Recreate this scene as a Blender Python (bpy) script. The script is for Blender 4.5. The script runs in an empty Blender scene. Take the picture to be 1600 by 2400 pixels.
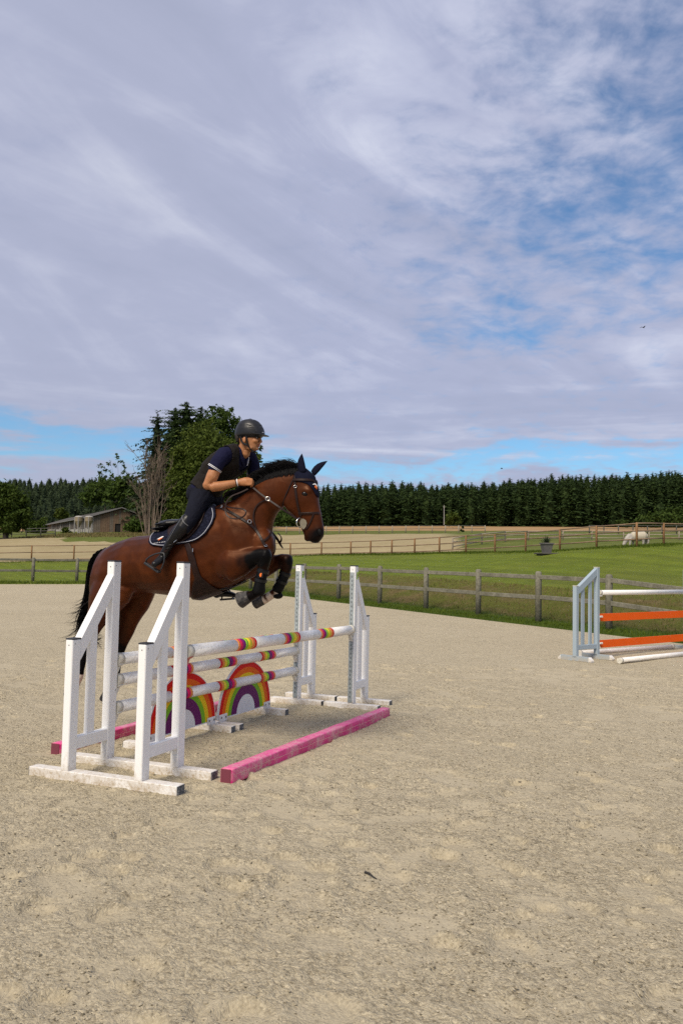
import bpy, math, random
import numpy as np
from mathutils import Vector, Matrix

scene = bpy.context.scene
COL = scene.collection
rad = math.radians

# ------------------------------------------------------------------ camera
CAM = np.array([-5.8324, -3.7527, 1.7036])
YAW, PITCH, ROLL, FPX = rad(67.677), rad(3.616), rad(1.169), 1984.08
_f = np.array([math.sin(YAW)*math.cos(PITCH), math.cos(YAW)*math.cos(PITCH), math.sin(PITCH)])
_r0 = np.array([math.cos(YAW), -math.sin(YAW), 0.0])
_u0 = np.cross(_r0, _f)
_r = math.cos(ROLL)*_r0 + math.sin(ROLL)*_u0
_u = -math.sin(ROLL)*_r0 + math.cos(ROLL)*_u0
FWD = np.array([math.sin(YAW), math.cos(YAW), 0.0])
RGT = _r0
cam_data = bpy.data.cameras.new('camera')
cam = bpy.data.objects.new('camera', cam_data)
COL.objects.link(cam)
m = Matrix(((_r[0], _u[0], -_f[0], CAM[0]), (_r[1], _u[1], -_f[1], CAM[1]), (_r[2], _u[2], -_f[2], CAM[2]), (0, 0, 0, 1)))
cam.matrix_world = m
cam_data.sensor_fit = 'VERTICAL'
cam_data.sensor_height = 36.0
cam_data.lens = FPX/2400*36.0
cam_data.clip_end = 6000
cam_data.clip_start = 0.05
scene.camera = cam

# ------------------------------------------------------------------ sun, sky, exposure
SUN_EL = rad(47)
SUN_DIR_H = -0.86*FWD - 0.50*RGT          # horizontal direction towards the sun
SUN_DIR_H = SUN_DIR_H/np.linalg.norm(SUN_DIR_H)
sun_vec = Vector((SUN_DIR_H[0]*math.cos(SUN_EL), SUN_DIR_H[1]*math.cos(SUN_EL), math.sin(SUN_EL)))
sd = bpy.data.lights.new('sun', 'SUN')
sd.energy = 3.7
sd.angle = rad(24)
sd.color = (1.0, 0.89, 0.73)
so = bpy.data.objects.new('sun', sd)
so.rotation_euler = sun_vec.to_track_quat('Z', 'Y').to_euler()
COL.objects.link(so)

world = bpy.data.worlds.new('World')
scene.world = world
world.use_nodes = True
wn, wl = world.node_tree.nodes, world.node_tree.links
for n in list(wn):
    wn.remove(n)

class NT:
    """small helper to wire math nodes"""
    def __init__(s, nodes, links):
        s.n, s.l = nodes, links
    def put(s, sock, v):
        if isinstance(v, (int, float)):
            sock.default_value = v
        elif isinstance(v, (tuple, list)):
            sock.default_value = tuple(v) if len(v) == len(sock.default_value) else tuple(v) + (1.0,)
        else:
            s.l.new(v, sock)
    def math(s, op, a, b=0.0, c=None, clamp=False):
        q = s.n.new('ShaderNodeMath'); q.operation = op; q.use_clamp = clamp
        s.put(q.inputs[0], a); s.put(q.inputs[1], b)
        if c is not None: s.put(q.inputs[2], c)
        return q.outputs[0]
    def vmath(s, op, a, b=None, scale=None):
        q = s.n.new('ShaderNodeVectorMath'); q.operation = op
        s.put(q.inputs[0], a)
        if b is not None: s.put(q.inputs[1], b)
        if scale is not None: s.put(q.inputs[3], scale)
        return q.outputs['Value'] if op in ('DOT_PRODUCT', 'LENGTH') else q.outputs[0]
    def noise(s, vec, scale, detail=4, rough=0.5, dist=0.0, out='Fac'):
        q = s.n.new('ShaderNodeTexNoise')
        if vec is not None: s.l.new(vec, q.inputs['Vector'])
        q.inputs['Scale'].default_value = scale; q.inputs['Detail'].default_value = detail
        q.inputs['Roughness'].default_value = rough; q.inputs['Distortion'].default_value = dist
        return q.outputs[out]
    def voronoi(s, vec, scale, feature='F1', out='Distance', rnd=1.0):
        q = s.n.new('ShaderNodeTexVoronoi'); q.feature = feature
        if vec is not None: s.l.new(vec, q.inputs['Vector'])
        q.inputs['Scale'].default_value = scale
        q.inputs['Randomness'].default_value = rnd
        return q.outputs[out]
    def ramp(s, fac, stops, interp='LINEAR'):
        q = s.n.new('ShaderNodeValToRGB'); q.color_ramp.interpolation = interp
        e = q.color_ramp.elements
        while len(e) < len(stops): e.new(0.5)
        for i, (p, c) in enumerate(stops):
            e[i].position = p
            e[i].color = (c, c, c, 1) if isinstance(c, (int, float)) else (*c, 1)
        s.put(q.inputs[0], fac)
        return q.outputs[0]
    def mix(s, fac, a, b, mode='MIX'):
        q = s.n.new('ShaderNodeMix'); q.data_type = 'RGBA'; q.blend_type = mode
        s.put(q.inputs[0], fac); s.put(q.inputs[6], a); s.put(q.inputs[7], b)
        return q.outputs[2]
    def comb(s, x, y, z):
        q = s.n.new('ShaderNodeCombineXYZ')
        for i, v in enumerate((x, y, z)): s.put(q.inputs[i], v)
        return q.outputs[0]
    def smooth(s, v, lo, hi):
        q = s.n.new('ShaderNodeMapRange'); q.interpolation_type = 'SMOOTHSTEP'
        s.put(q.inputs[0], v); q.inputs[1].default_value = lo; q.inputs[2].default_value = hi
        return q.outputs[0]

def build_world():
    N = NT(wn, wl)
    tc = wn.new('ShaderNodeTexCoord')
    d = tc.outputs['Generated']
    r = N.vmath('DOT_PRODUCT', d, tuple(RGT))
    f = N.vmath('DOT_PRODUCT', d, tuple(FWD))
    z = N.vmath('DOT_PRODUCT', d, (0, 0, 1))
    sky = wn.new('ShaderNodeTexSky')
    sky.sky_type = 'NISHITA'; sky.sun_disc = False
    sky.sun_elevation = SUN_EL
    sky.sun_rotation = math.atan2(SUN_DIR_H[0], SUN_DIR_H[1])
    sky.air_density = 1.0; sky.dust_density = 0.6; sky.ozone_density = 2.0
    # clouds on a flat layer overhead
    zz = N.math('MAXIMUM', z, 0.0)
    q = N.math('DIVIDE', 1.0, N.math('ADD', zz, 0.16))
    px = N.math('MULTIPLY', r, q); py = N.math('MULTIPLY', f, q)
    P = N.comb(px, py, 0.0)
    big = N.noise(P, 1.1, 3, 0.5, 0.3)
    rip = N.noise(P, 6.5, 7, 0.60, 0.35)
    cells = N.noise(P, 15.0, 5, 0.55, 0.25)
    az = N.math('ARCTAN2', r, f)
    el = N.math('ARCSINE', z)
    def gauss(a0, e0, sa, se):
        a = N.math('DIVIDE', N.math('SUBTRACT', az, rad(a0)), rad(sa))
        e = N.math('DIVIDE', N.math('SUBTRACT', el, rad(e0)), rad(se))
        s2 = N.math('ADD', N.math('MULTIPLY', a, a), N.math('MULTIPLY', e, e))
        return N.math('EXPONENT', N.math('MULTIPLY', s2, -1.0))
    # where the sheet is thin: the right-hand part of the sky breaks into small puffs
    right = N.math('ADD', N.math('MULTIPLY', gauss(25, 25.5, 17, 9.0), 0.53), N.math('MULTIPLY', gauss(13, 20.5, 9, 4.5), 0.22))
    right = N.math('ADD', right, N.math('MULTIPLY', gauss(9.8, 15.6, 3.6, 1.3), 0.50))
    right = N.math('ADD', right, N.math('MULTIPLY', gauss(24, 33, 10, 3.5), 0.30))
    wob = N.math('MULTIPLY', N.math('SUBTRACT', N.noise(N.comb(N.math('MULTIPLY', az, 4.5), N.math('MULTIPLY', el, 22.0), 1.3), 1.0, 5, 0.6, 0.5), 0.5), 0.21)
    e = N.math('DIVIDE', N.math('SUBTRACT', N.math('ADD', el, wob), rad(6.9)), rad(1.55))
    band = N.math('EXPONENT', N.math('MULTIPLY', N.math('MULTIPLY', e, e), -1.0))
    thin = N.math('ADD', right, N.math('MULTIPLY', band, 0.80))
    var = N.math('ADD', N.math('MULTIPLY', N.math('SUBTRACT', rip, 0.5), 1.0), N.math('MULTIPLY', N.math('SUBTRACT', cells, 0.5), 0.75))
    var = N.math('MULTIPLY', var, N.math('ADD', 0.55, N.math('MULTIPLY', N.smooth(az, rad(-14), rad(12)), 0.75)))
    cov = N.math('ADD', N.math('ADD', var, 0.97), N.math('MULTIPLY', N.math('SUBTRACT', big, 0.5), 0.35))
    cov = N.math('SUBTRACT', cov, thin)
    mask = N.smooth(cov, 0.0, 0.92)
    # shading inside the sheet: soft veils and long streaks
    Pst = N.comb(N.math('MULTIPLY', az, 2.4), N.math('ADD', N.math('MULTIPLY', el, 8.0), N.math('MULTIPLY', az, 3.2)), 0.4)
    st = N.noise(Pst, 1.1, 5, 0.52, 1.0)
    Plow = N.comb(N.math('MULTIPLY', az, 2.6), N.math('MULTIPLY', el, 30.0), 2.2)
    st3 = N.noise(Plow, 1.0, 5, 0.55, 0.9)
    lowk = N.smooth(el, rad(14), rad(9))
    sh = N.math('ADD', N.math('MULTIPLY', st, N.math('SUBTRACT', 1.0, lowk)), N.math('MULTIPLY', st3, lowk))
    sh = N.math('ADD', N.math('MULTIPLY', sh, 0.75), N.math('MULTIPLY', rip, 0.25))
    ccol = N.ramp(sh, [(0.28, (3.70, 4.00, 5.30)), (0.50, (4.50, 4.75, 6.15)), (0.60, (5.60, 5.80, 7.05)), (0.72, (7.3, 7.45, 8.3))])
    ccol = N.mix(N.math('MULTIPLY', lowk, 0.30), ccol, (3.9, 4.2, 5.45))
    # the open left part of the sheet is thicker and a little warmer
    ccol = N.mix(N.math('MULTIPLY', N.smooth(az, rad(6), rad(-16)), 0.45), ccol, (4.45, 4.60, 5.65))
    ccol = N.mix(1.0, ccol, (0.935, 0.955, 1.0), 'MULTIPLY')
    skyc = N.mix(1.0, sky.outputs[0], (1.0, 1.0, 1.0), 'MULTIPLY')
    skyc = N.mix(1.0, skyc, (0.70, 1.0, 1.20), 'MULTIPLY')
    colr = N.mix(N.math('MULTIPLY', mask, 0.97), skyc, ccol)
    bg = wn.new('ShaderNodeBackground')
    wl.new(colr, bg.inputs[0]); bg.inputs[1].default_value = 0.10
    out = wn.new('ShaderNodeOutputWorld')
    wl.new(bg.outputs[0], out.inputs[0])
build_world()

scene.view_settings.view_transform = 'Standard'
scene.view_settings.look = 'None'
scene.view_settings.exposure = 0.08
scene.view_settings.gamma = 1.0
scene.view_settings.use_curve_mapping = False
scene.cycles.use_denoising = False

# ------------------------------------------------------------------ geometry helpers
def ray(px, py):
    v = _r*((px-800)/FPX) + _u*((1200-py)/FPX) + _f
    return v
def at_depth(px, py, d):
    """the point seen at a photo position, d metres ahead of the camera (level distance)"""
    v = ray(px, py)
    return CAM + v*(d/np.dot(v, FWD))
def at_x(px, py, X):
    v = ray(px, py)
    return CAM + v*((X-CAM[0])/v[0])
def at_z(px, py, Z):
    v = ray(px, py)
    return CAM + v*((Z-CAM[2])/v[2])
def ud(x, y):
    return ((x-CAM[0])*RGT[0]+(y-CAM[1])*RGT[1], (x-CAM[0])*FWD[0]+(y-CAM[1])*FWD[1])
def xy(u, d):
    return CAM[0]+u*RGT[0]+d*FWD[0], CAM[1]+u*RGT[1]+d*FWD[1]

class MB:
    def __init__(s):
        s.v, s.f, s.m = [], [], []
    def add(s, verts, faces, mi=0):
        o = len(s.v)
        s.v.extend([tuple(map(float, p)) for p in verts])
        for fc in faces:
            s.f.append(tuple(i+o for i in fc)); s.m.append(mi)
    def box(s, c, size, R=None, mi=0, bevel=0.0):
        c = np.array(c, float); hx, hy, hz = [q/2 for q in size]
        if bevel <= 0:
            vs = [(sx*hx, sy*hy, sz*hz) for sx in (-1, 1) for sy in (-1, 1) for sz in (-1, 1)]
            fs = [(0, 1, 3, 2), (4, 6, 7, 5), (0, 4, 5, 1), (2, 3, 7, 6), (0, 2, 6, 4), (1, 5, 7, 3)]
        else:
            b = min(bevel, hx*.9, hy*.9, hz*.9)
            vs = []; idx = {}
            for sx in (-1, 1):
                for sy in (-1, 1):
                    for sz in (-1, 1):
                        for ax in range(3):
                            p = [sx*(hx-b), sy*(hy-b), sz*(hz-b)]
                            p[ax] = (sx*hx, sy*hy, sz*hz)[ax]
                            idx[(sx, sy, sz, ax)] = len(vs); vs.append(tuple(p))
            fs = []
            for ax in range(3):
                a1, a2 = (ax+1) % 3, (ax+2) % 3
                for sg in (-1, 1):
                    q = []
                    for (i, j) in ((-1, -1), (1, -1), (1, 1), (-1, 1)):
                        t = [0, 0, 0]; t[ax] = sg; t[a1] = i; t[a2] = j
                        q.append(idx[(*t, ax)])
                    fs.append(tuple(q) if sg > 0 else tuple(q[::-1]))
            for ax in range(3):      # edges
                a1, a2 = (ax+1) % 3, (ax+2) % 3
                for i in (-1, 1):
                    for j in (-1, 1):
                        t0 = [0, 0, 0]; t1 = [0, 0, 0]
                        t0[ax] = -1; t1[ax] = 1
                        for t in (t0, t1): t[a1] = i; t[a2] = j
                        q = (idx[(*t0, a1)], idx[(*t1, a1)], idx[(*t1, a2)], idx[(*t0, a2)])
                        fs.append(q if i*j > 0 else q[::-1])
            for sx in (-1, 1):
                for sy in (-1, 1):
                    for sz in (-1, 1):
                        q = tuple(idx[(sx, sy, sz, a)] for a in range(3))
                        fs.append(q if sx*sy*sz > 0 else q[::-1])
        vs = np.array(vs)
        if R is not None: vs = vs @ np.array(R).T
        s.add(vs + c, fs, mi)
    def beam(s, a, b, w, h, up=(0, 0, 1), mi=0, bevel=0.0):
        """box from a to b; w across, h along up"""
        a, b = np.array(a, float), np.array(b, float)
        x = b-a; L = np.linalg.norm(x); x /= L
        up = np.array(up, float); y = np.cross(up, x)
        if np.linalg.norm(y) < 1e-6: y = np.cross((1, 0, 0), x)
        y /= np.linalg.norm(y); z = np.cross(x, y)
        s.box((a+b)/2, (L, w, h), np.stack([x, y, z], 1), mi, bevel)
    def tube(s, pts, radii, n=8, mi=0, caps=True, flat=None, up=(0, 0, 1)):
        """tube along pts; flat = factor on the second axis"""
        pts = np.array(pts, float); K = len(pts)
        if np.isscalar(radii): radii = [radii]*K
        rings = []
        prev = None
        for i in range(K):
            t = pts[min(i+1, K-1)]-pts[max(i-1, 0)]; t /= (np.linalg.norm(t)+1e-12)
            if prev is None:
                a = np.cross(np.array(up, float), t)
                if np.linalg.norm(a) < 1e-3: a = np.cross((1, 0, 0), t)
            else:
                a = prev - t*np.dot(prev, t)
            a /= np.linalg.norm(a); prev = a
            b = np.cross(t, a)
            r = radii[i]; r2 = r*(flat if flat else 1.0)
            rings.append([pts[i]+a*r*math.cos(2*math.pi*k/n)+b*r2*math.sin(2*math.pi*k/n) for k in range(n)])
        s.loft(rings, mi, caps)
    def loft(s, rings, mi=0, caps=True, closed=True):
        K, n = len(rings), len(rings[0])
        vs = [p for rg in rings for p in rg]
        fs = []
        for i in range(K-1):
            for k in range(n if closed else n-1):
                k2 = (k+1) % n
                fs.append((i*n+k, i*n+k2, (i+1)*n+k2, (i+1)*n+k))
        if caps and closed:
            fs.append(tuple(range(n-1, -1, -1))); fs.append(tuple((K-1)*n+k for k in range(n)))
        s.add(vs, fs, mi)
    def ellipsoid(s, c, rx, ry, rz, R=None, nu=12, nv=8, mi=0):
        rings = []
        for i in range(nv+1):
            th = math.pi*i/nv
            th = min(max(th, 1e-3), math.pi-1e-3)
            ring = np.array([(rx*math.sin(th)*math.cos(2*math.pi*k/nu), ry*math.sin(th)*math.sin(2*math.pi*k/nu), -rz*math.cos(th)) for k in range(nu)])
            if R is not None: ring = ring @ np.array(R).T
            rings.append(ring+np.array(c))
        s.loft(rings, mi)
    def prism(s, poly, axis, th, mi=0):
        """poly: 3d points (planar, ccw seen from +axis); extruded both ways by th/2 along axis"""
        poly = np.array(poly, float); a = np.array(axis, float); a /= np.linalg.norm(a)
        n = len(poly)
        vs = list(poly+a*th/2)+list(poly-a*th/2)
        fs = [tuple(range(n)), tuple(range(2*n-1, n-1, -1))]
        for i in range(n):
            j = (i+1) % n
            fs.append((i, i+n, j+n, j))
        s.add(vs, fs, mi)
    def mesh(s, name, mats, smooth=False):
        me = bpy.data.meshes.new(name)
        me.from_pydata(s.v, [], s.f)
        for mt in (mats if isinstance(mats, (list, tuple)) else [mats]): me.materials.append(mt)
        if isinstance(mats, (list, tuple)) and len(mats) > 1:
            me.polygons.foreach_set('material_index', s.m)
        if smooth: me.polygons.foreach_set('use_smooth', [True]*len(s.f))
        me.update()
        return me
    def build(s, name, mats, parent=None, smooth=False, **tags):
        me = s.mesh(name, mats, smooth)
        return link(name, me, parent, **tags)

def link(name, me, parent=None, **tags):
    o = bpy.data.objects.new(name, me)
    COL.objects.link(o)
    if parent is not None:
        o.parent = parent
        if me is not None and me.users == 1 and not tags.get('_local'):
            me.transform(Matrix.Translation(-world_loc(parent)))
    tags.pop('_local', None)
    for k, v in tags.items():
        if v is not None: o[k] = v
    return o
def world_loc(o):
    p = Vector(o.location)
    while o.parent is not None:
        o = o.parent; p += Vector(o.location)
    return p
def thing(name, loc, label, category, group=None):
    o = bpy.data.objects.new(name, None)
    o.empty_display_size = 0.2
    COL.objects.link(o)
    o.location = loc
    o['label'] = label; o['category'] = category
    if group: o['group'] = group
    return o
def tag(o, label=None, category=None, group=None, kind=None):
    for k, v in (('label', label), ('category', category), ('group', group), ('kind', kind)):
        if v: o[k] = v
    return o
def copy_tree(o, parent=None):
    c = o.copy(); COL.objects.link(c); c.parent = parent
    for ch in list(o.children): copy_tree(ch, c)
    return c

def smoothstep(a, b, x):
    t = np.clip((np.asarray(x, float)-a)/(b-a), 0, 1)
    return t*t*(3-2*t)

# numpy value noise
def vnoise(x, y, seed=0):
    xi, yi = np.floor(x).astype(np.int64), np.floor(y).astype(np.int64)
    fx, fy = x-xi, y-yi
    fx = fx*fx*(3-2*fx); fy = fy*fy*(3-2*fy)
    def h(a, b):
        n = (a*374761393 + b*668265263 + seed*974711) & 0x7fffffff
        n = ((n ^ (n >> 13))*1274126177) & 0x7fffffff
        n = n ^ (n >> 16)
        return (n % 65536)/65535.0
    return (h(xi, yi)*(1-fx)+h(xi+1, yi)*fx)*(1-fy)+(h(xi, yi+1)*(1-fx)+h(xi+1, yi+1)*fx)*fy
def fbm(x, y, oct=4, seed=0, rough=0.5):
    s = 0; a = 1; t = 0
    for k in range(oct):
        s = s+a*vnoise(x*2**k, y*2**k, seed+k*17); t += a; a *= rough
    return s/t

# ------------------------------------------------------------------ materials
def material(name, fn=None, color=(.5, .5, .5), rough=0.6, metal=0.0, spec=0.5, var=0.0, vscale=8.0, bump=0.0, bscale=40.0, coord='Object', sheen=0.0, coat=0.0):
    mt = bpy.data.materials.new(name)
    mt.use_nodes = True
    nt = mt.node_tree; b = nt.nodes['Principled BSDF']
    b.inputs['Roughness'].default_value = rough
    b.inputs['Metallic'].default_value = metal
    b.inputs['Specular IOR Level'].default_value = spec
    if sheen: b.inputs['Sheen Weight'].default_value = sheen
    if coat: b.inputs['Coat Weight'].default_value = coat
    b.inputs['Base Color'].default_value = (*color, 1)
    N = NT(nt.nodes, nt.links)
    tc = nt.nodes.new('ShaderNodeTexCoord').outputs[coord]
    if var > 0:
        f = N.noise(tc, vscale, 5, 0.6)
        c = N.ramp(f, [(0.3, tuple(q*(1-var) for q in color)), (0.7, tuple(min(1, q*(1+var)) for q in color))])
        nt.links.new(c, b.inputs['Base Color'])
    if fn is not None: fn(N, tc, b, nt)
    if bump > 0:
        bp = nt.nodes.new('ShaderNodeBump'); bp.inputs['Strength'].default_value = bump
        bp.inputs['Distance'].default_value = 0.01
        nt.links.new(N.noise(tc, bscale, 5, 0.6), bp.inputs['Height'])
        nt.links.new(bp.outputs[0], b.inputs['Normal'])
    return mt
def geo_pos(N):
    return N.n.new('ShaderNodeNewGeometry').outputs['Position']
def set_bump(N, b, nt, h, strength=0.5, dist=0.01):
    bp = nt.nodes.new('ShaderNodeBump'); bp.inputs['Strength'].default_value = strength
    bp.inputs['Distance'].default_value = dist
    nt.links.new(h, bp.inputs['Height']); nt.links.new(bp.outputs[0], b.inputs['Normal'])
# ------------------------------------------------------------------ terrain
E1 = np.array([0.866, 0.5]); E2 = np.array([-0.5, 0.866])      # arena axes in (right, ahead) metres
P_R, Q_F = 16.55, 46.3                                          # edges of the sand
def h_arena(d):
    t = np.maximum(0, np.asarray(d, float)-11.0)
    return 0.0136*t*t/(t+4.0)
_ctrl = []
for (px, py, d) in [
        # bank top and lawn
        (1600, 1400, 25.5), (1263, 1390, 29), (1001, 1372, 33), (800, 1358, 38), (700, 1350, 42),
        (1600, 1335, 36), (1263, 1345, 38), (1001, 1340, 44), (800, 1332, 50), (690, 1328, 54),
        # foot of the brown rail fence
        (0, 1319, 68), (173, 1317, 68), (400, 1312, 70), (680, 1306, 69), (821, 1302, 66), (971, 1299, 62), (1091, 1297, 58), (1159, 1297, 56),
        (1231, 1296, 53), (1311, 1293, 50), (1397, 1287, 47), (1491, 1282, 44), (1600, 1279, 45), (1700, 1277, 46),
        (0, 1350, 52), (185, 1350, 53), (300, 1347, 54), (0, 1335, 60), (300, 1332, 60),
        # fields behind
        (0, 1268, 110), (250, 1265, 110), (640, 1262, 110), (800, 1258, 105), (1000, 1268, 78), (1200, 1280, 66), (1600, 1279, 64),
        (1480, 1283, 52), (1480, 1283.5, 60), (1530, 1282.5, 60), (1480, 1280, 66), (1200, 1262, 85), (1480, 1266, 85), (1600, 1262, 85),
        (0, 1250, 150), (200, 1248, 155), (400, 1246, 160), (640, 1246, 150), (900, 1246, 150), (1200, 1246, 150), (1600, 1246, 150),
        (640, 1233, 300), (900, 1232, 300), (1200, 1234, 300), (1600, 1236, 300), (300, 1236, 270), (60, 1236, 270), (-300, 1240, 270), (2000, 1236, 300),
        (0, 1176, 430), (200, 1168, 430), (400, 1172, 430), (640, 1222, 430), (900, 1226, 430), (1200, 1226, 430), (1600, 1226, 430), (-400, 1176, 430), (2100, 1226, 430),
        (-300, 1300, 100), (2000, 1290, 60), (2200, 1260, 100)]:
    p = at_depth(px, py, d); u, dd = ud(p[0], p[1]); _ctrl.append((u, dd, p[2]))
for (u, d, z) in [(-60, -20, 0), (60, -20, 3), (0, -60, 0), (-60, 30, .4), (40, 12, 2.2), (60, 30, 4), (-80, 80, 1.6), (90, 60, 6), (-160, 150, 6), (160, 150, 10), (-300, 300, 18), (300, 300, 22), (-500, 700, 70), (0, 700, 36), (500, 700, 36), (-300, -200, 0), (300, -200, 4)]:
    _ctrl.append((u, d, z))
_ctrl = np.array(_ctrl)
def _warp(u, d):
    return np.asarray(u, float), np.asarray(d, float)
def _k(r2):
    return np.sqrt(r2+4.0)
_A = np.sqrt(((_ctrl[:, None, :2]-_ctrl[None, :, :2])**2).sum(2)+4.0) - 0.35*np.eye(len(_ctrl))
_n = len(_ctrl)
_B = np.zeros((_n+1, _n+1)); _B[:_n, :_n] = _A; _B[_n, :_n] = 1; _B[:_n, _n] = 1
_w = np.linalg.solve(_B, np.append(_ctrl[:, 2], 0))
def h_field(u, d):
    u, d = np.asarray(u, float), np.asarray(d, float)
    sh = u.shape; uu, dd = u.ravel(), d.ravel()
    out = np.full(uu.shape, _w[_n])
    for i in range(_n):
        out += _w[i]*np.sqrt((uu-_ctrl[i, 0])**2+(dd-_ctrl[i, 1])**2+4.0)
    return out.reshape(sh)
def pq(u, d):
    return u*E1[0]+d*E1[1], u*E2[0]+d*E2[1]
def height(u, d):
    u, d = np.asarray(u, float), np.asarray(d, float)
    p, q = pq(u, d)
    sr = np.maximum(p-P_R, 0); sf = np.maximum(q-Q_F, 0)
    w = np.maximum(smoothstep(0.9, 4.2, sr), smoothstep(1.0, 9.0, sf))
    out = np.where(np.maximum(sr, sf) > 0, 1.0, 0.0)
    dcl = np.minimum(d, 52)
    return h_arena(dcl)*(1-w)+w*h_field(u, d) + out*smoothstep(0, 0.5, np.maximum(sr, sf))*0.05
def H1(u, d):
    return float(height(np.array([u]), np.array([d]))[0])
def ground_at(u, d):
    x, y = xy(u, d); return np.array([x, y, H1(u, d)])

# --- materials of the ground
def sand_fn(N, tc, b, nt):
    P = geo_pos(N)
    n1 = N.noise(P, 0.35, 4, 0.6)
    n2 = N.noise(P, 2.6, 5, 0.65, 0.3)
    grain = N.noise(P, 95.0, 4, 0.8)
    warp = N.vmath('ADD', P, N.vmath('SCALE', N.noise(P, 30.0, 2, 0.5, out='Color'), None, 0.03))
    gr1 = nt.nodes.new('ShaderNodeTexVoronoi'); gr1.inputs['Scale'].default_value = 72.0; nt.links.new(warp, gr1.inputs['Vector'])
    gr2 = nt.nodes.new('ShaderNodeTexVoronoi'); gr2.inputs['Scale'].default_value = 33.0; nt.links.new(warp, gr2.inputs['Vector'])
    def tone(q):
        sp = nt.nodes.new('ShaderNodeSeparateColor'); nt.links.new(q.outputs['Color'], sp.inputs[0]); return sp.outputs[0]
    # how churned the surface is here: loose crumbs, or trodden smooth
    churn = N.ramp(n2, [(0.36, 1.0), (0.55, 0.70), (0.66, 0.22)])
    pa = nt.nodes.new('ShaderNodeAttribute'); pa.attribute_name = 'press'
    pr = N.math('ADD', pa.outputs['Fac'], N.math('MULTIPLY', N.math('SUBTRACT', N.noise(P, 14.0, 4, 0.65), 0.5), N.math('MULTIPLY', pa.outputs['Fac'], 1.2)), clamp=True)
    churn = N.math('MULTIPLY', churn, N.math('SUBTRACT', 1.0, N.math('MULTIPLY', pr, 0.92)))
    base = N.ramp(n1, [(0.32, (0.495, 0.428, 0.300)), (0.68, (0.535, 0.466, 0.332))])
    t1 = N.ramp(tone(gr1), [(0.0, (0.70, 0.69, 0.67)), (0.20, (0.95, .95, .94)), (0.78, (1.04, 1.04, 1.03)), (1.0, (1.24, 1.24, 1.22))])
    t2 = N.ramp(tone(gr2), [(0.0, (0.74, 0.73, 0.71)), (0.2, (0.95, .95, .94)), (0.8, (1.03, 1.03, 1.02)), (1.0, (1.15, 1.15, 1.14))])
    gap = N.ramp(gr1.outputs['Distance'], [(0.48, (1, 1, 1)), (0.80, (0.74, 0.72, 0.70))])  # shade between the granules, put into the colour
    g = N.mix(1.0, N.mix(1.0, t1, t2, 'MULTIPLY'), gap, 'MULTIPLY')
    base = N.mix(N.math('ADD', 0.20, N.math('MULTIPLY', churn, 0.75)), base, g, 'MULTIPLY')
    sm_ = N.math('SUBTRACT', 1.0, churn)
    base = N.mix(N.math('MULTIPLY', sm_, 0.62), base, (0.67, 0.67, 0.66), 'MULTIPLY')
    # shade among clods and dark organic bits, put into the colour, small and larger
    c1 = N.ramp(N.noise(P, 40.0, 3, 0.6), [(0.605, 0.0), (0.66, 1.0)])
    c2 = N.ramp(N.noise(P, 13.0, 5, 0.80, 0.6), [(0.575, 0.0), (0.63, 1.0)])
    shade_and_bits = N.math('MAXIMUM', N.math('MULTIPLY', c1, 0.55), N.math('MULTIPLY', c2, 0.50))
    base = N.mix(N.math('MULTIPLY', shade_and_bits, churn), base, (0.150, 0.120, 0.074))
    nt.links.new(base, b.inputs['Base Color'])
    mid = N.noise(P, 42.0, 5, 0.75); big = N.noise(P, 16.0, 4, 0.65)
    h = N.math('ADD', N.math('MULTIPLY', grain, 0.6), N.math('MULTIPLY', mid, 1.2))
    h = N.math('ADD', h, N.math('MULTIPLY', big, 0.7))
    h = N.math('SUBTRACT', h, N.math('ADD', N.math('MULTIPLY', gr1.outputs['Distance'], 0.55), N.math('MULTIPLY', gr2.outputs['Distance'], 0.7)))
    h = N.math('MULTIPLY', h, N.math('ADD', 0.15, N.math('MULTIPLY', churn, 0.85)))
    set_bump(N, b, nt, h, 0.72, 0.028)
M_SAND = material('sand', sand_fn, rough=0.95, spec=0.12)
def lawn_fn(N, tc, b, nt):
    P = geo_pos(N)
    # mown stripes run parallel to the arena fence
    ax = (RGT*0.866*0+FWD*0).tolist()
    n1 = N.noise(P, 0.12, 4, 0.6, 0.6); n2 = N.noise(P, 0.9, 5, 0.65); n3 = N.noise(P, 14.0, 4, 0.7)
    dirv = RGT*E2[0]+FWD*E2[1]; dv2 = RGT*E1[0]+FWD*E1[1]
    s1 = N.vmath('DOT_PRODUCT', P, tuple(dirv)); s2 = N.vmath('DOT_PRODUCT', P, tuple(dv2))
    st = N.noise(N.comb(N.math('MULTIPLY', s1, 0.10), N.math('MULTIPLY', s2, 1.1), 0), 1.0, 3, 0.5)
    c = N.ramp(n2, [(0.25, (0.122, 0.158, 0.011)), (0.5, (0.170, 0.222, 0.018)), (0.75, (0.225, 0.265, 0.028))])
    c = N.mix(N.ramp(n1, [(0.45, 0.0), (0.72, 0.6)]), c, (0.200, 0.190, 0.042))
    c = N.mix(N.ramp(st, [(0.40, 0.0), (0.62, 0.55)]), c, (0.100, 0.130, 0.013))
    c = N.mix(N.ramp(n3, [(0.3, 0.45), (0.6, 0.0)]), c, (0.070, 0.096, 0.008))
    nt.links.new(c, b.inputs['Base Color'])
    set_bump(N, b, nt, N.math('ADD', n3, N.noise(P, 60, 3, 0.6)), 0.9, 0.06)
M_LAWN = material('lawn', lawn_fn, rough=0.9, spec=0.15)
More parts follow.
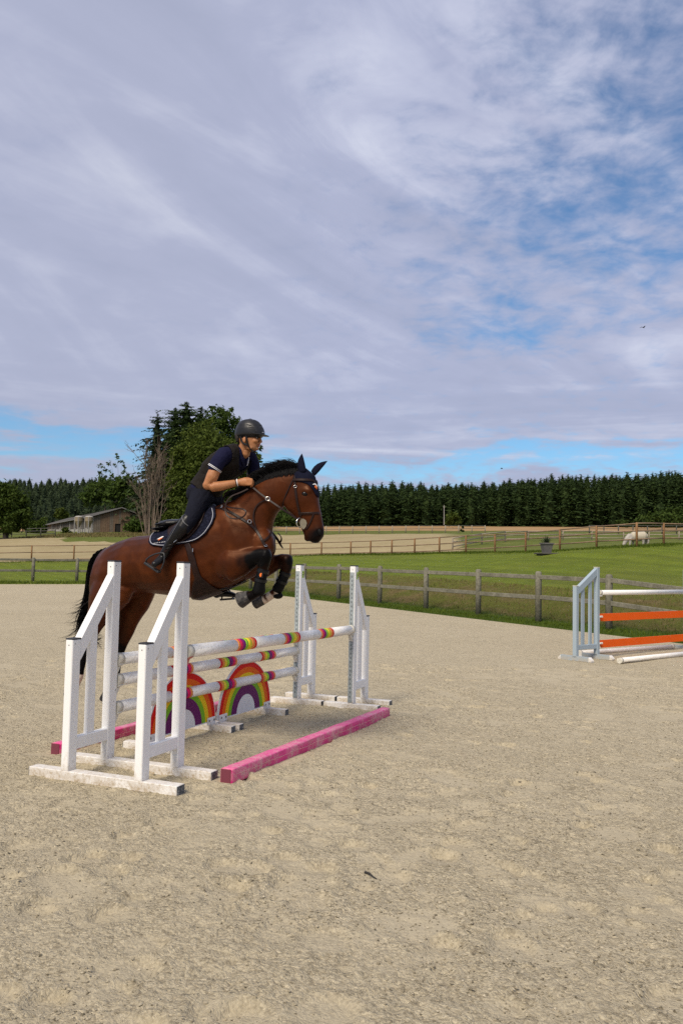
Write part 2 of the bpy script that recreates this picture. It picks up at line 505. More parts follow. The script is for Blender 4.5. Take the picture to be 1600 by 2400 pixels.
def bank_fn(N, tc, b, nt):
    P = geo_pos(N)
    n1 = N.noise(P, 0.55, 5, 0.65, 0.5); n2 = N.noise(P, 3.0, 5, 0.7); n3 = N.noise(P, 22, 4, 0.7)
    a = N.vmath('DOT_PRODUCT', P, tuple(RGT*E1[0]+FWD*E1[1]))
    a0 = float(np.dot(CAM, RGT*E1[0]+FWD*E1[1]))
    lo = N.smooth(N.math('ADD', a, N.math('MULTIPLY', n2, 1.0)), a0+P_R+1.6, a0+P_R+2.2)      # green verge at the foot, dry grass above
    hi = N.smooth(N.math('ADD', a, N.math('MULTIPLY', n1, 3.5)), a0+P_R+4.9, a0+P_R+6.8)
    green = N.ramp(n2, [(0.3, (0.045, 0.078, 0.009)), (0.7, (0.095, 0.140, 0.018))])
    dry = N.ramp(n2, [(0.25, (0.090, 0.078, 0.026)), (0.5, (0.170, 0.128, 0.055)), (0.75, (0.25, 0.19, 0.092))])
    dry = N.mix(N.ramp(n1, [(0.38, 0.0), (0.58, 0.8)]), dry, (0.105, 0.125, 0.018))
    c = N.mix(lo, green, dry)
    c = N.mix(hi, c, N.ramp(n2, [(0.25, (0.120, 0.142, 0.014)), (0.75, (0.195, 0.205, 0.036))]))
    c = N.mix(N.ramp(n3, [(0.3, 0.5), (0.6, 0.0)]), c, (0.03, 0.035, 0.008))
    nt.links.new(c, b.inputs['Base Color'])
    set_bump(N, b, nt, N.math('ADD', n3, n2), 0.9, 0.08)
M_BANK = material('bank_grass', bank_fn, rough=0.95, spec=0.1)
def straw_fn(N, tc, b, nt):
    P = geo_pos(N)
    n1 = N.noise(P, 0.12, 5, 0.65); n2 = N.noise(P, 1.2, 5, 0.7)
    c = N.ramp(n1, [(0.3, (0.29, 0.235, 0.125)), (0.7, (0.38, 0.315, 0.18))])
    c = N.mix(N.ramp(n2, [(0.35, 0.5), (0.6, 0.0)]), c, (0.24, 0.19, 0.09))
    nt.links.new(c, b.inputs['Base Color'])
M_STRAW = material('straw_sand', straw_fn, rough=0.95, spec=0.1)
def ochre_fn(N, tc, b, nt):
    P = geo_pos(N)
    n1 = N.noise(P, 0.04, 5, 0.6); n2 = N.noise(P, 0.5, 5, 0.7)
    c = N.ramp(n1, [(0.3, (0.30, 0.185, 0.085)), (0.7, (0.38, 0.25, 0.125))])
    c = N.mix(N.ramp(n2, [(0.4, 0.35), (0.6, 0.0)]), c, (0.22, 0.13, 0.05))
    nt.links.new(c, b.inputs['Base Color'])
M_OCHRE = material('ripe_field', ochre_fn, rough=0.95, spec=0.1)
def meadow_fn(N, tc, b, nt):
    P = geo_pos(N)
    n1 = N.noise(P, 0.06, 5, 0.6, .4); n2 = N.noise(P, 0.6, 5, 0.7); n3 = N.noise(P, 6, 4, 0.7)
    c = N.ramp(n2, [(0.25, (0.070, 0.090, 0.014)), (0.5, (0.115, 0.138, 0.024)), (0.75, (0.170, 0.170, 0.044))])
    c = N.mix(N.ramp(n1, [(0.5, 0.0), (0.7, 0.6)]), c, (0.17, 0.13, 0.05))
    c = N.mix(N.ramp(n3, [(0.3, 0.5), (0.6, 0.0)]), c, (0.028, 0.042, 0.008))
    nt.links.new(c, b.inputs['Base Color'])
M_MEADOW = material('meadow', meadow_fn, rough=0.95, spec=0.1)
M_FOREST_FLOOR = material('forest_floor', None, (0.018, 0.024, 0.010), 0.95, var=0.4, vscale=0.3, spec=0.05)

def axis_grid(a, b, segs):
    """coordinates from a to b through (limit, step) zones"""
    out = [a]
    for lim, st in segs:
        n = max(1, int(round((lim-out[-1])/st)))
        out += list(np.linspace(out[-1], lim, n+1)[1:])
    return np.array(out)

# brown-fence line (u,d), used as a zone boundary and later for the fence itself
BROWN = []
for (px, py, d) in [(-700, 1323, 64), (-330, 1321, 66), (74, 1318, 68), (173, 1317, 68), (400, 1311, 69.5), (580, 1307.5, 69.5), (680, 1306, 69), (753, 1304, 68), (821.6, 1302, 66), (867.7, 1301, 64.5), (917.5, 1300, 63), (971, 1299, 61.5), (1029, 1298, 60),
                    (1091, 1297, 58), (1159, 1297, 55.7), (1231, 1296, 53), (1311, 1293, 50), (1397, 1287, 47), (1491, 1282, 44), (1554.4, 1279, 45), (1620, 1277, 46), (1690, 1276, 47)]:
    p = at_depth(px, py, d); BROWN.append(ud(p[0], p[1]))
BROWN = np.array(BROWN)
def brown_d(u):
    return np.interp(u, BROWN[:, 0], BROWN[:, 1], left=64, right=47)

def zone(u, d):
    p, q = pq(u, d)
    if p < P_R and q < Q_F: return None
    px = u/max(d, 1)*FPX+800
    if d < brown_d(u)+0.2 and d < 80:
        if p > P_R and p-P_R < 5.5 and q < Q_F+1.5: return 'bank'
        return 'lawn'
    if d > 262 and px < 640 or d > 300: return 'forest_ground'
    if px < 640:
        if d < 118 and not (px > 150 and d > 102+ (320-px)*0.03): return 'sandy_paddock'
        if px < 110 and 170 < d < 262: return 'ripe_field'
        return 'meadow'
    if d < 122 and px < 1085-(d-60)*0.6: return 'sandy_paddock'
    if d > 165: return 'ripe_field'
    return 'meadow'

def build_terrain():
    ps = axis_grid(-600, 600, [(-120, 40), (-30, 6), (P_R-4, 1.6), (P_R, 0.8), (P_R+7, 0.35), (60, 0.9), (130, 5), (300, 17), (600, 50)])
    qs = axis_grid(-300, 900, [(-20, 40), (20, 1.0), (Q_F, 0.8), (Q_F+10, 0.5), (75, 1.0), (130, 3), (320, 6), (520, 12), (900, 60)])
    P, Q = np.meshgrid(ps, qs, indexing='ij')
    U = P*E1[0]+Q*E2[0]; D = P*E1[1]+Q*E2[1]
    Z = height(U, D)
    p, q = P, Q
    out = np.maximum(p-P_R, q-Q_F) > 0.3
    Z = Z+np.where(out, (fbm(U*0.6, D*0.6, 4, 5)-0.5)*0.14*smoothstep(0.3, 3, np.maximum(p-P_R, q-Q_F)), 0)
    X, Y = xy(U, D)
    nq = len(qs)
    groups = {}
    for i in range(len(ps)-1):
        for j in range(nq-1):
            z = zone((U[i, j]+U[i+1, j+1])/2, (D[i, j]+D[i+1, j+1])/2)
            if z is None: continue
            groups.setdefault(z, []).append((i, j))
    mats = {'bank': M_BANK, 'lawn': M_LAWN, 'sandy_paddock': M_STRAW, 'ripe_field': M_OCHRE, 'meadow': M_MEADOW, 'forest_ground': M_FOREST_FLOOR}
    for z, cells in groups.items():
        ids = {}; vs = []; fs = []
        for (i, j) in cells:
            fc = []
            for (a, b_) in ((i, j), (i+1, j), (i+1, j+1), (i, j+1)):
                k = a*nq+b_
                if k not in ids:
                    ids[k] = len(vs); vs.append((X[a, b_], Y[a, b_], Z[a, b_]))
                fc.append(ids[k])
            fs.append(tuple(fc[::1]))
        me = bpy.data.meshes.new(z); me.from_pydata(vs, [], fs); me.materials.append(mats[z])
        me.polygons.foreach_set('use_smooth', [True]*len(fs)); me.update()
        link({'lawn': 'lawn', 'bank': 'grass_bank'}.get(z, z), me, None, kind='structure')
build_terrain()

# --- the riding arena: a coarse sheet, and near the jump a finely churned patch lying on it
def sand_relief(u, d):
    n = (fbm(u*1.1, d*1.1, 3, 1)-0.5)*0.026 + (fbm(u*4.5, d*4.5, 4, 2)-0.5)*0.030
    rough = smoothstep(0.40, 0.62, fbm(u*0.7+9, d*0.7, 3, 7))
    lump = fbm(u*21, d*21, 3, 3, 0.65)-0.5
    n += lump*0.020*(0.25+1.0*rough)
    n += (fbm(u*42, d*42, 2, 4, 0.6)-0.5)*0.014*(0.3+1.0*rough)
    return n
PU0, PU1, PD0, PD1 = -5.6, 7.2, 2.2, 15.0
def build_sand():
    random.seed(4); rng = np.random.default_rng(4)
    st = 0.022
    us = np.arange(PU0, PU1+1e-6, st); ds = np.arange(PD0, PD1+1e-6, st)
    U, D = np.meshgrid(us, ds, indexing='ij')
    R = sand_relief(U, D)
    # hoof prints: pressed soles with a raised rim at the back
    prints = []
    for k in range(430):
        u0, d0 = rng.uniform(PU0, PU1), PD0+(PD1-PD0)*rng.random()**1.0
        prints.append((u0, d0, rng.uniform(0, 6.28), rng.uniform(0.06, 0.10), rng.uniform(0.006, 0.020)))
    # a well used track towards the lens
    for k in range(150):
        u0, d0 = rng.normal(0.3, 1.2), rng.uniform(2.6, 7)
        prints.append((u0, d0, rng.uniform(0, 6.28), rng.uniform(0.06, 0.11), rng.uniform(0.008, 0.024)))
    PR = np.zeros_like(R)
    for (u0, d0, an, r, dep) in prints:
        i0, i1 = int((u0-0.3-PU0)/st), int((u0+0.3-PU0)/st); j0, j1 = int((d0-0.3-PD0)/st), int((d0+0.3-PD0)/st)
        i0, j0 = max(i0, 0), max(j0, 0)
        if i1 <= i0 or j1 <= j0: continue
        uu, dd = U[i0:i1, j0:j1]-u0, D[i0:i1, j0:j1]-d0
        if uu.size == 0: continue
        a = uu*math.cos(an)+dd*math.sin(an); b_ = -uu*math.sin(an)+dd*math.cos(an)
        rr = np.sqrt((a/1.15)**2+b_**2)/r
        w = smoothstep(1.25, 0.85, rr)
        cur = R[i0:i1, j0:j1]
        flat = -dep+dep*0.7*np.clip(a/r, -1, 1)
        rim = np.exp(-((rr-1.3)/0.22)**2)*dep*0.55*(0.5-0.5*a/r/1.2)
        R[i0:i1, j0:j1] = cur*(1-0.8*w)+flat*w+rim
        PR[i0:i1, j0:j1] = np.maximum(PR[i0:i1, j0:j1], w*0.65)
    for k in range(150):                 # places scraped smooth by passing hooves
        u0, d0 = rng.uniform(PU0, PU1), rng.uniform(PD0, PD1)
        a_, b__, an = rng.uniform(.12, .34), rng.uniform(.07, .16), rng.uniform(0, 6.28)
        i0, i1 = max(int((u0-0.5-PU0)/st), 0), int((u0+0.5-PU0)/st); j0, j1 = max(int((d0-0.5-PD0)/st), 0), int((d0+0.5-PD0)/st)
        uu, dd = U[i0:i1, j0:j1]-u0, D[i0:i1, j0:j1]-d0
        if uu.size == 0: continue
        a = uu*math.cos(an)+dd*math.sin(an); b_ = -uu*math.sin(an)+dd*math.cos(an)
        w = smoothstep(1.15, 0.7, np.sqrt((a/a_)**2+(b_/b__)**2)+(fbm(uu*9+k, dd*9, 3, 5)-.5)*0.9)
        R[i0:i1, j0:j1] = R[i0:i1, j0:j1]*(1-.75*w)-0.004*w
        PR[i0:i1, j0:j1] = np.maximum(PR[i0:i1, j0:j1], w)
    edge = np.minimum(np.minimum(U-PU0, PU1-U), np.minimum(D-PD0, PD1-D))
    wE = smoothstep(0.0, 0.5, edge)
    # trodden flat around the jump, and a little sand piled on nothing
    Z = h_arena(D) + 0.004 + wE*(R+0.012)
    X, Y = xy(U, D)
    n, mq = U.shape
    vs = np.stack([X, Y, Z], 2).reshape(-1, 3)
    idx = np.arange(n*mq).reshape(n, mq)
    fs = np.stack([idx[:-1, :-1], idx[1:, :-1], idx[1:, 1:], idx[:-1, 1:]], 2).reshape(-1, 4)
    me = bpy.data.meshes.new('sand')
    me.vertices.add(len(vs)); me.vertices.foreach_set('co', vs.ravel())
    me.loops.add(fs.size); me.loops.foreach_set('vertex_index', fs.ravel().astype(np.int32))
    me.polygons.add(len(fs)); me.polygons.foreach_set('loop_start', np.arange(0, fs.size, 4, dtype=np.int32))
    me.polygons.foreach_set('loop_total', np.full(len(fs), 4, dtype=np.int32))
    me.update(calc_edges=True); me.validate()
    me.polygons.foreach_set('use_smooth', [True]*len(fs))
    at = me.attributes.new('press', 'FLOAT', 'POINT'); at.data.foreach_set('value', PR.ravel().astype(np.float32))
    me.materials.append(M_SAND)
    link('churned_sand', me, None, kind='structure')
    global SANDZ
    def SANDZ(u, d):
        i = int(round((u-PU0)/st)); j = int(round((d-PD0)/st))
        if 0 <= i < n and 0 <= j < mq: return Z[i, j]
        return float(h_arena(d))
    # coarse sheet
    ps = axis_grid(-30, P_R, [(-12, 2.0), (P_R, 0.4)]); qs = axis_grid(-25, Q_F, [(-3, 2.0), (Q_F, 0.4)])
    P, Q = np.meshgrid(ps, qs, indexing='ij')
    U2 = P*E1[0]+Q*E2[0]; D2 = P*E1[1]+Q*E2[1]
    Z2 = h_arena(D2)+(fbm(U2*0.8, D2*0.8, 4, 6)-0.5)*0.05*smoothstep(13, 18, D2)*smoothstep(0, 1.5, np.minimum(P_R-P, Q_F-Q))
    inside = (U2 > PU0+0.6) & (U2 < PU1-0.6) & (D2 > PD0+0.6) & (D2 < PD1-0.6)
    Z2 = np.where(inside, Z2-0.15, Z2)
    X2, Y2 = xy(U2, D2)
    vs = np.stack([X2, Y2, Z2], 2).reshape(-1, 3)
    idx = np.arange(P.size).reshape(P.shape)
    fs = np.stack([idx[:-1, :-1], idx[1:, :-1], idx[1:, 1:], idx[:-1, 1:]], 2).reshape(-1, 4)
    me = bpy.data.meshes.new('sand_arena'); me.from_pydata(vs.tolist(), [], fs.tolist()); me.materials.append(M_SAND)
    me.polygons.foreach_set('use_smooth', [True]*len(fs)); me.update()
    link('sand_arena', me, None, kind='structure')
build_sand()

# loose crumbs of sand, thousands of them
M_CRUMB = material('sand_crumb', lambda N, tc, b, nt: nt.links.new(N.ramp(N.noise(geo_pos(N), 40, 2, .5), [(0.36, (0.10, 0.085, 0.058)), (0.5, (0.30, 0.258, 0.18)), (0.66, (0.46, 0.405, 0.30))]), b.inputs['Base Color']), rough=0.95, spec=0.1)  # darkest crumbs: shade among clods and organic bits, put into the colour
def build_crumbs():
    rng = np.random.default_rng(11)
    n = 42000
    d = 2.6+(13-2.6)*rng.random(n)**1.5
    u = rng.uniform(-0.46, 0.46, n)*d*1.15+0.0
    keep = fbm(u*0.9+3, d*0.9, 3, 9)+0.25*rng.random(n) > 0.52
    u, d = u[keep], d[keep]; n = len(u)
    base = np.array([(1, 0, 0), (0, 1, 0), (-1, 0, 0), (0, -1, 0), (0, 0, 0.8), (0, 0, -0.6)])
    tri = np.array([(0, 1, 4), (1, 2, 4), (2, 3, 4), (3, 0, 4), (1, 0, 5), (2, 1, 5), (3, 2, 5), (0, 3, 5)])
    vs = np.zeros((n, 6, 3))
    s = 0.0030+0.0060*rng.random(n)**3
    a = rng.uniform(0, 6.28, n)
    for k in range(n):
        j = base*(1+rng.uniform(-.35, .35, (6, 1)))*s[k]*np.array([rng.uniform(.8, 1.9), 1, rng.uniform(0.5, 0.9)])
        c, sn = math.cos(a[k]), math.sin(a[k])
        j = np.stack([j[:, 0]*c-j[:, 1]*sn, j[:, 0]*sn+j[:, 1]*c, j[:, 2]], 1)
        x, y = xy(u[k], d[k])
        vs[k] = j+(x, y, SANDZ(u[k], d[k])+s[k]*0.25)
    fs = (tri[None]+6*np.arange(n)[:, None, None]).reshape(-1, 3)
    me = bpy.data.meshes.new('sand_crumbs'); me.from_pydata(vs.reshape(-1, 3).tolist(), [], fs.tolist()); me.materials.append(M_CRUMB); me.update()
    link('sand_crumbs', me, None, kind='stuff')
build_crumbs()
# ------------------------------------------------------------------ the jump
def dirty_paint(name, color, dirt=(0.40, 0.325, 0.225), top=0.34, rough=0.45):
    """white lacquer with sand splashed on its lowest part, scuffs and dust"""
    def fn(N, tc, b, nt):
        P = geo_pos(N)
        z = N.n.new('ShaderNodeSeparateXYZ'); N.l.new(P, z.inputs[0])
        n1 = N.noise(P, 5.5, 6, 0.68); n2 = N.noise(P, 45.0, 4, 0.7); n3 = N.noise(P, 2.0, 3, 0.6)
        hz = N.math('ADD', z.outputs[2], N.math('MULTIPLY', N.math('SUBTRACT', n1, 0.5), 0.30))
        low = N.smooth(hz, 0.17, 0.02)
        mid = N.smooth(hz, top, 0.05)
        spl = N.ramp(n2, [(0.50, 0.0), (0.60, 1.0)])
        f = N.math('ADD', N.math('MULTIPLY', low, N.ramp(n1, [(0.38, 0.15), (0.60, 0.85)])), N.math('MULTIPLY', mid, N.math('MULTIPLY', spl, 0.35)), clamp=True)
        c = N.mix(N.ramp(n3, [(0.35, 0.0), (0.75, 0.10)]), color, (color[0]*.86, color[1]*.84, color[2]*.76))
        specks = N.ramp(N.noise(P, 26.0, 2, 0.5), [(0.235, 0.8), (0.25, 0.0)])
        c = N.mix(specks, c, (0.16, 0.15, 0.14))
        c = N.mix(f, c, dirt)
        nt.links.new(c, b.inputs['Base Color'])
        nt.links.new(N.math('ADD', rough, N.math('MULTIPLY', f, 0.45)), b.inputs['Roughness'])
    return material(name, fn, rough=rough)
M_WHITE = dirty_paint('white_paint', (0.84, 0.84, 0.83))
M_BLUE = dirty_paint('blue_grey_paint', (0.33, 0.405, 0.46), top=0.25)
M_POLEWHITE = dirty_paint('white_pole_plastic', (0.88, 0.87, 0.84), top=-5, rough=0.38)
M_CAP = material('black_cap', None, (0.02, 0.022, 0.026), 0.5)
M_ENDCAP = material('aged_plastic', None, (0.62, 0.59, 0.50), 0.5, var=0.15, vscale=30)
M_CUP = material('cream_cup', None, (0.72, 0.70, 0.62), 0.4, var=0.08, vscale=20)
M_CUPRED = material('faded_red_cup', None, (0.52, 0.16, 0.13), 0.5)
M_STEEL = material('galvanised_steel', None, (0.36, 0.41, 0.42), 0.5, metal=0.35, var=0.25, vscale=14)
M_HOLE = material('dark_hole', None, (0.12, 0.14, 0.15), 0.8)
M_SCREW = material('screw_metal', None, (0.28, 0.28, 0.28), 0.4, metal=0.7)
M_STICK = material('lime_sticker', None, (0.42, 0.60, 0.08), 0.5)
M_INK = material('black_print', None, (0.03, 0.05, 0.03), 0.6)
def endcap_fn(N, tc, b, nt):
    P = geo_pos(N)
    c = N.ramp(N.noise(P, 38, 5, 0.7), [(0.40, (0.045, 0.055, 0.07)), (0.55, (0.10, 0.115, 0.13)), (0.66, (0.42, 0.41, 0.38))])
    nt.links.new(c, b.inputs['Base Color'])
M_FOOTEND = material('scuffed_end_plug', endcap_fn, rough=0.6)
def paint(name, c, rough=0.4, chip=0.26):
    def fn(N, tc, b, nt):
        P = geo_pos(N)
        n = N.noise(P, 30, 4, 0.65); n2 = N.noise(P, 4, 3, 0.5)
        col = N.mix(N.ramp(n2, [(0.3, 0.0), (0.8, 0.22)]), c, tuple(min(1, q*0.72) for q in c))
        col = N.mix(N.ramp(n, [(chip, 0.85), (chip+0.03, 0.0)]), col, (0.62, 0.58, 0.52))
        nt.links.new(col, b.inputs['Base Color'])
    return material(name, fn, rough=0.5, spec=0.18)
C_RED = paint('red_tape', (0.70, 0.006, 0.012)); C_CRIM = paint('crimson_tape', (0.74, 0.006, 0.105)); C_PEACH = paint('peach_tape', (0.80, 0.26, 0.06))
C_YEL = paint('yellow_tape', (0.80, 0.66, 0.03)); C_LIME = paint('lime_tape', (0.30, 0.62, 0.03)); C_PUR = paint('purple_tape', (0.19, 0.010, 0.155))
R_RED = paint('rainbow_red', (0.68, 0.003, 0.003)); R_ORA = paint('rainbow_orange', (0.80, 0.13, 0.003)); R_YEL = paint('rainbow_yellow', (0.82, 0.56, 0.008))
R_GRE = paint('rainbow_green', (0.20, 0.46, 0.015)); R_PUR = paint('rainbow_purple', (0.135, 0.009, 0.115)); R_WHI = paint('rainbow_white', (0.78, 0.78, 0.78), chip=0.1)
def pink_fn(N, tc, b, nt):
    P = geo_pos(N)
    n1 = N.noise(P, 5, 6, 0.7); n2 = N.noise(P, 22, 5, 0.75)
    c = N.ramp(N.noise(P, 1.6, 3, 0.5), [(0.3, (0.62, 0.015, 0.18)), (0.7, (0.70, 0.032, 0.24))])
    zn = N.n.new('ShaderNodeNewGeometry'); sp = N.n.new('ShaderNodeSeparateXYZ'); N.l.new(zn.outputs['Normal'], sp.inputs[0])
    sc = N.math('MULTIPLY', N.ramp(n1, [(0.42, 0.0), (0.60, 1.0)]), N.ramp(n2, [(0.40, 0.15), (0.56, 1.0)]))
    c = N.mix(N.math('MULTIPLY', sc, 0.75), c, (0.58, 0.40, 0.36))
    dust = N.math('MULTIPLY', N.math('MAXIMUM', sp.outputs[2], 0.0), N.ramp(n2, [(0.3, 0.12), (0.7, 0.42)]))
    c = N.mix(dust, c, (0.70, 0.26, 0.40))
    nt.links.new(c, b.inputs['Base Color'])
    set_bump(N, b, nt, N.math('ADD', n1, N.math('MULTIPLY', n2, 0.3)), 0.35, 0.02)
M_PINK = material('pink_vinyl', pink_fn, rough=0.5)
M_STITCH = material('pale_stitching', None, (0.62, 0.36, 0.36), 0.8)
M_DARKEND = material('plank_end', None, (0.16, 0.03, 0.05), 0.8)

GJ = 0.006                                     # the feet stand a little in the sand
SX, SY = 0.10, 0.07
HT, HS, HF = 1.70, 1.086, 0.075
def wing(xt, y0, xs, inner, label):
    """one wing: tall post at xt, short post at xs (low corners), feet along y. inner = +1 when poles lie towards +x"""
    yc = y0+SY/2
    t = thing('jump_wing', (xt, yc, 0), label, 'jump wing', 'white wings of the rainbow jump')
    xt0, xs0 = xt, xs
    for (nm, x, top) in (('tall_post', xt0, HT), ('short_post', xs0, HS)):
        b = MB(); b.box((x+SX/2, yc, (top+HF)/2-0.002), (SX, SY, top-HF), bevel=0.006)
        p = b.build(nm, M_WHITE, t)
        b = MB(); b.box((x+SX/2, yc, top+0.003), (SX+0.004, SY+0.004, 0.012), bevel=0.004)
        b.build('end_cap', M_CAP, p)
        b = MB(); b.tube([(x+SX*0.5-inner*0.02, y0+0.001, top-0.035), (x+SX*0.5-inner*0.02, y0-0.002, top-0.035)], 0.005, 8)
        b.build('screw', M_SCREW, p)
        b = MB(); b.tube([(x-0.002, yc, top-0.045), (x+0.001, yc, top-0.045)], 0.005, 8)
        b.build('screw', M_SCREW, p)
    # gap between the posts
    if inner > 0: xa, xb = xs0+SX, xt0
    else: xa, xb = xs0, xt0+SX
    zr = 0.275
    lo, hi = min(xa, xb), max(xa, xb)
    b = MB(); b.box(((lo+hi)/2, yc, zr), (hi-lo+0.004, SY-0.008, 0.095), bevel=0.004)
    b.build('bottom_rail', M_WHITE, t)
    # sloping rail
    za1, za0 = HS-0.004, HS-0.170
    zb1, zb0 = 1.587, 1.417
    b = MB()
    poly = [(xa, yc, za0), (xb, yc, zb0), (xb, yc, zb1), (xa, yc, za1)]
    b.prism(poly, (0, 1, 0), SY-0.004)
    b.build('sloping_rail', M_WHITE, t)
    xm = (lo+hi)/2 - inner*0.012
    frac = (xm-xa)/(xb-xa)
    zt = za0+(zb0-za0)*frac
    b = MB()
    w = 0.085
    sl = (zb0-za0)/(xb-xa)
    poly = [(xm-w/2, yc, zr+0.046), (xm+w/2, yc, zr+0.046), (xm+w/2, yc, zt+sl*w/2), (xm-w/2, yc, zt-sl*w/2)]
    b.prism(poly, (0, 1, 0), 0.034)
    b.build('slat', M_WHITE, t)
    for x in (xt0, xs0):
        b = MB(); b.box((x+SX/2, yc, HF/2+GJ-0.004), (SX+0.002, 0.685, HF), bevel=0.004)
        p = b.build('foot', M_WHITE, t)
        for sgn in (-1, 1):
            b = MB(); b.box((x+SX/2, yc+sgn*0.3445, HF/2+GJ-0.004), (SX-0.004, 0.004, HF-0.006))
            b.build('end_plug', M_FOOTEND, p)
    # steel track with keyholes on the pole side
    xf = xt0+SX+0.003 if inner > 0 else xt0-0.003
    b = MB(); b.box((xf, yc+0.004, 0.86), (0.006, SY*0.76, 1.53))
    tr = b.build('cup_track', M_STEEL, t)
    b = MB()
    for k in range(29):
        z = 0.16+k*0.0505
        xh = xf+inner*0.0035
        n = 8
        ring = [(xh, yc+0.004+0.008*math.cos(6.283*i/n), z+0.015*math.sin(6.283*i/n)) for i in range(n)]
        b.add(ring, [tuple(range(n)) if inner > 0 else tuple(range(n-1, -1, -1))])
    b.build('keyhole_row', M_HOLE, tr, kind='stuff')
    return t, yc
W_A, YA = wing(0.0, 0.679, -0.477, 1, 'white wing with sloping top holding the three back poles beside the hind legs')
W_B, YB = wing(0.0, 0.0, -0.477, 1, 'white wing holding the near end of the single front pole')
W_C, YC = wing(3.576, 0.631, 3.995, -1, 'white wing with grey steel track at the far end of the three back poles')
W_D, YD = wing(3.576, -0.084, 3.995, -1, 'white wing with grey steel track at the far end of the single front pole')
for (t, yc) in ((W_C, YC), (W_D, YD)):
    b = MB(); b.box((3.576+0.066, yc-SY/2-0.001, 1.585), (0.050, 0.002, 0.085)); st = b.build('sticker', M_STICK, t)
    b = MB()
    for (dx, dz, w_, h_) in ((-0.009, 0.02, 0.026, 0.008), (0.0, 0.0, 0.036, 0.008), (0.006, -0.02, 0.022, 0.012)):
        b.box((3.576+0.066+dx, yc-SY/2-0.0028, 1.585+dz), (w_, 0.001, h_))
    b.build('print', M_INK, st)

def striped_pole(A, B, order, label, group, r=0.051, bands=True, name='rail_pole', caps=True, mwhite=None):
    A, B = np.array(A, float), np.array(B, float)
    ax = B-A; L = np.linalg.norm(ax); ax /= L
    a = np.cross((0, 0, 1), ax); a /= np.linalg.norm(a); c = np.cross(ax, a)
    t = thing(name, tuple(A), label, 'jump pole', group)
    n = 20
    def seg(x0, x1, rr=r):
        return [[A+ax*x+a*rr*math.cos(6.2832*k/n)+c*rr*math.sin(6.2832*k/n) for k in range(n)] for x in (x0, x1)]
    if bands:
        cuts = [(L*f-0.165, L*f+0.165) for f in (0.065+0.0, 0.30, 0.545, 0.785)] if False else [(q-0.165, q+0.165) for q in BANDS(L)]
    else: cuts = []
    x = 0.0
    for (c0, c1) in cuts + [(L, L)]:
        if c0 > x:
            b = MB(); b.loft(seg(x, c0), 0, True)
            o = b.build('white_section' if cuts else 'pole_body', mwhite or M_POLEWHITE, t)
            o.data.polygons.foreach_set('use_smooth', [len(p.vertices) == 4 for p in o.data.polygons])
        x = c1
    for (c0, c1) in cuts:
        w = (c1-c0)/7
        xs = [0, .75, 1.7, 2.75, 3.7, 5.2, 6.3, 7]
        for i, mt in enumerate(order):
            b = MB(); b.loft(seg(c0+xs[i]*w, c0+xs[i+1]*w, r+0.0015), 0, True)
            o = b.build('colour_band', mt, t)
            o.data.polygons.foreach_set('use_smooth', [len(p.vertices) == 4 for p in o.data.polygons])
    if caps:
        for (x0, x1) in ((-0.012, 0.055), (L-0.055, L+0.012)):
            b = MB(); b.loft(seg(x0, x1, r+0.003), 0, True)
            o = b.build('end_cap', M_ENDCAP, t)
            o.data.polygons.foreach_set('use_smooth', [len(p.vertices) == 4 for p in o.data.polygons])
    return t
def BANDS(L): return [0.93-0.0, 1.78, 2.70]
def at_y(px, py, Y):
    v = ray(px, py); return CAM+v*((Y-CAM[1])/v[1])
ORD_B = [C_RED, C_PEACH, C_YEL, C_LIME, C_PUR, C_CRIM, C_PEACH]
ORD_F = [C_PEACH, C_CRIM, C_PUR, C_LIME, C_YEL, C_PEACH, C_RED]
def pole_ends(pl, yl, pr, yr):
    a = at_y(*pl, yl); b = at_y(*pr, yr)
    d = (b-a)/(b[0]-a[0])
    A = a+d*(0.122-a[0]); B = a+d*(3.556-a[0])
    return A, B
PF = pole_ends((441, 1527), YB, (826, 1475.6), YD)
P1 = pole_ends((277, 1545), YA, (697, 1490), YC)
P2 = pole_ends((274, 1594), YA, (698.6, 1524), YC)
P3 = pole_ends((276, 1657), YA, (698.6, 1570), YC)
def BANDS(L): return [0.92, 1.83, 2.67]
striped_pole(*PF, ORD_F, 'white pole with rainbow bands resting alone between the two front wings', 'rainbow banded jump poles', r=0.054)
def BANDS(L): return [0.95, 1.78, 2.66]
striped_pole(*P1, ORD_F, 'white rainbow banded pole, highest of the three back poles', 'rainbow banded jump poles')
striped_pole(*P2, ORD_B, 'white rainbow banded pole, middle of the three back poles', 'rainbow banded jump poles')
striped_pole(*P3, ORD_B, 'white rainbow banded pole, lowest of the three and in front of the rainbow panels', 'rainbow banded jump poles')

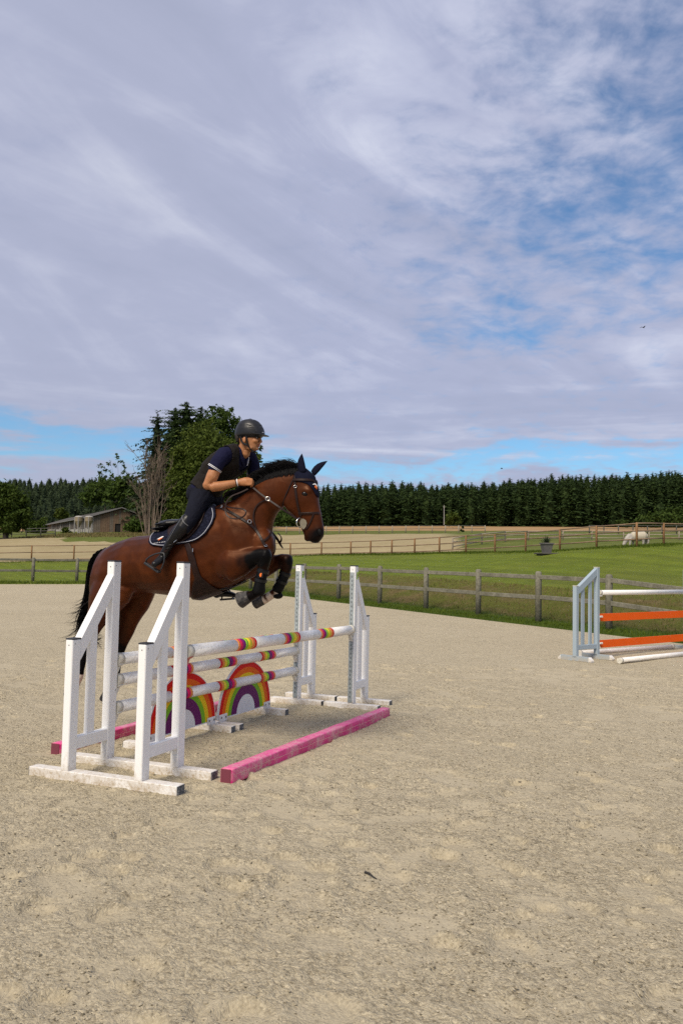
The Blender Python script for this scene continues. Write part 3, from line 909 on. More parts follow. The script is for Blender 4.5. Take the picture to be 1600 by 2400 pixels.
def cup(P, inner, label, mt, cat='pole cup'):
    """shallow cup hooked on the track below a pole end; inner = direction of the pole"""
    x0 = (0.106 if inner > 0 else 3.570); z = P[2]-0.051; yc = P[1]
    b = MB()
    b.box((x0+inner*0.004, yc, z-0.02), (0.006, 0.05, 0.13))
    # curved cradle
    n = 7; r = 0.058
    for k in range(n):
        a0 = math.pi*(1.22+0.56*k/n); a1 = math.pi*(1.22+0.56*(k+1)/n)
        p0 = np.array((0, yc+r*math.cos(a0), P[2]+r*math.sin(a0))); p1 = np.array((0, yc+r*math.cos(a1), P[2]+r*math.sin(a1)))
        q0 = p0*np.array((1, 1, 1)); q1 = p1
        q0[0] = q1[0] = x0+inner*0.034
        b.beam(q0, q1, 0.056, 0.008, up=(0, 0, 1))
    b.prism([(x0+inner*0.006, yc, z-0.012), (x0+inner*0.060, yc, z-0.008), (x0+inner*0.022, yc, z-0.062), (x0+inner*0.006, yc, z-0.062)] if inner < 0 else
            [(x0+inner*0.006, yc, z-0.062), (x0+inner*0.022, yc, z-0.062), (x0+inner*0.060, yc, z-0.008), (x0+inner*0.006, yc, z-0.012)], (0, -1, 0), 0.034)
    o = b.build('pole_cup', mt, None)
    tag(o, label, cat, 'cups under the jump poles')
for (P, nm) in ((P1, 'highest back pole'), (P2, 'middle back pole'), (P3, 'lowest back pole')):
    cup(P[0], 1, 'cream plastic cup under the near end of the %s' % nm, M_CUP)
    cup(P[1], -1, 'cream plastic cup under the far end of the %s' % nm, M_CUP)
cup(PF[0], 1, 'faded red cup under the near end of the front pole', M_CUPRED)
cup(PF[1], -1, 'cream plastic cup under the far end of the front pole', M_CUP)

# rainbow filler panels
def filler(x0, x1, y0, y1, label):
    zb = 0.105; R = (x1-x0)/2; xc = (x0+x1)/2; yc = (y0+y1)/2
    sl = (y1-y0)/(x1-x0)
    t = thing('rainbow_filler', (xc, yc, 0), label, 'jump filler', 'rainbow filler panels')
    H = 0.545
    def arc(f, n=28): return [(R*f*math.cos(math.pi*k/n), H*f*math.sin(math.pi*k/n)) for k in range(n+1)]
    def w3(p, dy): return (xc+p[0], yc+sl*p[0]+dy, zb+p[1])
    b = MB()
    poly = [w3(p, 0) for p in arc(1.0)]
    b.prism(poly, (0, -1, 0), 0.024)
    b.build('board', R_WHI, t)
    fr = [(0.985, 0.885, R_RED, 'red_arc'), (0.885, 0.775, R_ORA, 'orange_arc'), (0.775, 0.665, R_YEL, 'yellow_arc'), (0.665, 0.555, R_GRE, 'green_arc'), (0.555, 0.355, R_PUR, 'purple_arc')]
    for (f1, f0, mt, nm) in fr:
        b = MB()
        for side in (-1, 1):
            A, Bq = arc(f1), arc(f0)
            n = len(A)
            off = side*0.0135
            vs = [w3((p[0], max(p[1], 0.012)), off) for p in A]+[w3((p[0], max(p[1], 0.012)), off) for p in Bq]
            fs = [(i, i+1, n+i+1, n+i) for i in range(n-1)]
            if side > 0: fs = [f[::-1] for f in fs]
            b.add(vs, fs)
        b.build(nm, mt, t)
    for (px_, sg) in ((-R+0.085, -1), (R-0.085, 1)):
        c = np.array(w3((px_, 0), 0))
        b = MB(); b.box((c[0], c[1]-0.017, zb+0.012), (0.155, 0.008, 0.075), bevel=0.003)
        br = b.build('bracket', M_WHITE, t)
        b = MB()
        for dx in (-0.045, 0.045):
            b = MB(); b.tube([(c[0]+dx, c[1]-0.02, zb+0.018), (c[0]+dx, c[1]-0.027, zb+0.018)], 0.011, 8)
            b.build('bolt', M_SCREW, br)
        xf = c[0]+sg*0.035
        b = MB(); b.box((xf, c[1], 0.0375+GJ), (0.085, 0.50, 0.075), bevel=0.003)
        p = b.build('foot', M_WHITE, t)
        for s2 in (-1, 1):
            b = MB(); b.box((xf, c[1]+s2*0.252, 0.0375+GJ), (0.078, 0.004, 0.068)); b.build('end_plug', M_FOOTEND, p)
    return t
filler(0.615, 1.765, 0.735, 0.715, 'arched rainbow panel nearest the white wings, half hidden by a post')
filler(1.80, 2.905, 0.70, 0.675, 'arched rainbow panel standing below the middle of the back poles')

# padded pink planks lying on the sand
def pink_plank(a, b_, label):
    a, b_ = np.array(a, float), np.array(b_, float)
    ax = b_-a; L = np.linalg.norm(ax); ax /= L; sd_ = np.cross((0, 0, 1), ax)
    w, h, r = 0.104, 0.118, 0.014
    t = thing('ground_plank', tuple(a), label, 'ground plank', 'pink padded ground planks')
    prof = []
    for (cx, cz, a0) in ((w/2-r, h-r, 0), (-w/2+r, h-r, 90), (-w/2+r, r, 180), (w/2-r, r, 270)):
        for k in range(4):
            an = rad(a0+30*k); prof.append((cx+r*math.cos(an), cz+r*math.sin(an)))
    rings = []
    rng = np.random.default_rng(3)
    K = 60
    for i in range(K+1):
        x = L*i/K
        pf = 1.0 if 0 < i < K else 0.97
        ring = []
        for j, (py_, pz_) in enumerate(prof):
            wob = 0.003*math.sin(x*9+j)+0.002*math.sin(x*23+2*j)
            ring.append(a+ax*x+sd_*(py_*pf+wob*0.5)+np.array((0, 0, (pz_-h/2)*pf+h/2+wob*0.6-0.006)))
        rings.append(ring)
    m_ = MB(); m_.loft(rings)
    o = m_.build('padding', M_PINK, t)
    o.data.polygons.foreach_set('use_smooth', [len(p.vertices) == 4 for p in o.data.polygons])
    m_ = MB()
    for s in (-1, 1):
        for i in range(110):
            x = 0.06+(L-0.12)*i/110; x2 = x+(L-0.12)/110*0.72
            z = h*0.52+0.003*math.sin(x*14)
            y = s*(w/2+0.0022+0.0015)
            m_.beam(a+ax*x+sd_*y+np.array((0, 0, z)), a+ax*x2+sd_*y+np.array((0, 0, z)), 0.0025, 0.003)
    m_.build('stitching', M_STITCH, t)
    for x in (-0.004, L+0.004):
        m_ = MB(); c = a+ax*x+np.array((0, 0, h/2-0.004))
        m_.box(c, (0.008, w-0.016, h-0.016), np.stack([ax, sd_, np.array((0, 0, 1))], 1))
        m_.build('end_panel', M_DARKEND if x < 0 else M_PINK, t)
pink_plank((0.03, -0.424, 0.0), (3.345, -0.572, 0.0), 'scuffed pink plank on open sand in front of the jump')
pink_plank((0.16, 1.345, 0.0), (3.48, 1.21, 0.0), 'pink plank behind the jump, seen through the white wings')

# ------------------------------------------------------------------ the blue-grey jump further away
M_ORANGE = paint('orange_plank_paint', (0.84, 0.115, 0.006), chip=0.30)
def blue_jump():
    ax = np.array((0.885, -0.465, 0)); ax /= np.linalg.norm(ax); sd_ = np.cross((0, 0, 1), ax)
    s0 = np.array((10.47, -1.80, 0)); s1 = np.array((11.08, -2.115, 0))
    g = h_arena(15.2)
    s0[2] = s1[2] = g
    R = np.stack([ax, sd_, np.array((0, 0, 1))], 1)
    t = thing('jump_wing', tuple(s1), 'blue grey wing with two slats holding orange planks and a white pole', 'jump wing', 'wings of the blue grey jump')
    w = 0.082; hs, ht = 1.41-g, 1.765-g
    for (nm, s, h) in (('short_post', s0, hs), ('tall_post', s1, ht)):
        b = MB(); b.box(s+np.array((0, 0, h/2+0.03)), (w, w, h-0.06), R, bevel=0.005); p = b.build(nm, M_BLUE, t)
        b = MB(); b.box(s+np.array((0, 0, h+0.003)), (w+0.006, w+0.006, 0.012), R, bevel=0.003); b.build('end_cap', M_ENDCAP, p)
        b = MB()
        c = s+np.array((0, 0, 0.045))
        for (y0, y1, z0) in ((-0.33, 0.33, 0),):
            pr = [(-0.36, 0), (0.36, 0), (0.36, 0.03), (0.30, 0.085), (-0.30, 0.085), (-0.36, 0.03)]
            b.prism([s+sd_*q[0]+np.array((0, 0, q[1]+0.004)) for q in pr], ax, w)
        f = b.build('foot', M_BLUE, t)
        for sg in (-1, 1):
            b = MB(); b.prism([s+sd_*(sg*q[0])+np.array((0, 0, q[1]+0.004)) for q in ((0.30, 0.0015), (0.363, 0.0015), (0.363, 0.031), (0.303, 0.0875))][::sg], ax, w+0.004)
            b.build('foot_tip', M_WHITE, f)
    a, bb = s0+ax*w/2, s1-ax*w/2
    z = np.array((0, 0, 1))
    b = MB(); b.beam(a+z*0.24, bb+z*0.24, w-0.02, 0.085, bevel=0.003); b.build('bottom_rail', M_BLUE, t)
    b = MB(); b.prism([a+z*(hs-0.15), bb+z*(ht-0.15), bb+z*(ht-0.02), a+z*(hs-0.02)], sd_, w-0.01); b.build('sloping_rail', M_BLUE, t)
    for f in (0.30, 0.70):
        q = a+(bb-a)*f; zt = hs-0.15+(ht-hs)*f; sl = (ht-hs)/np.linalg.norm(bb-a)
        b = MB(); b.prism([q-ax*0.04+z*0.28, q+ax*0.04+z*0.28, q+ax*0.04+z*(zt+sl*0.04), q-ax*0.04+z*(zt-sl*0.04)], sd_, 0.03); b.build('slat', M_BLUE, t)
    # what hangs on it
    st = s1+ax*(w/2+0.02)
    def dz(py): return CAM[2]-(py-1338.5)*16.45/FPX
    zp = dz(1389)
    p0 = st+z*(zp-g)
    striped_pole(p0+ax*0.01, p0+ax*3.3, [], 'plain white pole on top of the orange planks', None, r=0.049, bands=False)
    for (py, lab) in ((1446, 'upper orange plank hanging on the blue grey wing'), (1507, 'lower orange plank hanging on the blue grey wing')):
        zc = dz(py); c = st+z*(zc-g)
        b = MB(); b.prism([c+z*0.07-ax*0.02, c-z*0.075+ax*0.10, c-z*0.075+ax*3.2, c+z*0.07+ax*3.32], sd_, 0.028)
        o = b.build('orange_plank', M_ORANGE, None); tag(o, lab, 'jump plank', 'orange planks')
        b = MB(); b.box(c+z*0.015-sd_*0.02+ax*0.03, (0.10, 0.06, 0.035), R, bevel=0.006); b.box(c-z*0.03-ax*0.012-sd_*0.01, (0.008, 0.05, 0.12), R)
        o = b.build('plank_cup', M_CUP, None); tag(o, 'white cup holding the %s orange plank' % ('upper' if py < 1480 else 'lower'), 'pole cup', 'cups on the blue grey wing')
    b = MB(); b.box(p0-z*0.06+ax*0.035, (0.09, 0.07, 0.03), R, bevel=0.006); b.box(p0-z*0.05-ax*0.01, (0.008, 0.05, 0.14), R)
    o = b.build('plank_cup', M_CUP, None); tag(o, 'white cup under the plain white pole end', 'pole cup', 'cups on the blue grey wing')
    r = 0.05
    q0 = np.array((10.42, -2.58, 0)); q1 = q0+np.array((0.88, -0.475, 0))*3.3
    striped_pole((q0[0], q0[1], g+r+0.005), (q1[0], q1[1], g+r+0.015), [], 'plain white pole lying on sand in front of the orange planks', 'plain white ground poles', r=r, bands=False, name='ground_pole')
    q0 = np.array((11.55, -1.74, 0)); q1 = np.array((13.86, -3.42, 0))
    striped_pole((q0[0], q0[1], g+r-0.005), (q1[0], q1[1], g+r+0.025), [], 'plain white pole lying on sand behind the blue grey wing', 'plain white ground poles', r=r, bands=False, name='ground_pole')
    # the far wing of this jump begins at the edge of the view: one foot of it shows
    e = s1+ax*3.37
    t = thing('jump_wing', tuple(e), 'blue grey wing at the far end of the orange planks, only one foot tip showing', 'jump wing', 'wings of the blue grey jump')
    for (nm, s, h) in (('tall_post', e, ht), ('short_post', e+ax*0.69, hs)):
        b = MB(); b.box(s+z*(h/2+0.03), (w, w, h-0.06), R, bevel=0.005); b.build(nm, M_BLUE, t)
        b = MB(); pr = [(-0.36, 0), (0.36, 0), (0.36, 0.03), (0.30, 0.085), (-0.30, 0.085), (-0.36, 0.03)]
        b.prism([s+sd_*q[0]+z*(q[1]+0.004) for q in pr], ax, w); b.build('foot', M_BLUE, t)
    a, bb = e+ax*w/2, e+ax*(0.69-w/2)
    b = MB(); b.beam(a+z*0.24, bb+z*0.24, w-0.02, 0.085); b.build('bottom_rail', M_BLUE, t)
    b = MB(); b.prism([bb+z*(hs-0.15), bb+z*(hs-0.02), a+z*(ht-0.02), a+z*(ht-0.15)], sd_, w-0.01); b.build('sloping_rail', M_BLUE, t)
blue_jump()
# ------------------------------------------------------------------ horse
from mathutils.bvhtree import BVHTree
XH = 0.90
XV = np.array((1.0, 0, 0))
def hp(px, py, x0=0.0): return at_x(px, py, XH+x0)
def project(P):
    V = np.asarray(P, float)-CAM; z = V@_f
    return np.stack([800+FPX*(V@_r)/z, 1200-FPX*(V@_u)/z], -1)

class Body:
    """closed lofted limbs that are fused into one continuous skin"""
    def __init__(s):
        s.mb = MB(); s.marks = []
    def loft(s, secs, x0=0.0, n=20, ex=2.2, dark=None, white=None):
        """secs: (top px, bottom px, half width[, x shift]) -> elliptical sections"""
        rings = []
        cs = []
        for i, q in enumerate(secs):
            xs = x0+(q[3] if len(q) > 3 else 0.0)
            T, B = hp(*q[0], xs), hp(*q[1], xs)
            c, h = (T+B)/2, (T-B)/2
            ring = []
            for k in range(n):
                th = 2*math.pi*k/n
                ct, st = math.cos(th), math.sin(th)
                e = 2.0/ex
                ring.append(c+h*math.copysign(abs(ct)**e, ct)+XV*q[2]*math.copysign(abs(st)**e, st))
            rings.append(ring); cs.append((c, max(np.linalg.norm(h), q[2])))
            s.marks.append((c, dark[i] if dark else 0.0, white[i] if white else 0.0, max(np.linalg.norm(h), 0.02)))
        # rounded ends
        for (ii, jj) in ((0, 1), (-1, -2)):
            c0 = cs[ii][0]; d = c0-cs[jj][0]; d /= np.linalg.norm(d)
            r = min(np.linalg.norm(np.array(rings[ii][0])-c0), np.linalg.norm(np.array(rings[ii][n//4])-c0))*0.55
            cap = [c0+(np.array(p)-c0)*0.72+d*r*0.55 for p in rings[ii]]
            cap2 = [c0+(np.array(p)-c0)*0.3+d*r*0.85 for p in rings[ii]]
            if ii == 0: rings = [cap2, cap]+rings
            else: rings = rings+[cap, cap2]
        s.mb.loft(rings)
    def tube(s, pts, radii, n=14, flat=None, dark=None, white=None):
        s.mb.tube(pts, radii, n, flat=flat)
        for i, p in enumerate(pts): s.marks.append((np.array(p), dark[i] if dark else 0.0, white[i] if white else 0.0, radii[i] if not np.isscalar(radii) else radii))
        for i in (0, -1):
            r = radii[i] if not np.isscalar(radii) else radii
            s.mb.ellipsoid(pts[i], r*.98, r*.98, r*.98)
    def ball(s, c, rx, ry, rz, R=None): s.mb.ellipsoid(c, rx, ry, rz, R, 16, 10)
    def fuse(s, name, mat, parent, voxel=0.011, smooth=6, post=None, **tags):
        me = s.mb.mesh(name+'_cage', mat)
        o = bpy.data.objects.new(name+'_cage', me); COL.objects.link(o)
        md = o.modifiers.new('r', 'REMESH'); md.mode = 'VOXEL'; md.voxel_size = voxel
        sm = o.modifiers.new('s', 'SMOOTH'); sm.iterations = smooth; sm.factor = 0.5
        dg = bpy.context.evaluated_depsgraph_get()
        me2 = bpy.data.meshes.new_from_object(o.evaluated_get(dg))
        bpy.data.objects.remove(o); bpy.data.meshes.remove(me)
        me2.name = name
        n = len(me2.vertices)
        co = np.empty(n*3); me2.vertices.foreach_get('co', co); co = co.reshape(-1, 3)
        if post is not None:
            nr = np.empty(n*3); me2.vertices.foreach_get('normal', nr)
            co = post(co, nr.reshape(-1, 3)); me2.vertices.foreach_set('co', co.ravel()); me2.update()
        if len(me2.materials) == 0: me2.materials.append(mat)
        me2.polygons.foreach_set('use_smooth', [True]*len(me2.polygons))
        if s.marks and any(m_[1] or m_[2] for m_ in s.marks):
            C = np.array([m_[0] for m_ in s.marks]); R = np.array([m_[3] for m_ in s.marks])
            D = np.array([m_[1] for m_ in s.marks]); Wt = np.array([m_[2] for m_ in s.marks])
            d2 = ((co[:, None, :]-C[None])**2).sum(2)/(R[None]**2)
            w = 1/(d2+0.08)**2.2
            w /= w.sum(1, keepdims=True)
            col = np.zeros((n, 4)); col[:, 0] = w@D; col[:, 1] = w@Wt; col[:, 3] = 1
            at = me2.color_attributes.new('coat', 'FLOAT_COLOR', 'POINT'); at.data.foreach_set('color', col.ravel())
        s.co = co
        return link(name, me2, parent, **tags)

def coat_fn(N, tc, b, nt):
    P = geo_pos(N)
    at = nt.nodes.new('ShaderNodeAttribute'); at.attribute_name = 'coat'
    sp = nt.nodes.new('ShaderNodeSeparateColor'); nt.links.new(at.outputs['Color'], sp.inputs[0])
    n1 = N.noise(P, 4.0, 4, 0.55, 0.4); n2 = N.noise(P, 11.0, 4, 0.6)
    mp = nt.nodes.new('ShaderNodeMapping'); mp.inputs['Scale'].default_value = (60, 25, 200)
    nt.links.new(P, mp.inputs[0])
    hair = N.noise(mp.outputs[0], 1.0, 3, 0.6)
    c = N.ramp(n1, [(0.28, (0.023, 0.0050, 0.0015)), (0.52, (0.054, 0.0125, 0.0031)), (0.75, (0.100, 0.0265, 0.0066))])
    c = N.mix(N.ramp(n2, [(0.35, 0.30), (0.6, 0.0)]), c, (0.038, 0.0095, 0.003))
    c = N.mix(N.ramp(hair, [(0.3, 0.22), (0.6, 0.0)]), c, (0.034, 0.009, 0.0035))
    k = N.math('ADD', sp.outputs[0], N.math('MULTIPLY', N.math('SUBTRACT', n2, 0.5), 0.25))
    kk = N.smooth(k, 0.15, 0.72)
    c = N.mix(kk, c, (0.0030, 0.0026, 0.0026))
    nt.links.new(N.mix(kk, (1.0, 0.55, 0.34), (0.20, 0.20, 0.21)), b.inputs['Specular Tint'])
    wv = N.math('ADD', sp.outputs[1], N.math('MULTIPLY', N.math('SUBTRACT', n2, 0.5), 0.3))
    c = N.mix(N.smooth(wv, 0.42, 0.55), c, (0.56, 0.47, 0.38))
    nt.links.new(c, b.inputs['Base Color'])
    nt.links.new(N.math('ADD', 0.32, N.math('MULTIPLY', hair, 0.16)), b.inputs['Roughness'])
    mus = N.math('ADD', N.math('MULTIPLY', N.noise(P, 7.0, 3, 0.5, 0.6), 1.0), N.math('MULTIPLY', hair, 0.04))
    set_bump(N, b, nt, mus, 0.12, 0.05)
M_COAT = material('bay_coat', coat_fn, rough=0.40, spec=0.27)
M_HAIR = material('black_hair', None, (0.0045, 0.0042, 0.0045), 0.55, spec=0.10)
M_HOOF = material('hoof_horn', lambda N, tc, b, nt: nt.links.new(N.ramp(N.noise(geo_pos(N), 22, 5, .7), [(0.38, (0.016, 0.015, 0.015)), (0.56, (0.045, 0.042, 0.040)), (0.70, (0.26, 0.23, 0.19))]), b.inputs['Base Color']), rough=0.7)
M_EYE = material('dark_eye', None, (0.004, 0.003, 0.003), 0.25, spec=0.35)
M_LEATHER = material('brown_leather', None, (0.017, 0.0070, 0.0050), 0.42, var=0.35, vscale=18, spec=0.2)
M_BLACKL = material('black_leather', None, (0.0070, 0.0070, 0.0078), 0.36, var=0.3, vscale=15, spec=0.28)
M_NAVY = material('navy_knit', None, (0.006, 0.007, 0.018), 0.85, spec=0.1, var=0.2, vscale=60, bump=0.3, bscale=160)
def quilt_fn(N, tc, b, nt):
    P = geo_pos(N)
    v = N.voronoi(P, 46.0, 'F1')
    c = N.ramp(v, [(0.2, (0.014, 0.016, 0.034)), (0.6, (0.005, 0.006, 0.015))])
    nt.links.new(c, b.inputs['Base Color']); set_bump(N, b, nt, N.math('MULTIPLY', v, -1.0), 0.6, 0.01)
M_QUILT = material('navy_quilting', quilt_fn, rough=0.8, spec=0.1)
M_PIPE = material('pale_piping', None, (0.42, 0.44, 0.50), 0.6)
M_BOOTP = material('black_neoprene', None, (0.0032, 0.0032, 0.0038), 0.6, spec=0.12, var=0.2, vscale=30)
M_WHITEP = material('white_print', None, (0.75, 0.75, 0.75), 0.7)
M_ORANGEP = material('orange_print', None, (0.72, 0.16, 0.02), 0.7)
M_CHROME = material('bright_steel', None, (0.62, 0.60, 0.56), 0.22, metal=1.0)
M_BITCHEEK = material('bit_guard', None, (0.22, 0.19, 0.13), 0.4, metal=0.3, var=0.2, vscale=40)

xn_ = -0.165
H = Body()
# trunk: rump to chest
H.loft([((240, 1299), (226, 1370), .10), ((257, 1283), (230, 1412), .20), ((287, 1268), (256, 1425), .255), ((322, 1257), (300, 1402), .275), ((357, 1254), (338, 1388), .275),
        ((405, 1244), (382, 1394), .285), ((440, 1227), (427, 1399), .295), ((475, 1207), (472, 1404), .29), ((505, 1190), (516, 1388), .265), ((534, 1176), (556, 1370), .235),
        ((562, 1168), (596, 1352), .21), ((592, 1182), (624, 1330), .18), ((618, 1220), (636, 1305), .12)])
# shoulder blade and chest muscle on either side, haunch
for sx in (-1, 1):
    H.ball(hp(543, 1262, sx*0.13), 0.10, 0.20, 0.30, np.array(Matrix.Rotation(rad(-28), 3, 'X')))
    H.ball(hp(612, 1278, sx*0.075), 0.10, 0.13, 0.15)
    H.ball(hp(270, 1345, sx*0.12), 0.135, 0.22, 0.27)
    H.ball(hp(533, 1322, sx*0.15), 0.085, 0.17, 0.135)
# neck
H.loft([((540, 1176), (622, 1310), .165), ((574, 1154), (633, 1262), .135), ((603, 1130), (638, 1226), .112), ((630, 1114), (648, 1203), .10), ((660, 1104), (662, 1190), .09), ((690, 1099), (678, 1182), .083), ((706, 1098), (690, 1172), .075)],
       dark=[0, 0, 0, 0, 0, 0, 0])
# head
H.loft([((714, 1098), (690, 1116), .066), ((734, 1114), (672, 1158), .092), ((741, 1138), (667, 1184), .100), ((745, 1163), (675, 1198), .092), ((748, 1184), (690, 1210), .072), ((752, 1204), (701, 1226), .058),
        ((756, 1224), (708, 1242), .053), ((759, 1240), (713, 1254), .054), ((758, 1256), (719, 1265), .054), ((750, 1268), (729, 1270), .034)],
       dark=[0, 0, 0, 0, 0, 0.03, .18, .62, .7, .7], ex=2.4)
for sx in (-1, 1):
    H.ball(hp(683, 1172, sx*0.055), 0.035, 0.075, 0.085)       # cheek
    H.ball(hp(719, 1150, sx*0.068), 0.028, 0.05, 0.035)        # brow
    H.ball(hp(745, 1248, sx*0.036), 0.022, 0.036, 0.045)       # nostril wing
H.marks.append((hp(745, 1250, -0.04), .7, 0, 0.06))
for sx in (-1, 1): H.marks.append((hp(713, 1156, sx*.085), .8, 0, 0.016))
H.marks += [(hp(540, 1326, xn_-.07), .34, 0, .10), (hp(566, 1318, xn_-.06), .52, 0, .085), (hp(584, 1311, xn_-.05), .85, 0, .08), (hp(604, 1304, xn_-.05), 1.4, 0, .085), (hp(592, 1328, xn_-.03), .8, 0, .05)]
H.ball(hp(721, 1262), .036, .034, .028)
# near fore leg: forearm, knee, cannon, fetlock, pastern
xn, xf = -0.165, 0.165
H.loft([((506, 1300), (516, 1345), .06), ((540, 1284), (545, 1364), .095), ((574, 1285), (576, 1348), .075), ((598, 1285), (602, 1326), .055), ((612, 1284), (618, 1322), .052), ((628, 1284), (630, 1320), .05)], xn,
       dark=[.22, .42, .80, 1.1, 1.1, 1.1])
H.tube([hp(623, 1303, xn), hp(619, 1325, xn), hp(614, 1345, xn), hp(609, 1366, xn), hp(607, 1384, xn), hp(595, 1394, xn), hp(583, 1399, xn)], [.058, .050, .038, .036, .050, .042, .048], dark=[1]*7)
# far fore leg
H.loft([((580, 1300), (596, 1366), .09), ((618, 1302), (612, 1362), .08), ((640, 1302), (634, 1348), .062), ((662, 1297), (657, 1333), .054), ((682, 1301), (672, 1329), .05)], xf, dark=[.1, .15, .7, 1, 1])
H.tube([hp(672, 1313, xf), hp(672, 1332, xf), hp(665, 1352, xf), hp(657, 1370, xf), hp(650, 1385, xf), hp(634, 1396, xf), hp(617, 1406, xf)], [.060, .050, .040, .036, .046, .040, .046], dark=[1, 1, 1, 1, .3, 0, 0], white=[0, 0, 0, 0, .8, 1, 1])
# far hind leg
H.loft([((366, 1380), (270, 1370), .11), ((356, 1404), (272, 1404), .115), ((345, 1428), (277, 1432), .095), ((331, 1447), (279, 1451), .078), ((321, 1464), (276, 1472), .066), ((311, 1488), (268, 1494), .055), ((298, 1512), (262, 1512), .050),
        ((290, 1532), (262, 1530), .044), ((284, 1555), (263, 1555), .036), ((281, 1578), (261, 1578), .036), ((278, 1598), (256, 1598), .046), ((272, 1612), (252, 1610), .040), ((268, 1620), (247, 1618), .045)], 0.15,
       dark=[0, .1, .15, .2, .25, .4, .8, 1, 1, 1, 1, .9, .9])
# near hind leg
H.loft([((312, 1385), (224, 1360), .12), ((300, 1412), (214, 1392), .125), ((276, 1436), (212, 1424), .105), ((252, 1456), (207, 1446), .085), ((238, 1474), (200, 1466), .065), ((225, 1494), (192, 1486), .052), ((214, 1510), (184, 1503), .050),
        ((205, 1528), (183, 1524), .042), ((202, 1548), (182, 1546), .036), ((197, 1570), (177, 1570), .036), ((194, 1588), (171, 1590), .046), ((188, 1602), (168, 1602), .040), ((184, 1611), (162, 1610), .045)], -0.15,
       dark=[0, 0, 0, .05, .15, .45, .85, 1, 1, .95, .1, 0, 0], white=[0]*9+[.1, .95, 1, 1])

def horse_post(co, nr):
    # hollow the nostrils, mark the line of the mouth, sink the eye sockets
    for sx in (-1, 1):
        for (c, r, dep) in ((hp(749, 1247, sx*0.056), 0.022, 0.034), (hp(712, 1157, sx*0.088), 0.020, 0.006)):
            d = np.linalg.norm(co-c, axis=1)
            w = np.exp(-(d/r)**2)
            co = co-nr*(w*dep)[:, None]
    return co
hpos = hp(420, 1320)
horse = thing('horse', (XH, float(hpos[1]), 0.0), 'bay horse in mid jump over the rainbow poles with folded forelegs', 'horse')
horse_body = H.fuse('body', M_COAT, horse, voxel=0.0115, smooth=7, post=horse_post)
HCO = H.co
_off = np.array(world_loc(horse_body))
bvh = BVHTree.FromPolygons([tuple(p) for p in HCO], [tuple(p.vertices) for p in horse_body.data.polygons])
def hit(px, py, off=0.0, tree=None):
    v = Vector(ray(px, py)).normalized()
    tree = tree or bvh
    loc, nor, idx, dist = tree.ray_cast(Vector(CAM), v)
    if loc is None:
        g = Vector(hp(px, py, -0.1)); loc, nor, idx, dist = tree.find_nearest(g)
    if nor.dot(v) > 0: nor = -nor
    return np.array(loc)+np.array(nor)*off, np.array(nor)
def mirror(p):
    q = np.array(p, float); q[..., 0] = 2*XH-q[..., 0]; return q
def strap(name, pts, nrs, width, thick, mat, parent, closed=False, mb=None):
    """flat strap lying along pts with the given surface normals"""
    pts, nrs = np.array(pts, float), np.array(nrs, float)
    K = len(pts); rings = []
    for i in range(K):
        t = pts[min(i+1, K-1)]-pts[max(i-1, 0)]; t /= np.linalg.norm(t)+1e-9
        n = nrs[i]-t*np.dot(nrs[i], t); n /= np.linalg.norm(n)+1e-9
        s = np.cross(t, n)
        w, h = width/2, thick/2
        rings.append([pts[i]+s*a+n*b_ for (a, b_) in ((-w, -h), (w, -h), (w, h*0.6), (w*0.75, h), (-w*0.75, h), (-w, h*0.6))])
    m_ = mb or MB(); m_.loft(rings)
    if mb is None: return m_.build(name, mat, parent)
def resample(px, n):
    px = np.array(px, float); d = np.r_[0, np.cumsum(np.linalg.norm(np.diff(px, axis=0), axis=1))]
    t = np.linspace(0, d[-1], n)
    out = np.stack([np.interp(t, d, px[:, k]) for k in range(px.shape[1])], 1)
    for _ in range(2):
        o2 = out.copy(); o2[1:-1] = out[1:-1]*0.5+(out[:-2]+out[2:])*0.25; out = o2
    return out
def drape(px, n, off):
    P, Nn = [], []
    for q in resample(px, n):
        a, b_ = hit(q[0], q[1], off); P.append(a); Nn.append(b_)
    P, Nn = np.array(P), np.array(Nn)
    for _ in range(3):
        P[1:-1] = P[1:-1]*.5+(P[:-2]+P[2:])*.25; Nn[1:-1] = Nn[1:-1]*.5+(Nn[:-2]+Nn[2:])*.25
    return P, Nn
def inpoly(pt, poly):
    x, y = pt[:, 0], pt[:, 1]; c = np.zeros(len(pt), bool); n = len(poly); j = n-1
    for i in range(n):
        xi, yi = poly[i]; xj, yj = poly[j]
        with np.errstate(divide='ignore', invalid='ignore'):
            c ^= ((yi > y) != (yj > y)) & (x < (xj-xi)*(y-yi)/((yj-yi) or 1e-9)+xi)
        j = i
    return c
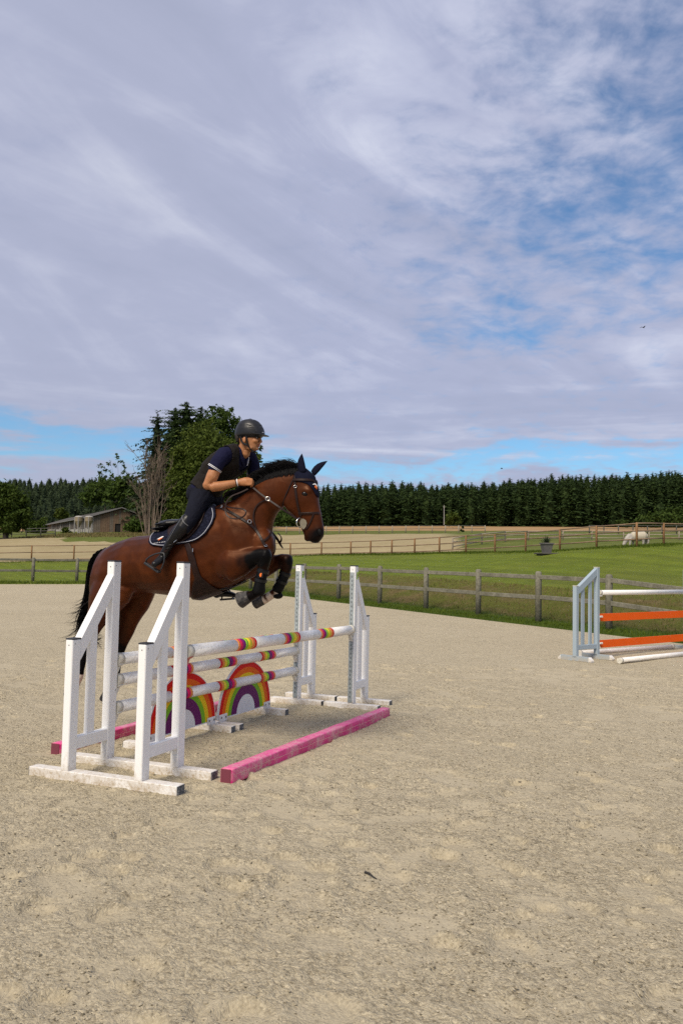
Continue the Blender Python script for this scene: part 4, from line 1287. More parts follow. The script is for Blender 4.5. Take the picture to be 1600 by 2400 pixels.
def shell(name, poly, off, mat, parent, both=True, xlim=None, test=None, thick=0.006):
    """a fitted covering: the part of the horse's skin inside the outline, lifted off it"""
    me = horse_body.data; n = len(me.vertices)
    nr = np.empty(n*3); me.vertices.foreach_get('normal', nr); nr = nr.reshape(-1, 3)
    co = HCO.copy(); q = co.copy()
    if both: q[:, 0] = XH-np.abs(q[:, 0]-XH)
    ok = inpoly(project(q), poly)
    if xlim is not None: ok &= (co[:, 0]-XH > xlim[0]) & (co[:, 0]-XH < xlim[1])
    if test is not None: ok &= test(co)
    fs = [tuple(p.vertices) for p in me.polygons if all(ok[v] for v in p.vertices)]
    ids = sorted({v for f in fs for v in f}); mp = {v: i for i, v in enumerate(ids)}
    P = (co+nr*off)[ids]
    fs = [tuple(mp[v] for v in f) for f in fs]
    # relax the ragged rim
    from collections import Counter
    ec = Counter(tuple(sorted((f[i], f[(i+1) % len(f)]))) for f in fs for i in range(len(f)))
    rim = [e for e, c in ec.items() if c == 1]
    nb = {}
    for a, b_ in rim: nb.setdefault(a, []).append(b_); nb.setdefault(b_, []).append(a)
    for _ in range(6):
        P2 = P.copy()
        for v, ns in nb.items():
            if len(ns) == 2: P2[v] = P[v]*0.4+(P[ns[0]]+P[ns[1]])*0.3
        P = P2
    me2 = bpy.data.meshes.new(name); me2.from_pydata([tuple(p) for p in P], [], fs)
    me2.materials.append(mat)
    me2.polygons.foreach_set('use_smooth', [True]*len(fs)); me2.update()
    o = link(name, me2, parent)
    sd_ = o.modifiers.new('thickness', 'SOLIDIFY'); sd_.thickness = thick; sd_.offset = -0.2
    return o

# eyes, hooves, boots
for sx in (-1, 1):
    b = MB(); b.ellipsoid(hp(713, 1156.5, sx*0.076), 0.016, 0.040, 0.028, np.array(Matrix.Rotation(rad(20), 3, 'X')), 14, 10); lid = b.build('eyelid', M_HAIR, horse, smooth=True)
    b = MB(); b.ellipsoid(hp(713, 1157, sx*0.080), 0.018, 0.026, 0.020, None, 14, 10); b.build('eye', M_EYE, lid, smooth=True)
    b = MB(); b.ellipsoid(hp(748.5, 1247, sx*0.055), 0.012, 0.020, 0.030, np.array(Matrix.Rotation(rad(-18), 3, 'X')), 12, 8); b.build('nostril', M_HAIR, horse, smooth=True)
def hoof(c0, c1, r0, r1, mat=M_HOOF):
    b = MB(); c0, c1 = np.array(c0), np.array(c1)
    b.tube([c0-(c1-c0)*0.1, c0+(c1-c0)*0.12, c1-(c1-c0)*0.06, c1], [r0*0.9, r0, r1, r1*0.93], 16)
    return b.build('hoof', mat, horse, smooth=False)
hoof(hp(583, 1398, xn), hp(562, 1407, xn), .056, .074)
hoof(hp(617, 1405, xf), hp(597, 1412, xf), .050, .062)
hoof(hp(255, 1620, .15), hp(248, 1642, .15), .050, .064)
hoof(hp(172, 1611, -.15), hp(164, 1632, -.15), .050, .064)
for (pts, rr, x0) in (([(618, 1333), (613, 1350), (609, 1368), (607, 1384), (604, 1392)], [.050, .053, .052, .062, .058], xn), ([(670, 1340), (664, 1354), (657, 1370), (651, 1380), (648, 1386)], [.050, .052, .050, .056, .050], xf)):
    b = MB(); b.tube([hp(*p, x0) for p in pts], rr, 18, flat=0.9)
    bt = b.build('tendon_boot', M_BOOTP, horse, smooth=True)
    p = [hp(*q, x0) for q in pts]
    for k, (i, f) in enumerate(((0, 0.35), (1, 0.55))):
        c = p[i]*(1-f)+p[i+1]*f; ax = p[i+1]-p[i]
        b = MB(); rad_ = rr[i]*(1-f)+rr[i+1]*f
        b.tube([c-ax/np.linalg.norm(ax)*0.013, c+ax/np.linalg.norm(ax)*0.013], rad_+0.004, 18); b.build('boot_strap', M_BLACKL, bt)
    if x0 == xn:
        c = hp(611, 1348, xn-0.062)
        b = MB(); b.box(c, (0.006, 0.044, 0.046)); b.build('badge_patch', M_BLACKL, bt)
        b = MB(); b.ellipsoid(c-np.array((0.004, 0, 0)), 0.002, 0.011, 0.016, None, 10, 6)
        b.ellipsoid(c-np.array((0.004, 0.006, -0.012)), 0.002, 0.007, 0.007, None, 8, 6)
        b.build('orange_emblem', M_ORANGEP, bt)
# fetlock boot rear pads on far leg
b = MB(); b.ellipsoid(hp(651, 1396, xf), 0.04, 0.05, 0.030); b.build('fetlock_pad', M_BOOTP, horse, smooth=True)

# mane and tail: bundles of separate locks
def lock(mb, pts, r0, r1, n=4):
    K = len(pts); mb.tube(pts, [r0+(r1-r0)*(i/(K-1))**1.5 for i in range(K)], n, caps=False, flat=0.6)
def mane():
    rng = np.random.default_rng(8); mb = MB()
    n0 = 48
    root = resample([(552, 1166), (574, 1152), (603, 1131), (630, 1115), (660, 1105), (690, 1100), (706, 1099)], n0)
    tip = resample([(530, 1158), (556, 1138), (584, 1112), (606, 1092), (636, 1078), (664, 1074), (684, 1080)], n0)
    tan = np.gradient(root, axis=0); tan /= np.linalg.norm(tan, axis=1)[:, None]
    for i in range(1500):
        t = rng.random(); k = t*(n0-1); k0 = int(k); f = k-k0; k1 = min(k0+1, n0-1)
        r = root[k0]*(1-f)+root[k1]*f; q = tip[k0]*(1-f)+tip[k1]*f
        T = tan[k0]; Nn = np.array((T[1], -T[0])); Nn = Nn if Nn[1] < 0 else -Nn
        wav = 0.5*math.sin(t*31)+0.3*math.sin(t*77+1)
        ln = rng.uniform(0.55, 1.0)*(1+.14*wav)
        x0 = rng.normal(0, 0.02)
        v = q-r; hgt = max(0.0, float(v@Nn)); back = -float(v@T)
        side = -.012-rng.uniform(0, .05)*(rng.random() < .5)
        pts = []
        lay = rng.uniform(-4, 5)
        for s_ in (0, .25, .5, .75, 1.0):
            # up first, then swept back along the crest
            up_ = hgt*ln*math.sin(s_*1.45)-(s_**3)*(3+lay)
            bk = (back+10*ln)*ln*s_**1.7
            p = r+Nn*up_-T*bk
            pts.append(hp(p[0], p[1], x0+side*s_*1.3))
        lock(mb, pts, rng.uniform(.0055, .0085), 0.0009)
    for i in range(900):                 # short under layer lying on the near side of the crest
        t = rng.random(); k0 = int(t*(n0-1)); r = root[k0]; T = tan[k0]; Nn = np.array((T[1], -T[0])); Nn = Nn if Nn[1] < 0 else -Nn
        L = rng.uniform(4, 17); ja = rng.normal(0, .3)
        pts = []
        for s_ in (0, .35, .7, 1.0):
            p = r-Nn*(L*(.7+ja)*s_-5*math.sin(s_*3.1))-T*L*(.9-ja)*s_**1.3
            pts.append(hp(p[0], p[1], -.012-.062*min(1, s_*1.4)))
        lock(mb, pts, .0055, .0008)
    for i in range(30):                  # wind blown wisps near the poll
        r = (rng.uniform(645, 702), 0); r = (r[0], float(np.interp(r[0], root[:, 0], root[:, 1]))-rng.uniform(8, 18)); x0 = rng.normal(0, .02)
        L = rng.uniform(14, 36); pts = []
        for s_ in (0, .25, .5, .75, 1.0):
            pts.append(hp(r[0]-L*s_**1.2, r[1]-9*math.sin(s_*2.4)-2*s_, x0))
        lock(mb, pts, .0032, .0006)
    return mb.build('mane', M_HAIR, horse, smooth=True)
mane()
def tail():
    rng = np.random.default_rng(9); mb = MB()
    core = [(259, 1286), (246, 1290), (233, 1302), (224, 1324), (217, 1355), (211, 1390), (203, 1424), (194, 1458), (190, 1490)]
    wid = [10, 14, 17, 15, 12, 11, 13, 17, 17]
    C = resample(core, 26); Wd = np.interp(np.linspace(0, 1, 26), np.linspace(0, 1, 9), wid)
    for i in range(620):
        t0 = rng.choice([0, 1, 2, 3, 4, 5, 6]); n = int(rng.uniform(11, 25))
        n = min(n, 25-t0) if rng.random() < 0.8 else 25-t0
        s = np.clip(rng.normal(0, 0.42), -1, 1); x0 = rng.normal(0, 0.028)
        drift = rng.normal(0, 0.25)
        pts = []
        for k in range(t0, t0+n+1, 3 if n > 6 else 1):
            u_ = (k-t0)/n
            tg = C[min(k+1, 25)]-C[max(k-1, 0)]; tg = tg/np.linalg.norm(tg); nn = np.array((-tg[1], tg[0]))
            w = Wd[min(k, 25)]*(0.35+0.65*min(1, k/4))
            p = C[min(k, 25)]+nn*w*(s+drift*u_*u_)
            pts.append(hp(p[0], p[1], x0*(0.5+u_)))
        if len(pts) < 3: continue
        lock(mb, pts, rng.uniform(.006, .011), .0012)
    for i in range(150):                 # flying ends
        k = rng.integers(14, 25); a2 = C[k]; s = rng.normal(0, 6)
        L = rng.uniform(20, 55)
        dirx = -rng.uniform(0.2, 1.0) if rng.random() < 0.66 else rng.uniform(0.3, 1.1)
        d2 = np.array((dirx, rng.uniform(0.5, 1.1))); d2 /= np.linalg.norm(d2)
        pts = []
        x0 = rng.normal(0, 0.04)
        for q in range(6):
            f = q/5
            p = a2+np.array((s*0.6, 0))+d2*L*f+np.array((0, 1))*L*0.35*(f-f*f)*rng.uniform(.4, 1.5)+np.array((dirx*8*f*f, -6*f*f))
            pts.append(hp(p[0], p[1], x0*(1+f)))
        lock(mb, pts, rng.uniform(.003, .0055), .0007)
    # ends that swing out on the inner side, by the hock
    for i in range(60):
        a2 = np.array((rng.uniform(205, 214), rng.uniform(1470, 1500))); e = np.array((rng.uniform(226, 243), rng.uniform(1482, 1522)))
        md = (a2+e)/2+np.array((0, rng.uniform(0, 12)))
        lock(mb, [hp(*a2, -.02), hp(*(a2*.5+md*.5), -.03), hp(*md, -.03), hp(*(md*.4+e*.6), -.03), hp(*e, rng.normal(-.03, .02))], .0045, .0008)
    return mb.build('tail', M_HAIR, horse)
tail()

# ------------------------------------------------------------------ ear bonnet
bon = thing('ear_bonnet', tuple(hp(720, 1110)), 'navy crocheted bonnet covering the ears and forehead of the jumping horse', 'ear bonnet')
shell('cap', [(692, 1078), (712, 1080), (760, 1090), (790, 1130), (780, 1170), (746, 1170), (737, 1161), (730, 1148), (722, 1138), (712, 1133), (697, 1131), (690, 1118)], 0.007, M_NAVY, bon, thick=0.006)
def ear(name, base, tip, w, x0, tilt):
    a, t = hp(*base, x0), hp(*tip, x0+tilt)
    ax = t-a; L = np.linalg.norm(ax); ax /= L
    side = np.cross(ax, XV); side /= np.linalg.norm(side); fr = np.cross(side, ax)
    prof = [(0, .80), (.12, .95), (.3, 1.0), (.5, .90), (.7, .66), (.86, .36), (.96, .14), (1.0, .03)]
    rings = []
    for (s, f) in prof:
        bend = side*0.012*math.sin(s*3.1)
        ring = []
        for k in range(14):
            th = 2*math.pi*k/14
            ring.append(a+ax*L*s+bend+side*w*f*math.cos(th)+fr*w*0.62*f*math.sin(th)*(1.0 if math.sin(th) < 0 else 0.45))
        rings.append(ring)
    b = MB(); b.loft(rings); return b.build(name, M_NAVY, bon, smooth=True)
ear('ear', (709, 1108), (707.5, 1063), .040, -.055, -.01)
ear('ear', (733, 1110), (767, 1080.5), .034, .055, .03)
# emblem on the forehead flap: white wing over an orange one
P0, N0 = hit(735.5, 1139, 0.0145)
cx_ = np.cross(N0, (0, 0, 1)); cx_ /= np.linalg.norm(cx_); cx_ = -cx_ if np.dot(cx_, RGT) < 0 else cx_; cy_ = np.cross(N0, cx_); cy_ = -cy_ if cy_[2] < 0 else cy_
def decal(name, pts2, mat, parent, sc=1.0, P=P0, A=None, B=None):
    A = cx_ if A is None else A; B = cy_ if B is None else B
    nn = np.cross(A, B)
    b = MB(); b.prism([P+A*x*sc+B*y*sc for (x, y) in pts2], nn, 0.004)
    return b.build(name, mat, parent)
decal('white_emblem', [(-.030, .006), (-.018, .015), (-.004, .020), (.010, .018), (.022, .006), (.030, -.010), (.022, -.008), (.010, .004), (.0, .008), (-.016, .006)], M_WHITEP, bon)
decal('orange_emblem', [(-.004, -.004), (.008, .004), (.018, -.006), (.020, -.016), (.014, -.032), (.008, -.022), (-.006, -.016)], M_ORANGEP, bon)

# ------------------------------------------------------------------ bridle
br = thing('bridle', tuple(hp(705, 1170)), 'brown leather bridle with large bit ring and long reins on the bay horse', 'bridle')
def both(px, n, off, width, thick, name, mat=M_LEATHER, closefront=False):
    P, Nn = drape(px, n, off)
    m_ = MB(); strap(name, P, Nn, width, thick, mat, br, mb=m_); m_.build(name, mat, br)
    m_ = MB(); strap(name, mirror(P), Nn*np.array((-1, 1, 1)), width, thick, mat, br, mb=m_); m_.build(name, mat, br)
    return P, Nn
def across(px, n, off, width, thick, name):
    """strap over the front of the face: near side drape, joined to its mirror image"""
    P, Nn = drape(px, n, off)
    P2 = np.vstack([P, mirror(P)[::-1]]); N2 = np.vstack([Nn, (Nn*np.array((-1, 1, 1)))[::-1]])
    for _ in range(2): P2[1:-1] = P2[1:-1]*.5+(P2[:-2]+P2[2:])*.25
    return strap(name, P2, N2, width, thick, M_LEATHER, br)
both([(690, 1116), (691.5, 1130), (693, 1150), (696, 1172), (699, 1190), (705, 1210)], 16, .006, .022, .008, 'cheekpiece')
both([(692, 1114), (680, 1140), (668, 1165), (663, 1184)], 12, .005, .014, .007, 'throatlash')
across([(690, 1126), (705, 1125), (725, 1126), (737, 1128), (743, 1130)], 16, .016, .022, .011, 'browband')
across([(700, 1204), (712, 1203), (732, 1203), (748, 1202), (753, 1200)], 14, .008, .020, .009, 'noseband')
both([(735, 1204), (730, 1218), (726, 1230), (718, 1240)], 10, .006, .014, .007, 'flash_strap')
P, Nn = hit(708.5, 1224, 0.036)
b = MB(); b.tube([P+(cx_*math.cos(a)+np.array((0, 0, 1))*math.sin(a))*0.041 for a in np.linspace(0, 6.2832, 25)], .0048, 8, caps=False); b.build('bit_ring', M_CHROME, br, smooth=True)
b = MB()
out = [(-.026, .012), (-.018, .03), (.002, .038), (.022, .026), (.030, .004), (.024, -.022), (.006, -.044), (-.014, -.030), (-.020, -.010)]
A_, B_ = RGT*1.0, np.array((0, 0, 1.0))
b.prism([P+Nn*(-0.006)+A_*(x*1.15+.022)+B_*(y*1.15-.008) for (x, y) in out], np.cross(A_, B_), 0.006); b.build('bit_guard', M_BITCHEEK, br)
b = MB(); c = hit(693, 1141, .012)[0]
b.tube([c+(RGT*math.cos(a)*.014+np.array((0, 0, 1))*math.sin(a)*.010) for a in np.linspace(0, 6.2832, 17)], .0022, 6, caps=False); b.build('buckle', M_CHROME, br)

def free_strap(name, px, x0s, width, thick, mat, parent, n=24):
    """a strap hanging free in the air, at lateral offsets x0s"""
    q = resample([(a[0], a[1], c) for a, c in zip(px, x0s)], n)
    P = np.array([hp(a, b_, c) for a, b_, c in q])
    return strap(name, P, np.tile(np.array((-0.9, -0.35, 0.25)), (n, 1)), width, thick, mat, parent)
REIN = [(590, 1140), (606, 1154), (627.5, 1170), (655, 1189), (680, 1205), (700, 1219)]
free_strap('rein', REIN, [-.13, -.15, -.17, -.16, -.125, -.09], .018, .006, M_LEATHER, br)
free_strap('rein', REIN, [.13, .15, .17, .16, .125, .09], .018, .006, M_LEATHER, br)
free_strap('rein_end', [(581, 1146), (562, 1155), (543, 1162), (531, 1174), (527, 1194), (531, 1209), (545, 1216), (560, 1216), (573, 1210), (579, 1200), (572, 1193), (552, 1191), (535, 1189), (524, 1183), (523, 1168), (530, 1155), (545, 1148), (560, 1149)],
           [-.16, -.2, -.24, -.26, -.27, -.28, -.285, -.285, -.28, -.275, -.27, -.26, -.24, -.18, -.1, -.05, 0, .03], .013, .005, M_LEATHER, br, 60)
b = MB(); c = hp(627.5, 1169, -.175)
b.tube([c+(RGT*math.cos(a)*.019+np.array((0, 0, 1))*math.sin(a)*.017) for a in np.linspace(0, 6.2832, 17)], .0035, 6, caps=False); b.build('martingale_ring', M_CHROME, br)

# ------------------------------------------------------------------ breastplate
bp = thing('breastplate', tuple(hp(600, 1250)), 'brown leather breastplate straps across the shoulder and chest of the bay horse', 'breastplate')
def dstrap(px, n, off, width, thick, name, parent, mat=M_LEATHER, mir=True):
    P, Nn = drape(px, n, off)
    strap(name, P, Nn, width, thick, mat, parent)
    if mir: strap(name, mirror(P), Nn*np.array((-1, 1, 1)), width, thick, mat, parent)
dstrap([(496, 1190), (518, 1191), (540, 1201), (562, 1213), (584, 1228), (602, 1243), (612, 1262), (623, 1284)], 26, .007, .024, .009, 'shoulder_strap', bp)
dstrap([(600, 1241), (594, 1220), (595, 1198), (604, 1182), (618, 1173), (627, 1172)], 20, .012, .012, .006, 'martingale_strap', bp)
dstrap([(615, 1270), (628, 1262), (634, 1250)], 8, .010, .018, .008, 'chest_strap', bp)
free_strap('hanging_strap', [(636, 1246), (642, 1254), (646, 1264), (644, 1271)], [.0, .01, .01, .0], .008, .008, M_BLACKL, bp, 10)
for (q, r_) in (((584, 1224), .017), ((521, 1190), .014), ((622, 1282), .013)):
    c, nn = hit(*q, .016); a_ = np.cross(nn, (0, 0, 1)); a_ /= np.linalg.norm(a_); c_ = np.cross(nn, a_)
    b = MB(); b.tube([c+(a_*math.cos(t)*r_+c_*math.sin(t)*r_) for t in np.linspace(0, 6.2832, 17)], .004, 6, caps=False); b.build('ring', M_CHROME, bp)

# ------------------------------------------------------------------ saddle pad, saddle, girth
pad = thing('saddle_pad', tuple(hp(430, 1250)), 'navy quilted saddle pad with pale piping under the saddle', 'saddle pad')
PADPOLY = [(349, 1276), (351, 1264), (360, 1253), (372, 1243), (372, 1200), (500, 1160), (508, 1196), (509, 1210), (500, 1231), (486, 1252), (466, 1268), (445, 1274), (420, 1278), (388, 1284), (360, 1282)]
shell('quilted_cloth', PADPOLY, 0.016, M_QUILT, pad, thick=0.012)
PIPE = [(366, 1250), (356, 1260), (354, 1273), (360, 1279), (388, 1281), (420, 1274), (445, 1270), (464, 1264), (483, 1249), (497, 1229), (504, 1209), (500, 1196)]
dstrap(PIPE, 60, .026, .005, .006, 'piping', pad, M_PIPE)
c, nn = hit(381, 1266, .030)
a_ = np.cross((0, 0, 1), nn); a_ /= np.linalg.norm(a_); a_ = a_ if np.dot(a_, RGT) > 0 else -a_; c_ = np.cross(nn, a_); c_ = c_ if c_[2] > 0 else -c_
decal('white_emblem', [(-.040, -.012), (-.020, .002), (.0, .014), (.018, .022), (.036, .020), (.022, .010), (.006, .004), (-.014, -.006)], M_WHITEP, pad, 1.0, c, a_, c_)
decal('orange_emblem', [(-.020, -.018), (-.010, -.004), (.008, .0), (.026, .008), (.018, -.006), (.004, -.014), (-.008, -.022)], M_ORANGEP, pad, 1.0, c, a_, c_)
b = MB()
for k in range(15):                      # line of small white lettering, too small to read in the photograph
    x = -.062+k*.0085
    if k in (6, 9): continue
    h_ = .005+.003*((k*7) % 3)/2
    q, n2 = hit(365+k*1.9, 1277.2-(k*0.32), .030)
    b.beam(q-c_*h_/2, q+c_*h_/2, .0022, .002, up=nn)
    if k % 2 == 0: b.beam(q-c_*h_/2, q-c_*h_/2+a_*.005, .0022, .002, up=nn)
    else: b.beam(q+c_*h_/3, q+c_*h_/3+a_*.005, .0022, .002, up=nn)
b.build('lettering', M_WHITEP, pad, kind='stuff')

sad = thing('saddle', tuple(hp(440, 1225)), 'brown and black jumping saddle under the rider', 'saddle')
S = Body()
S.loft([((392, 1220), (388, 1243), .15), ((410, 1217), (405, 1240), .17), ((430, 1217), (428, 1236), .14), ((455, 1205), (455, 1228), .12), ((475, 1190), (478, 1215), .10), ((490, 1178), (494, 1202), .09), ((498, 1178), (503, 1196), .06)])
S.fuse('seat', M_BLACKL, sad, .009, 5)
for (l, r_, th, w) in (((378, 1231), (412, 1226), 4.5, .17), ((371, 1241), (410, 1236), 3.5, .19)):
    Q = Body(); Q.loft([((l[0], l[1]-th*.7), (l[0]+1, l[1]+th), w*.7), ((l[0]+10, l[1]-th), (l[0]+10, l[1]+th), w), (((r_[0]), r_[1]-th), (r_[0], r_[1]+th), w)]); Q.fuse('rear_panel', M_BLACKL, sad, .007, 3)
shell('flap', [(425, 1225), (470, 1190), (484, 1192), (486, 1206), (480, 1224), (468, 1242), (450, 1262), (430, 1274), (405, 1272), (396, 1255), (400, 1232)], 0.030, M_LEATHER, sad, thick=0.010)
shell('knee_roll', [(462, 1222), (470, 1196), (478, 1193), (481, 1208), (473, 1226), (456, 1250), (445, 1262), (440, 1256)], 0.048, M_LEATHER, sad, thick=0.018)
shell('girth_strap', [(430, 1272), (448, 1270), (458, 1300), (466, 1330), (474, 1352), (500, 1372), (520, 1382), (527, 1392), (500, 1402), (476, 1412), (455, 1412), (447, 1396), (450, 1370), (456, 1355), (450, 1335), (440, 1305)], 0.012, M_LEATHER, sad, thick=0.010)
dstrap([(513, 1380), (540, 1376), (560, 1368), (575, 1358)], 10, .010, .018, .008, 'girth_tab', sad, M_BLACKL)
for q in ((455, 1290), ):
    c, nn = hit(*q, .022); b = MB(); b.box(c, (.012, .006, .03)); b.build('buckle', M_CHROME, sad)
# far stirrup and foot show below the belly; near stirrup holds the boot
def stirrup(c, x0, parent, ang, sc=1.0):
    pass
# ------------------------------------------------------------------ rider
def skin_fn(N, tc, b, nt):
    P = geo_pos(N)
    at = nt.nodes.new('ShaderNodeAttribute'); at.attribute_name = 'coat'
    sp = nt.nodes.new('ShaderNodeSeparateColor'); nt.links.new(at.outputs['Color'], sp.inputs[0])
    n1 = N.noise(P, 24.0, 4, 0.6)
    c = N.ramp(n1, [(0.3, (0.34, 0.140, 0.055)), (0.7, (0.43, 0.188, 0.080))])
    c = N.mix(N.math('MULTIPLY', sp.outputs[0], N.ramp(N.noise(P, 120, 2, .5), [(0.3, .45), (0.6, .8)])), c, (0.10, 0.055, 0.035))
    nt.links.new(c, b.inputs['Base Color'])
    b.inputs['Subsurface Weight'].default_value = 0.06
    b.inputs['Subsurface Radius'].default_value = (0.02, 0.008, 0.004)
M_SKIN = material('skin', skin_fn, rough=0.5, spec=0.4)
def cloth(name, c, rough=0.85, sheen=0.0):
    def fn(N, tc, b, nt):
        P = geo_pos(N)
        n = N.noise(P, 9, 4, 0.55, 0.8)
        nt.links.new(N.mix(N.ramp(n, [(0.3, .35), (0.7, 0.0)]), c, tuple(q*0.55 for q in c)), b.inputs['Base Color'])
        set_bump(N, b, nt, N.math('ADD', n, N.math('MULTIPLY', N.noise(P, 28, 3, .5, .4), 0.35)), 0.55, 0.035)
    return material(name, fn, rough=rough, sheen=sheen, spec=0.12)
M_POLO = cloth('navy_cotton', (0.0095, 0.0100, 0.034))
M_VEST = cloth('dark_brown_vest', (0.0165, 0.0135, 0.0115), 0.75)
M_BREECH = cloth('dark_navy_breeches', (0.0085, 0.0095, 0.017))
M_HELMET = material('matt_black_helmet', None, (0.0125, 0.0132, 0.0150), 0.38, var=0.1, vscale=8, spec=0.35)
M_HELMB = material('helmet_slot', None, (0.004, 0.004, 0.005), 0.8)
M_WHITECLOTH = material('white_trim', None, (0.72, 0.72, 0.74), 0.8)
M_LIPS = material('lips', None, (0.30, 0.085, 0.065), 0.45)
M_BROWHAIR = material('dark_brown_hair', None, (0.014, 0.009, 0.007), 0.7)
M_STEELD = material('stirrup_composite', None, (0.018, 0.019, 0.021), 0.38, spec=0.5)

rider = thing('person', tuple(hp(465, 1190)), 'rider in navy polo shirt, dark vest and black helmet leaning forward over the horse', 'person')
TORSO = [((504, 1176), (449, 1163), .160), ((508, 1160), (452, 1142), .158), ((520, 1143), (463, 1125), .146), ((536, 1126), (477, 1107), .150), ((555, 1110), (487, 1087), .172), ((570, 1094), (508, 1069), .185), ((576, 1080), (528, 1055), .165), ((575, 1066), (541, 1047), .10)]
def inflate(secs, px, w):
    out = []
    for (a, b_, q) in secs:
        a, b_ = np.array(a, float), np.array(b_, float); d = (a-b_)/np.linalg.norm(a-b_)
        out.append((tuple(a+d*px), tuple(b_-d*px), q+w))
    return out
# --- the body itself, one skin
B = Body()
B.loft(inflate(TORSO, -7, -.030))
B.loft([((598, 989), (564, 991), .055), ((605, 1000), (558, 1003), .071), ((607.5, 1014), (557, 1016), .076), ((608, 1023), (558, 1027), .074), ((606.5, 1031), (562, 1037), .069), ((606.5, 1039), (567, 1045), .062), ((605, 1047), (573, 1051), .054), ((603.5, 1052.5), (580, 1055.5), .043), ((600, 1056), (585, 1057.5), .030)],
       0.0, ex=2.3, dark=[0, 0, 0, .05, .1, .5, .8, .8, .8])
def _nose():
    tip = hp(613.2, 1036.2)
    B.mb.tube([hp(606, 1020.5), hp(608.6, 1025), hp(610.6, 1031), tip-np.array((0, -.004, 0))], [.007, .0085, .0115, .0125], 10)
    B.mb.ellipsoid(tip+np.array((0, .004, .001)), .012, .0105, .0095)
    for sx in (-1, 1): B.mb.ellipsoid(hp(609.6, 1036.8, sx*.011), .0085, .012, .0085)
    B.mb.ellipsoid(hp(604.5, 1020.5), .055, .016, .010)          # brow ridge
    for sx in (-1, 1):
        B.mb.ellipsoid(hp(598, 1033, sx*.036), .024, .034, .022)   # cheek bones
        B.mb.ellipsoid(hp(584, 1049, sx*.042), .016, .040, .020)      # jaw
    B.mb.ellipsoid(hp(602.5, 1052.5), .020, .016, .013)          # chin
    B.mb.ellipsoid(hp(607, 1042), .022, .012, .009)
_nose()
for sx in (-1, 1):      # ears
    B.mb.ellipsoid(hp(573, 1031, sx*.078), .012, .016, .030)
B.marks += [(hp(608, 1030), 0, 0, .05), (hp(596, 1032, -.06), 0, 0, .06), (hp(570, 1030, -.07), 0, 0, .06)]
NECK = [hp(575, 1044), hp(570, 1056), hp(564, 1070), hp(556, 1086)]
B.tube(NECK, [.054, .054, .056, .050], flat=1.0)
ARM = [(536, 1064, -.14), (521, 1074, -.20), (506, 1097, -.245), (497, 1118, -.265), (487, 1136, -.275), (500, 1141, -.262), (518, 1139, -.230), (538, 1135, -.190), (557, 1131, -.150), (568, 1130, -.138)]
B.tube([hp(*p) for p in ARM], [.045, .046, .052, .055, .045, .046, .043, .036, .029, .031])
B.ball(hp(486, 1137, -.275), .04, .042, .042)
FARM = [(572, 1064, .12), (588, 1080, .19), (592, 1100, .22), (590, 1124, .23), (592, 1138, .21), (603, 1138, .16), (611, 1136, .12)]
B.tube([hp(*p) for p in FARM], [.06, .056, .052, .046, .044, .034, .030])
def hand(o, sgn):
    """closed fist round the rein: palm, four bent fingers and a thumb; o = (px, py, x0) of the wrist"""
    def q(dx, dy, x): return hp(o[0]+dx, o[1]+dy, o[2]+sgn*x)
    B.mb.tube([q(-2, 0, 0), q(8, -1, 0), q(17, -1, 0.004), q(24, 0, .008)], [.030, .036, .038, .032], 14, flat=0.62, up=(1, 0, 0))
    for k, (y0, ln) in enumerate(((-6.5, 1.0), (-2.5, 1.08), (1.5, 1.0), (5.5, .84))):
        kn = q(23, y0, -.010)
        a1 = q(23+7.5*ln, y0-0.5, -.014+.001*k)
        a2 = q(23+10*ln, y0+3.2, .006)
        a3 = q(23+5.0*ln, y0+5.4, .018)
        B.mb.tube([q(15, y0*.8, -.004), kn, a1, a2, a3], [.0095, .0110, .0100, .0092, .0078], 8)
        for p_, r_ in ((kn, .0112), (a1, .0104), (a2, .0094), (a3, .0078)): B.mb.ellipsoid(p_, r_, r_, r_, None, 8, 6)
    B.mb.tube([q(6, -5, .012), q(13, -9, .020), q(21, -9.5, .022), q(29, -7.5, .016)], [.014, .0125, .0105, .0088], 8)
    B.mb.ellipsoid(q(29, -7.5, .016), .009, .009, .009, None, 8, 6)
hand((560, 1130.5, -.146), 1)
hand((606, 1137, .135), -1)
# legs under the clothing
for sx in (-1, 1):
    if sx < 0: L = [(474, 1164, -.09), (462, 1187, -.19), (450, 1212, -.285), (438, 1228, -.315), (412, 1254, -.325), (388, 1292, -.33)]
    else: L = [(490, 1168, .09), (505, 1195, .19), (515, 1225, .285), (520, 1250, .31), (518, 1300, .32), (512, 1380, .31)]
    B.tube([hp(*p) for p in L], [.085, .070, .050, .045, .040, .028])
B.marks += [(hp(575, 1060), 0, 0, .08), (hp(540, 1100), 0, 0, .2), (hp(500, 1120, -.25), 0, 0, .1), (hp(560, 1130, -.15), 0, 0, .1)]
B.fuse('body', M_SKIN, rider, .0058, 5)
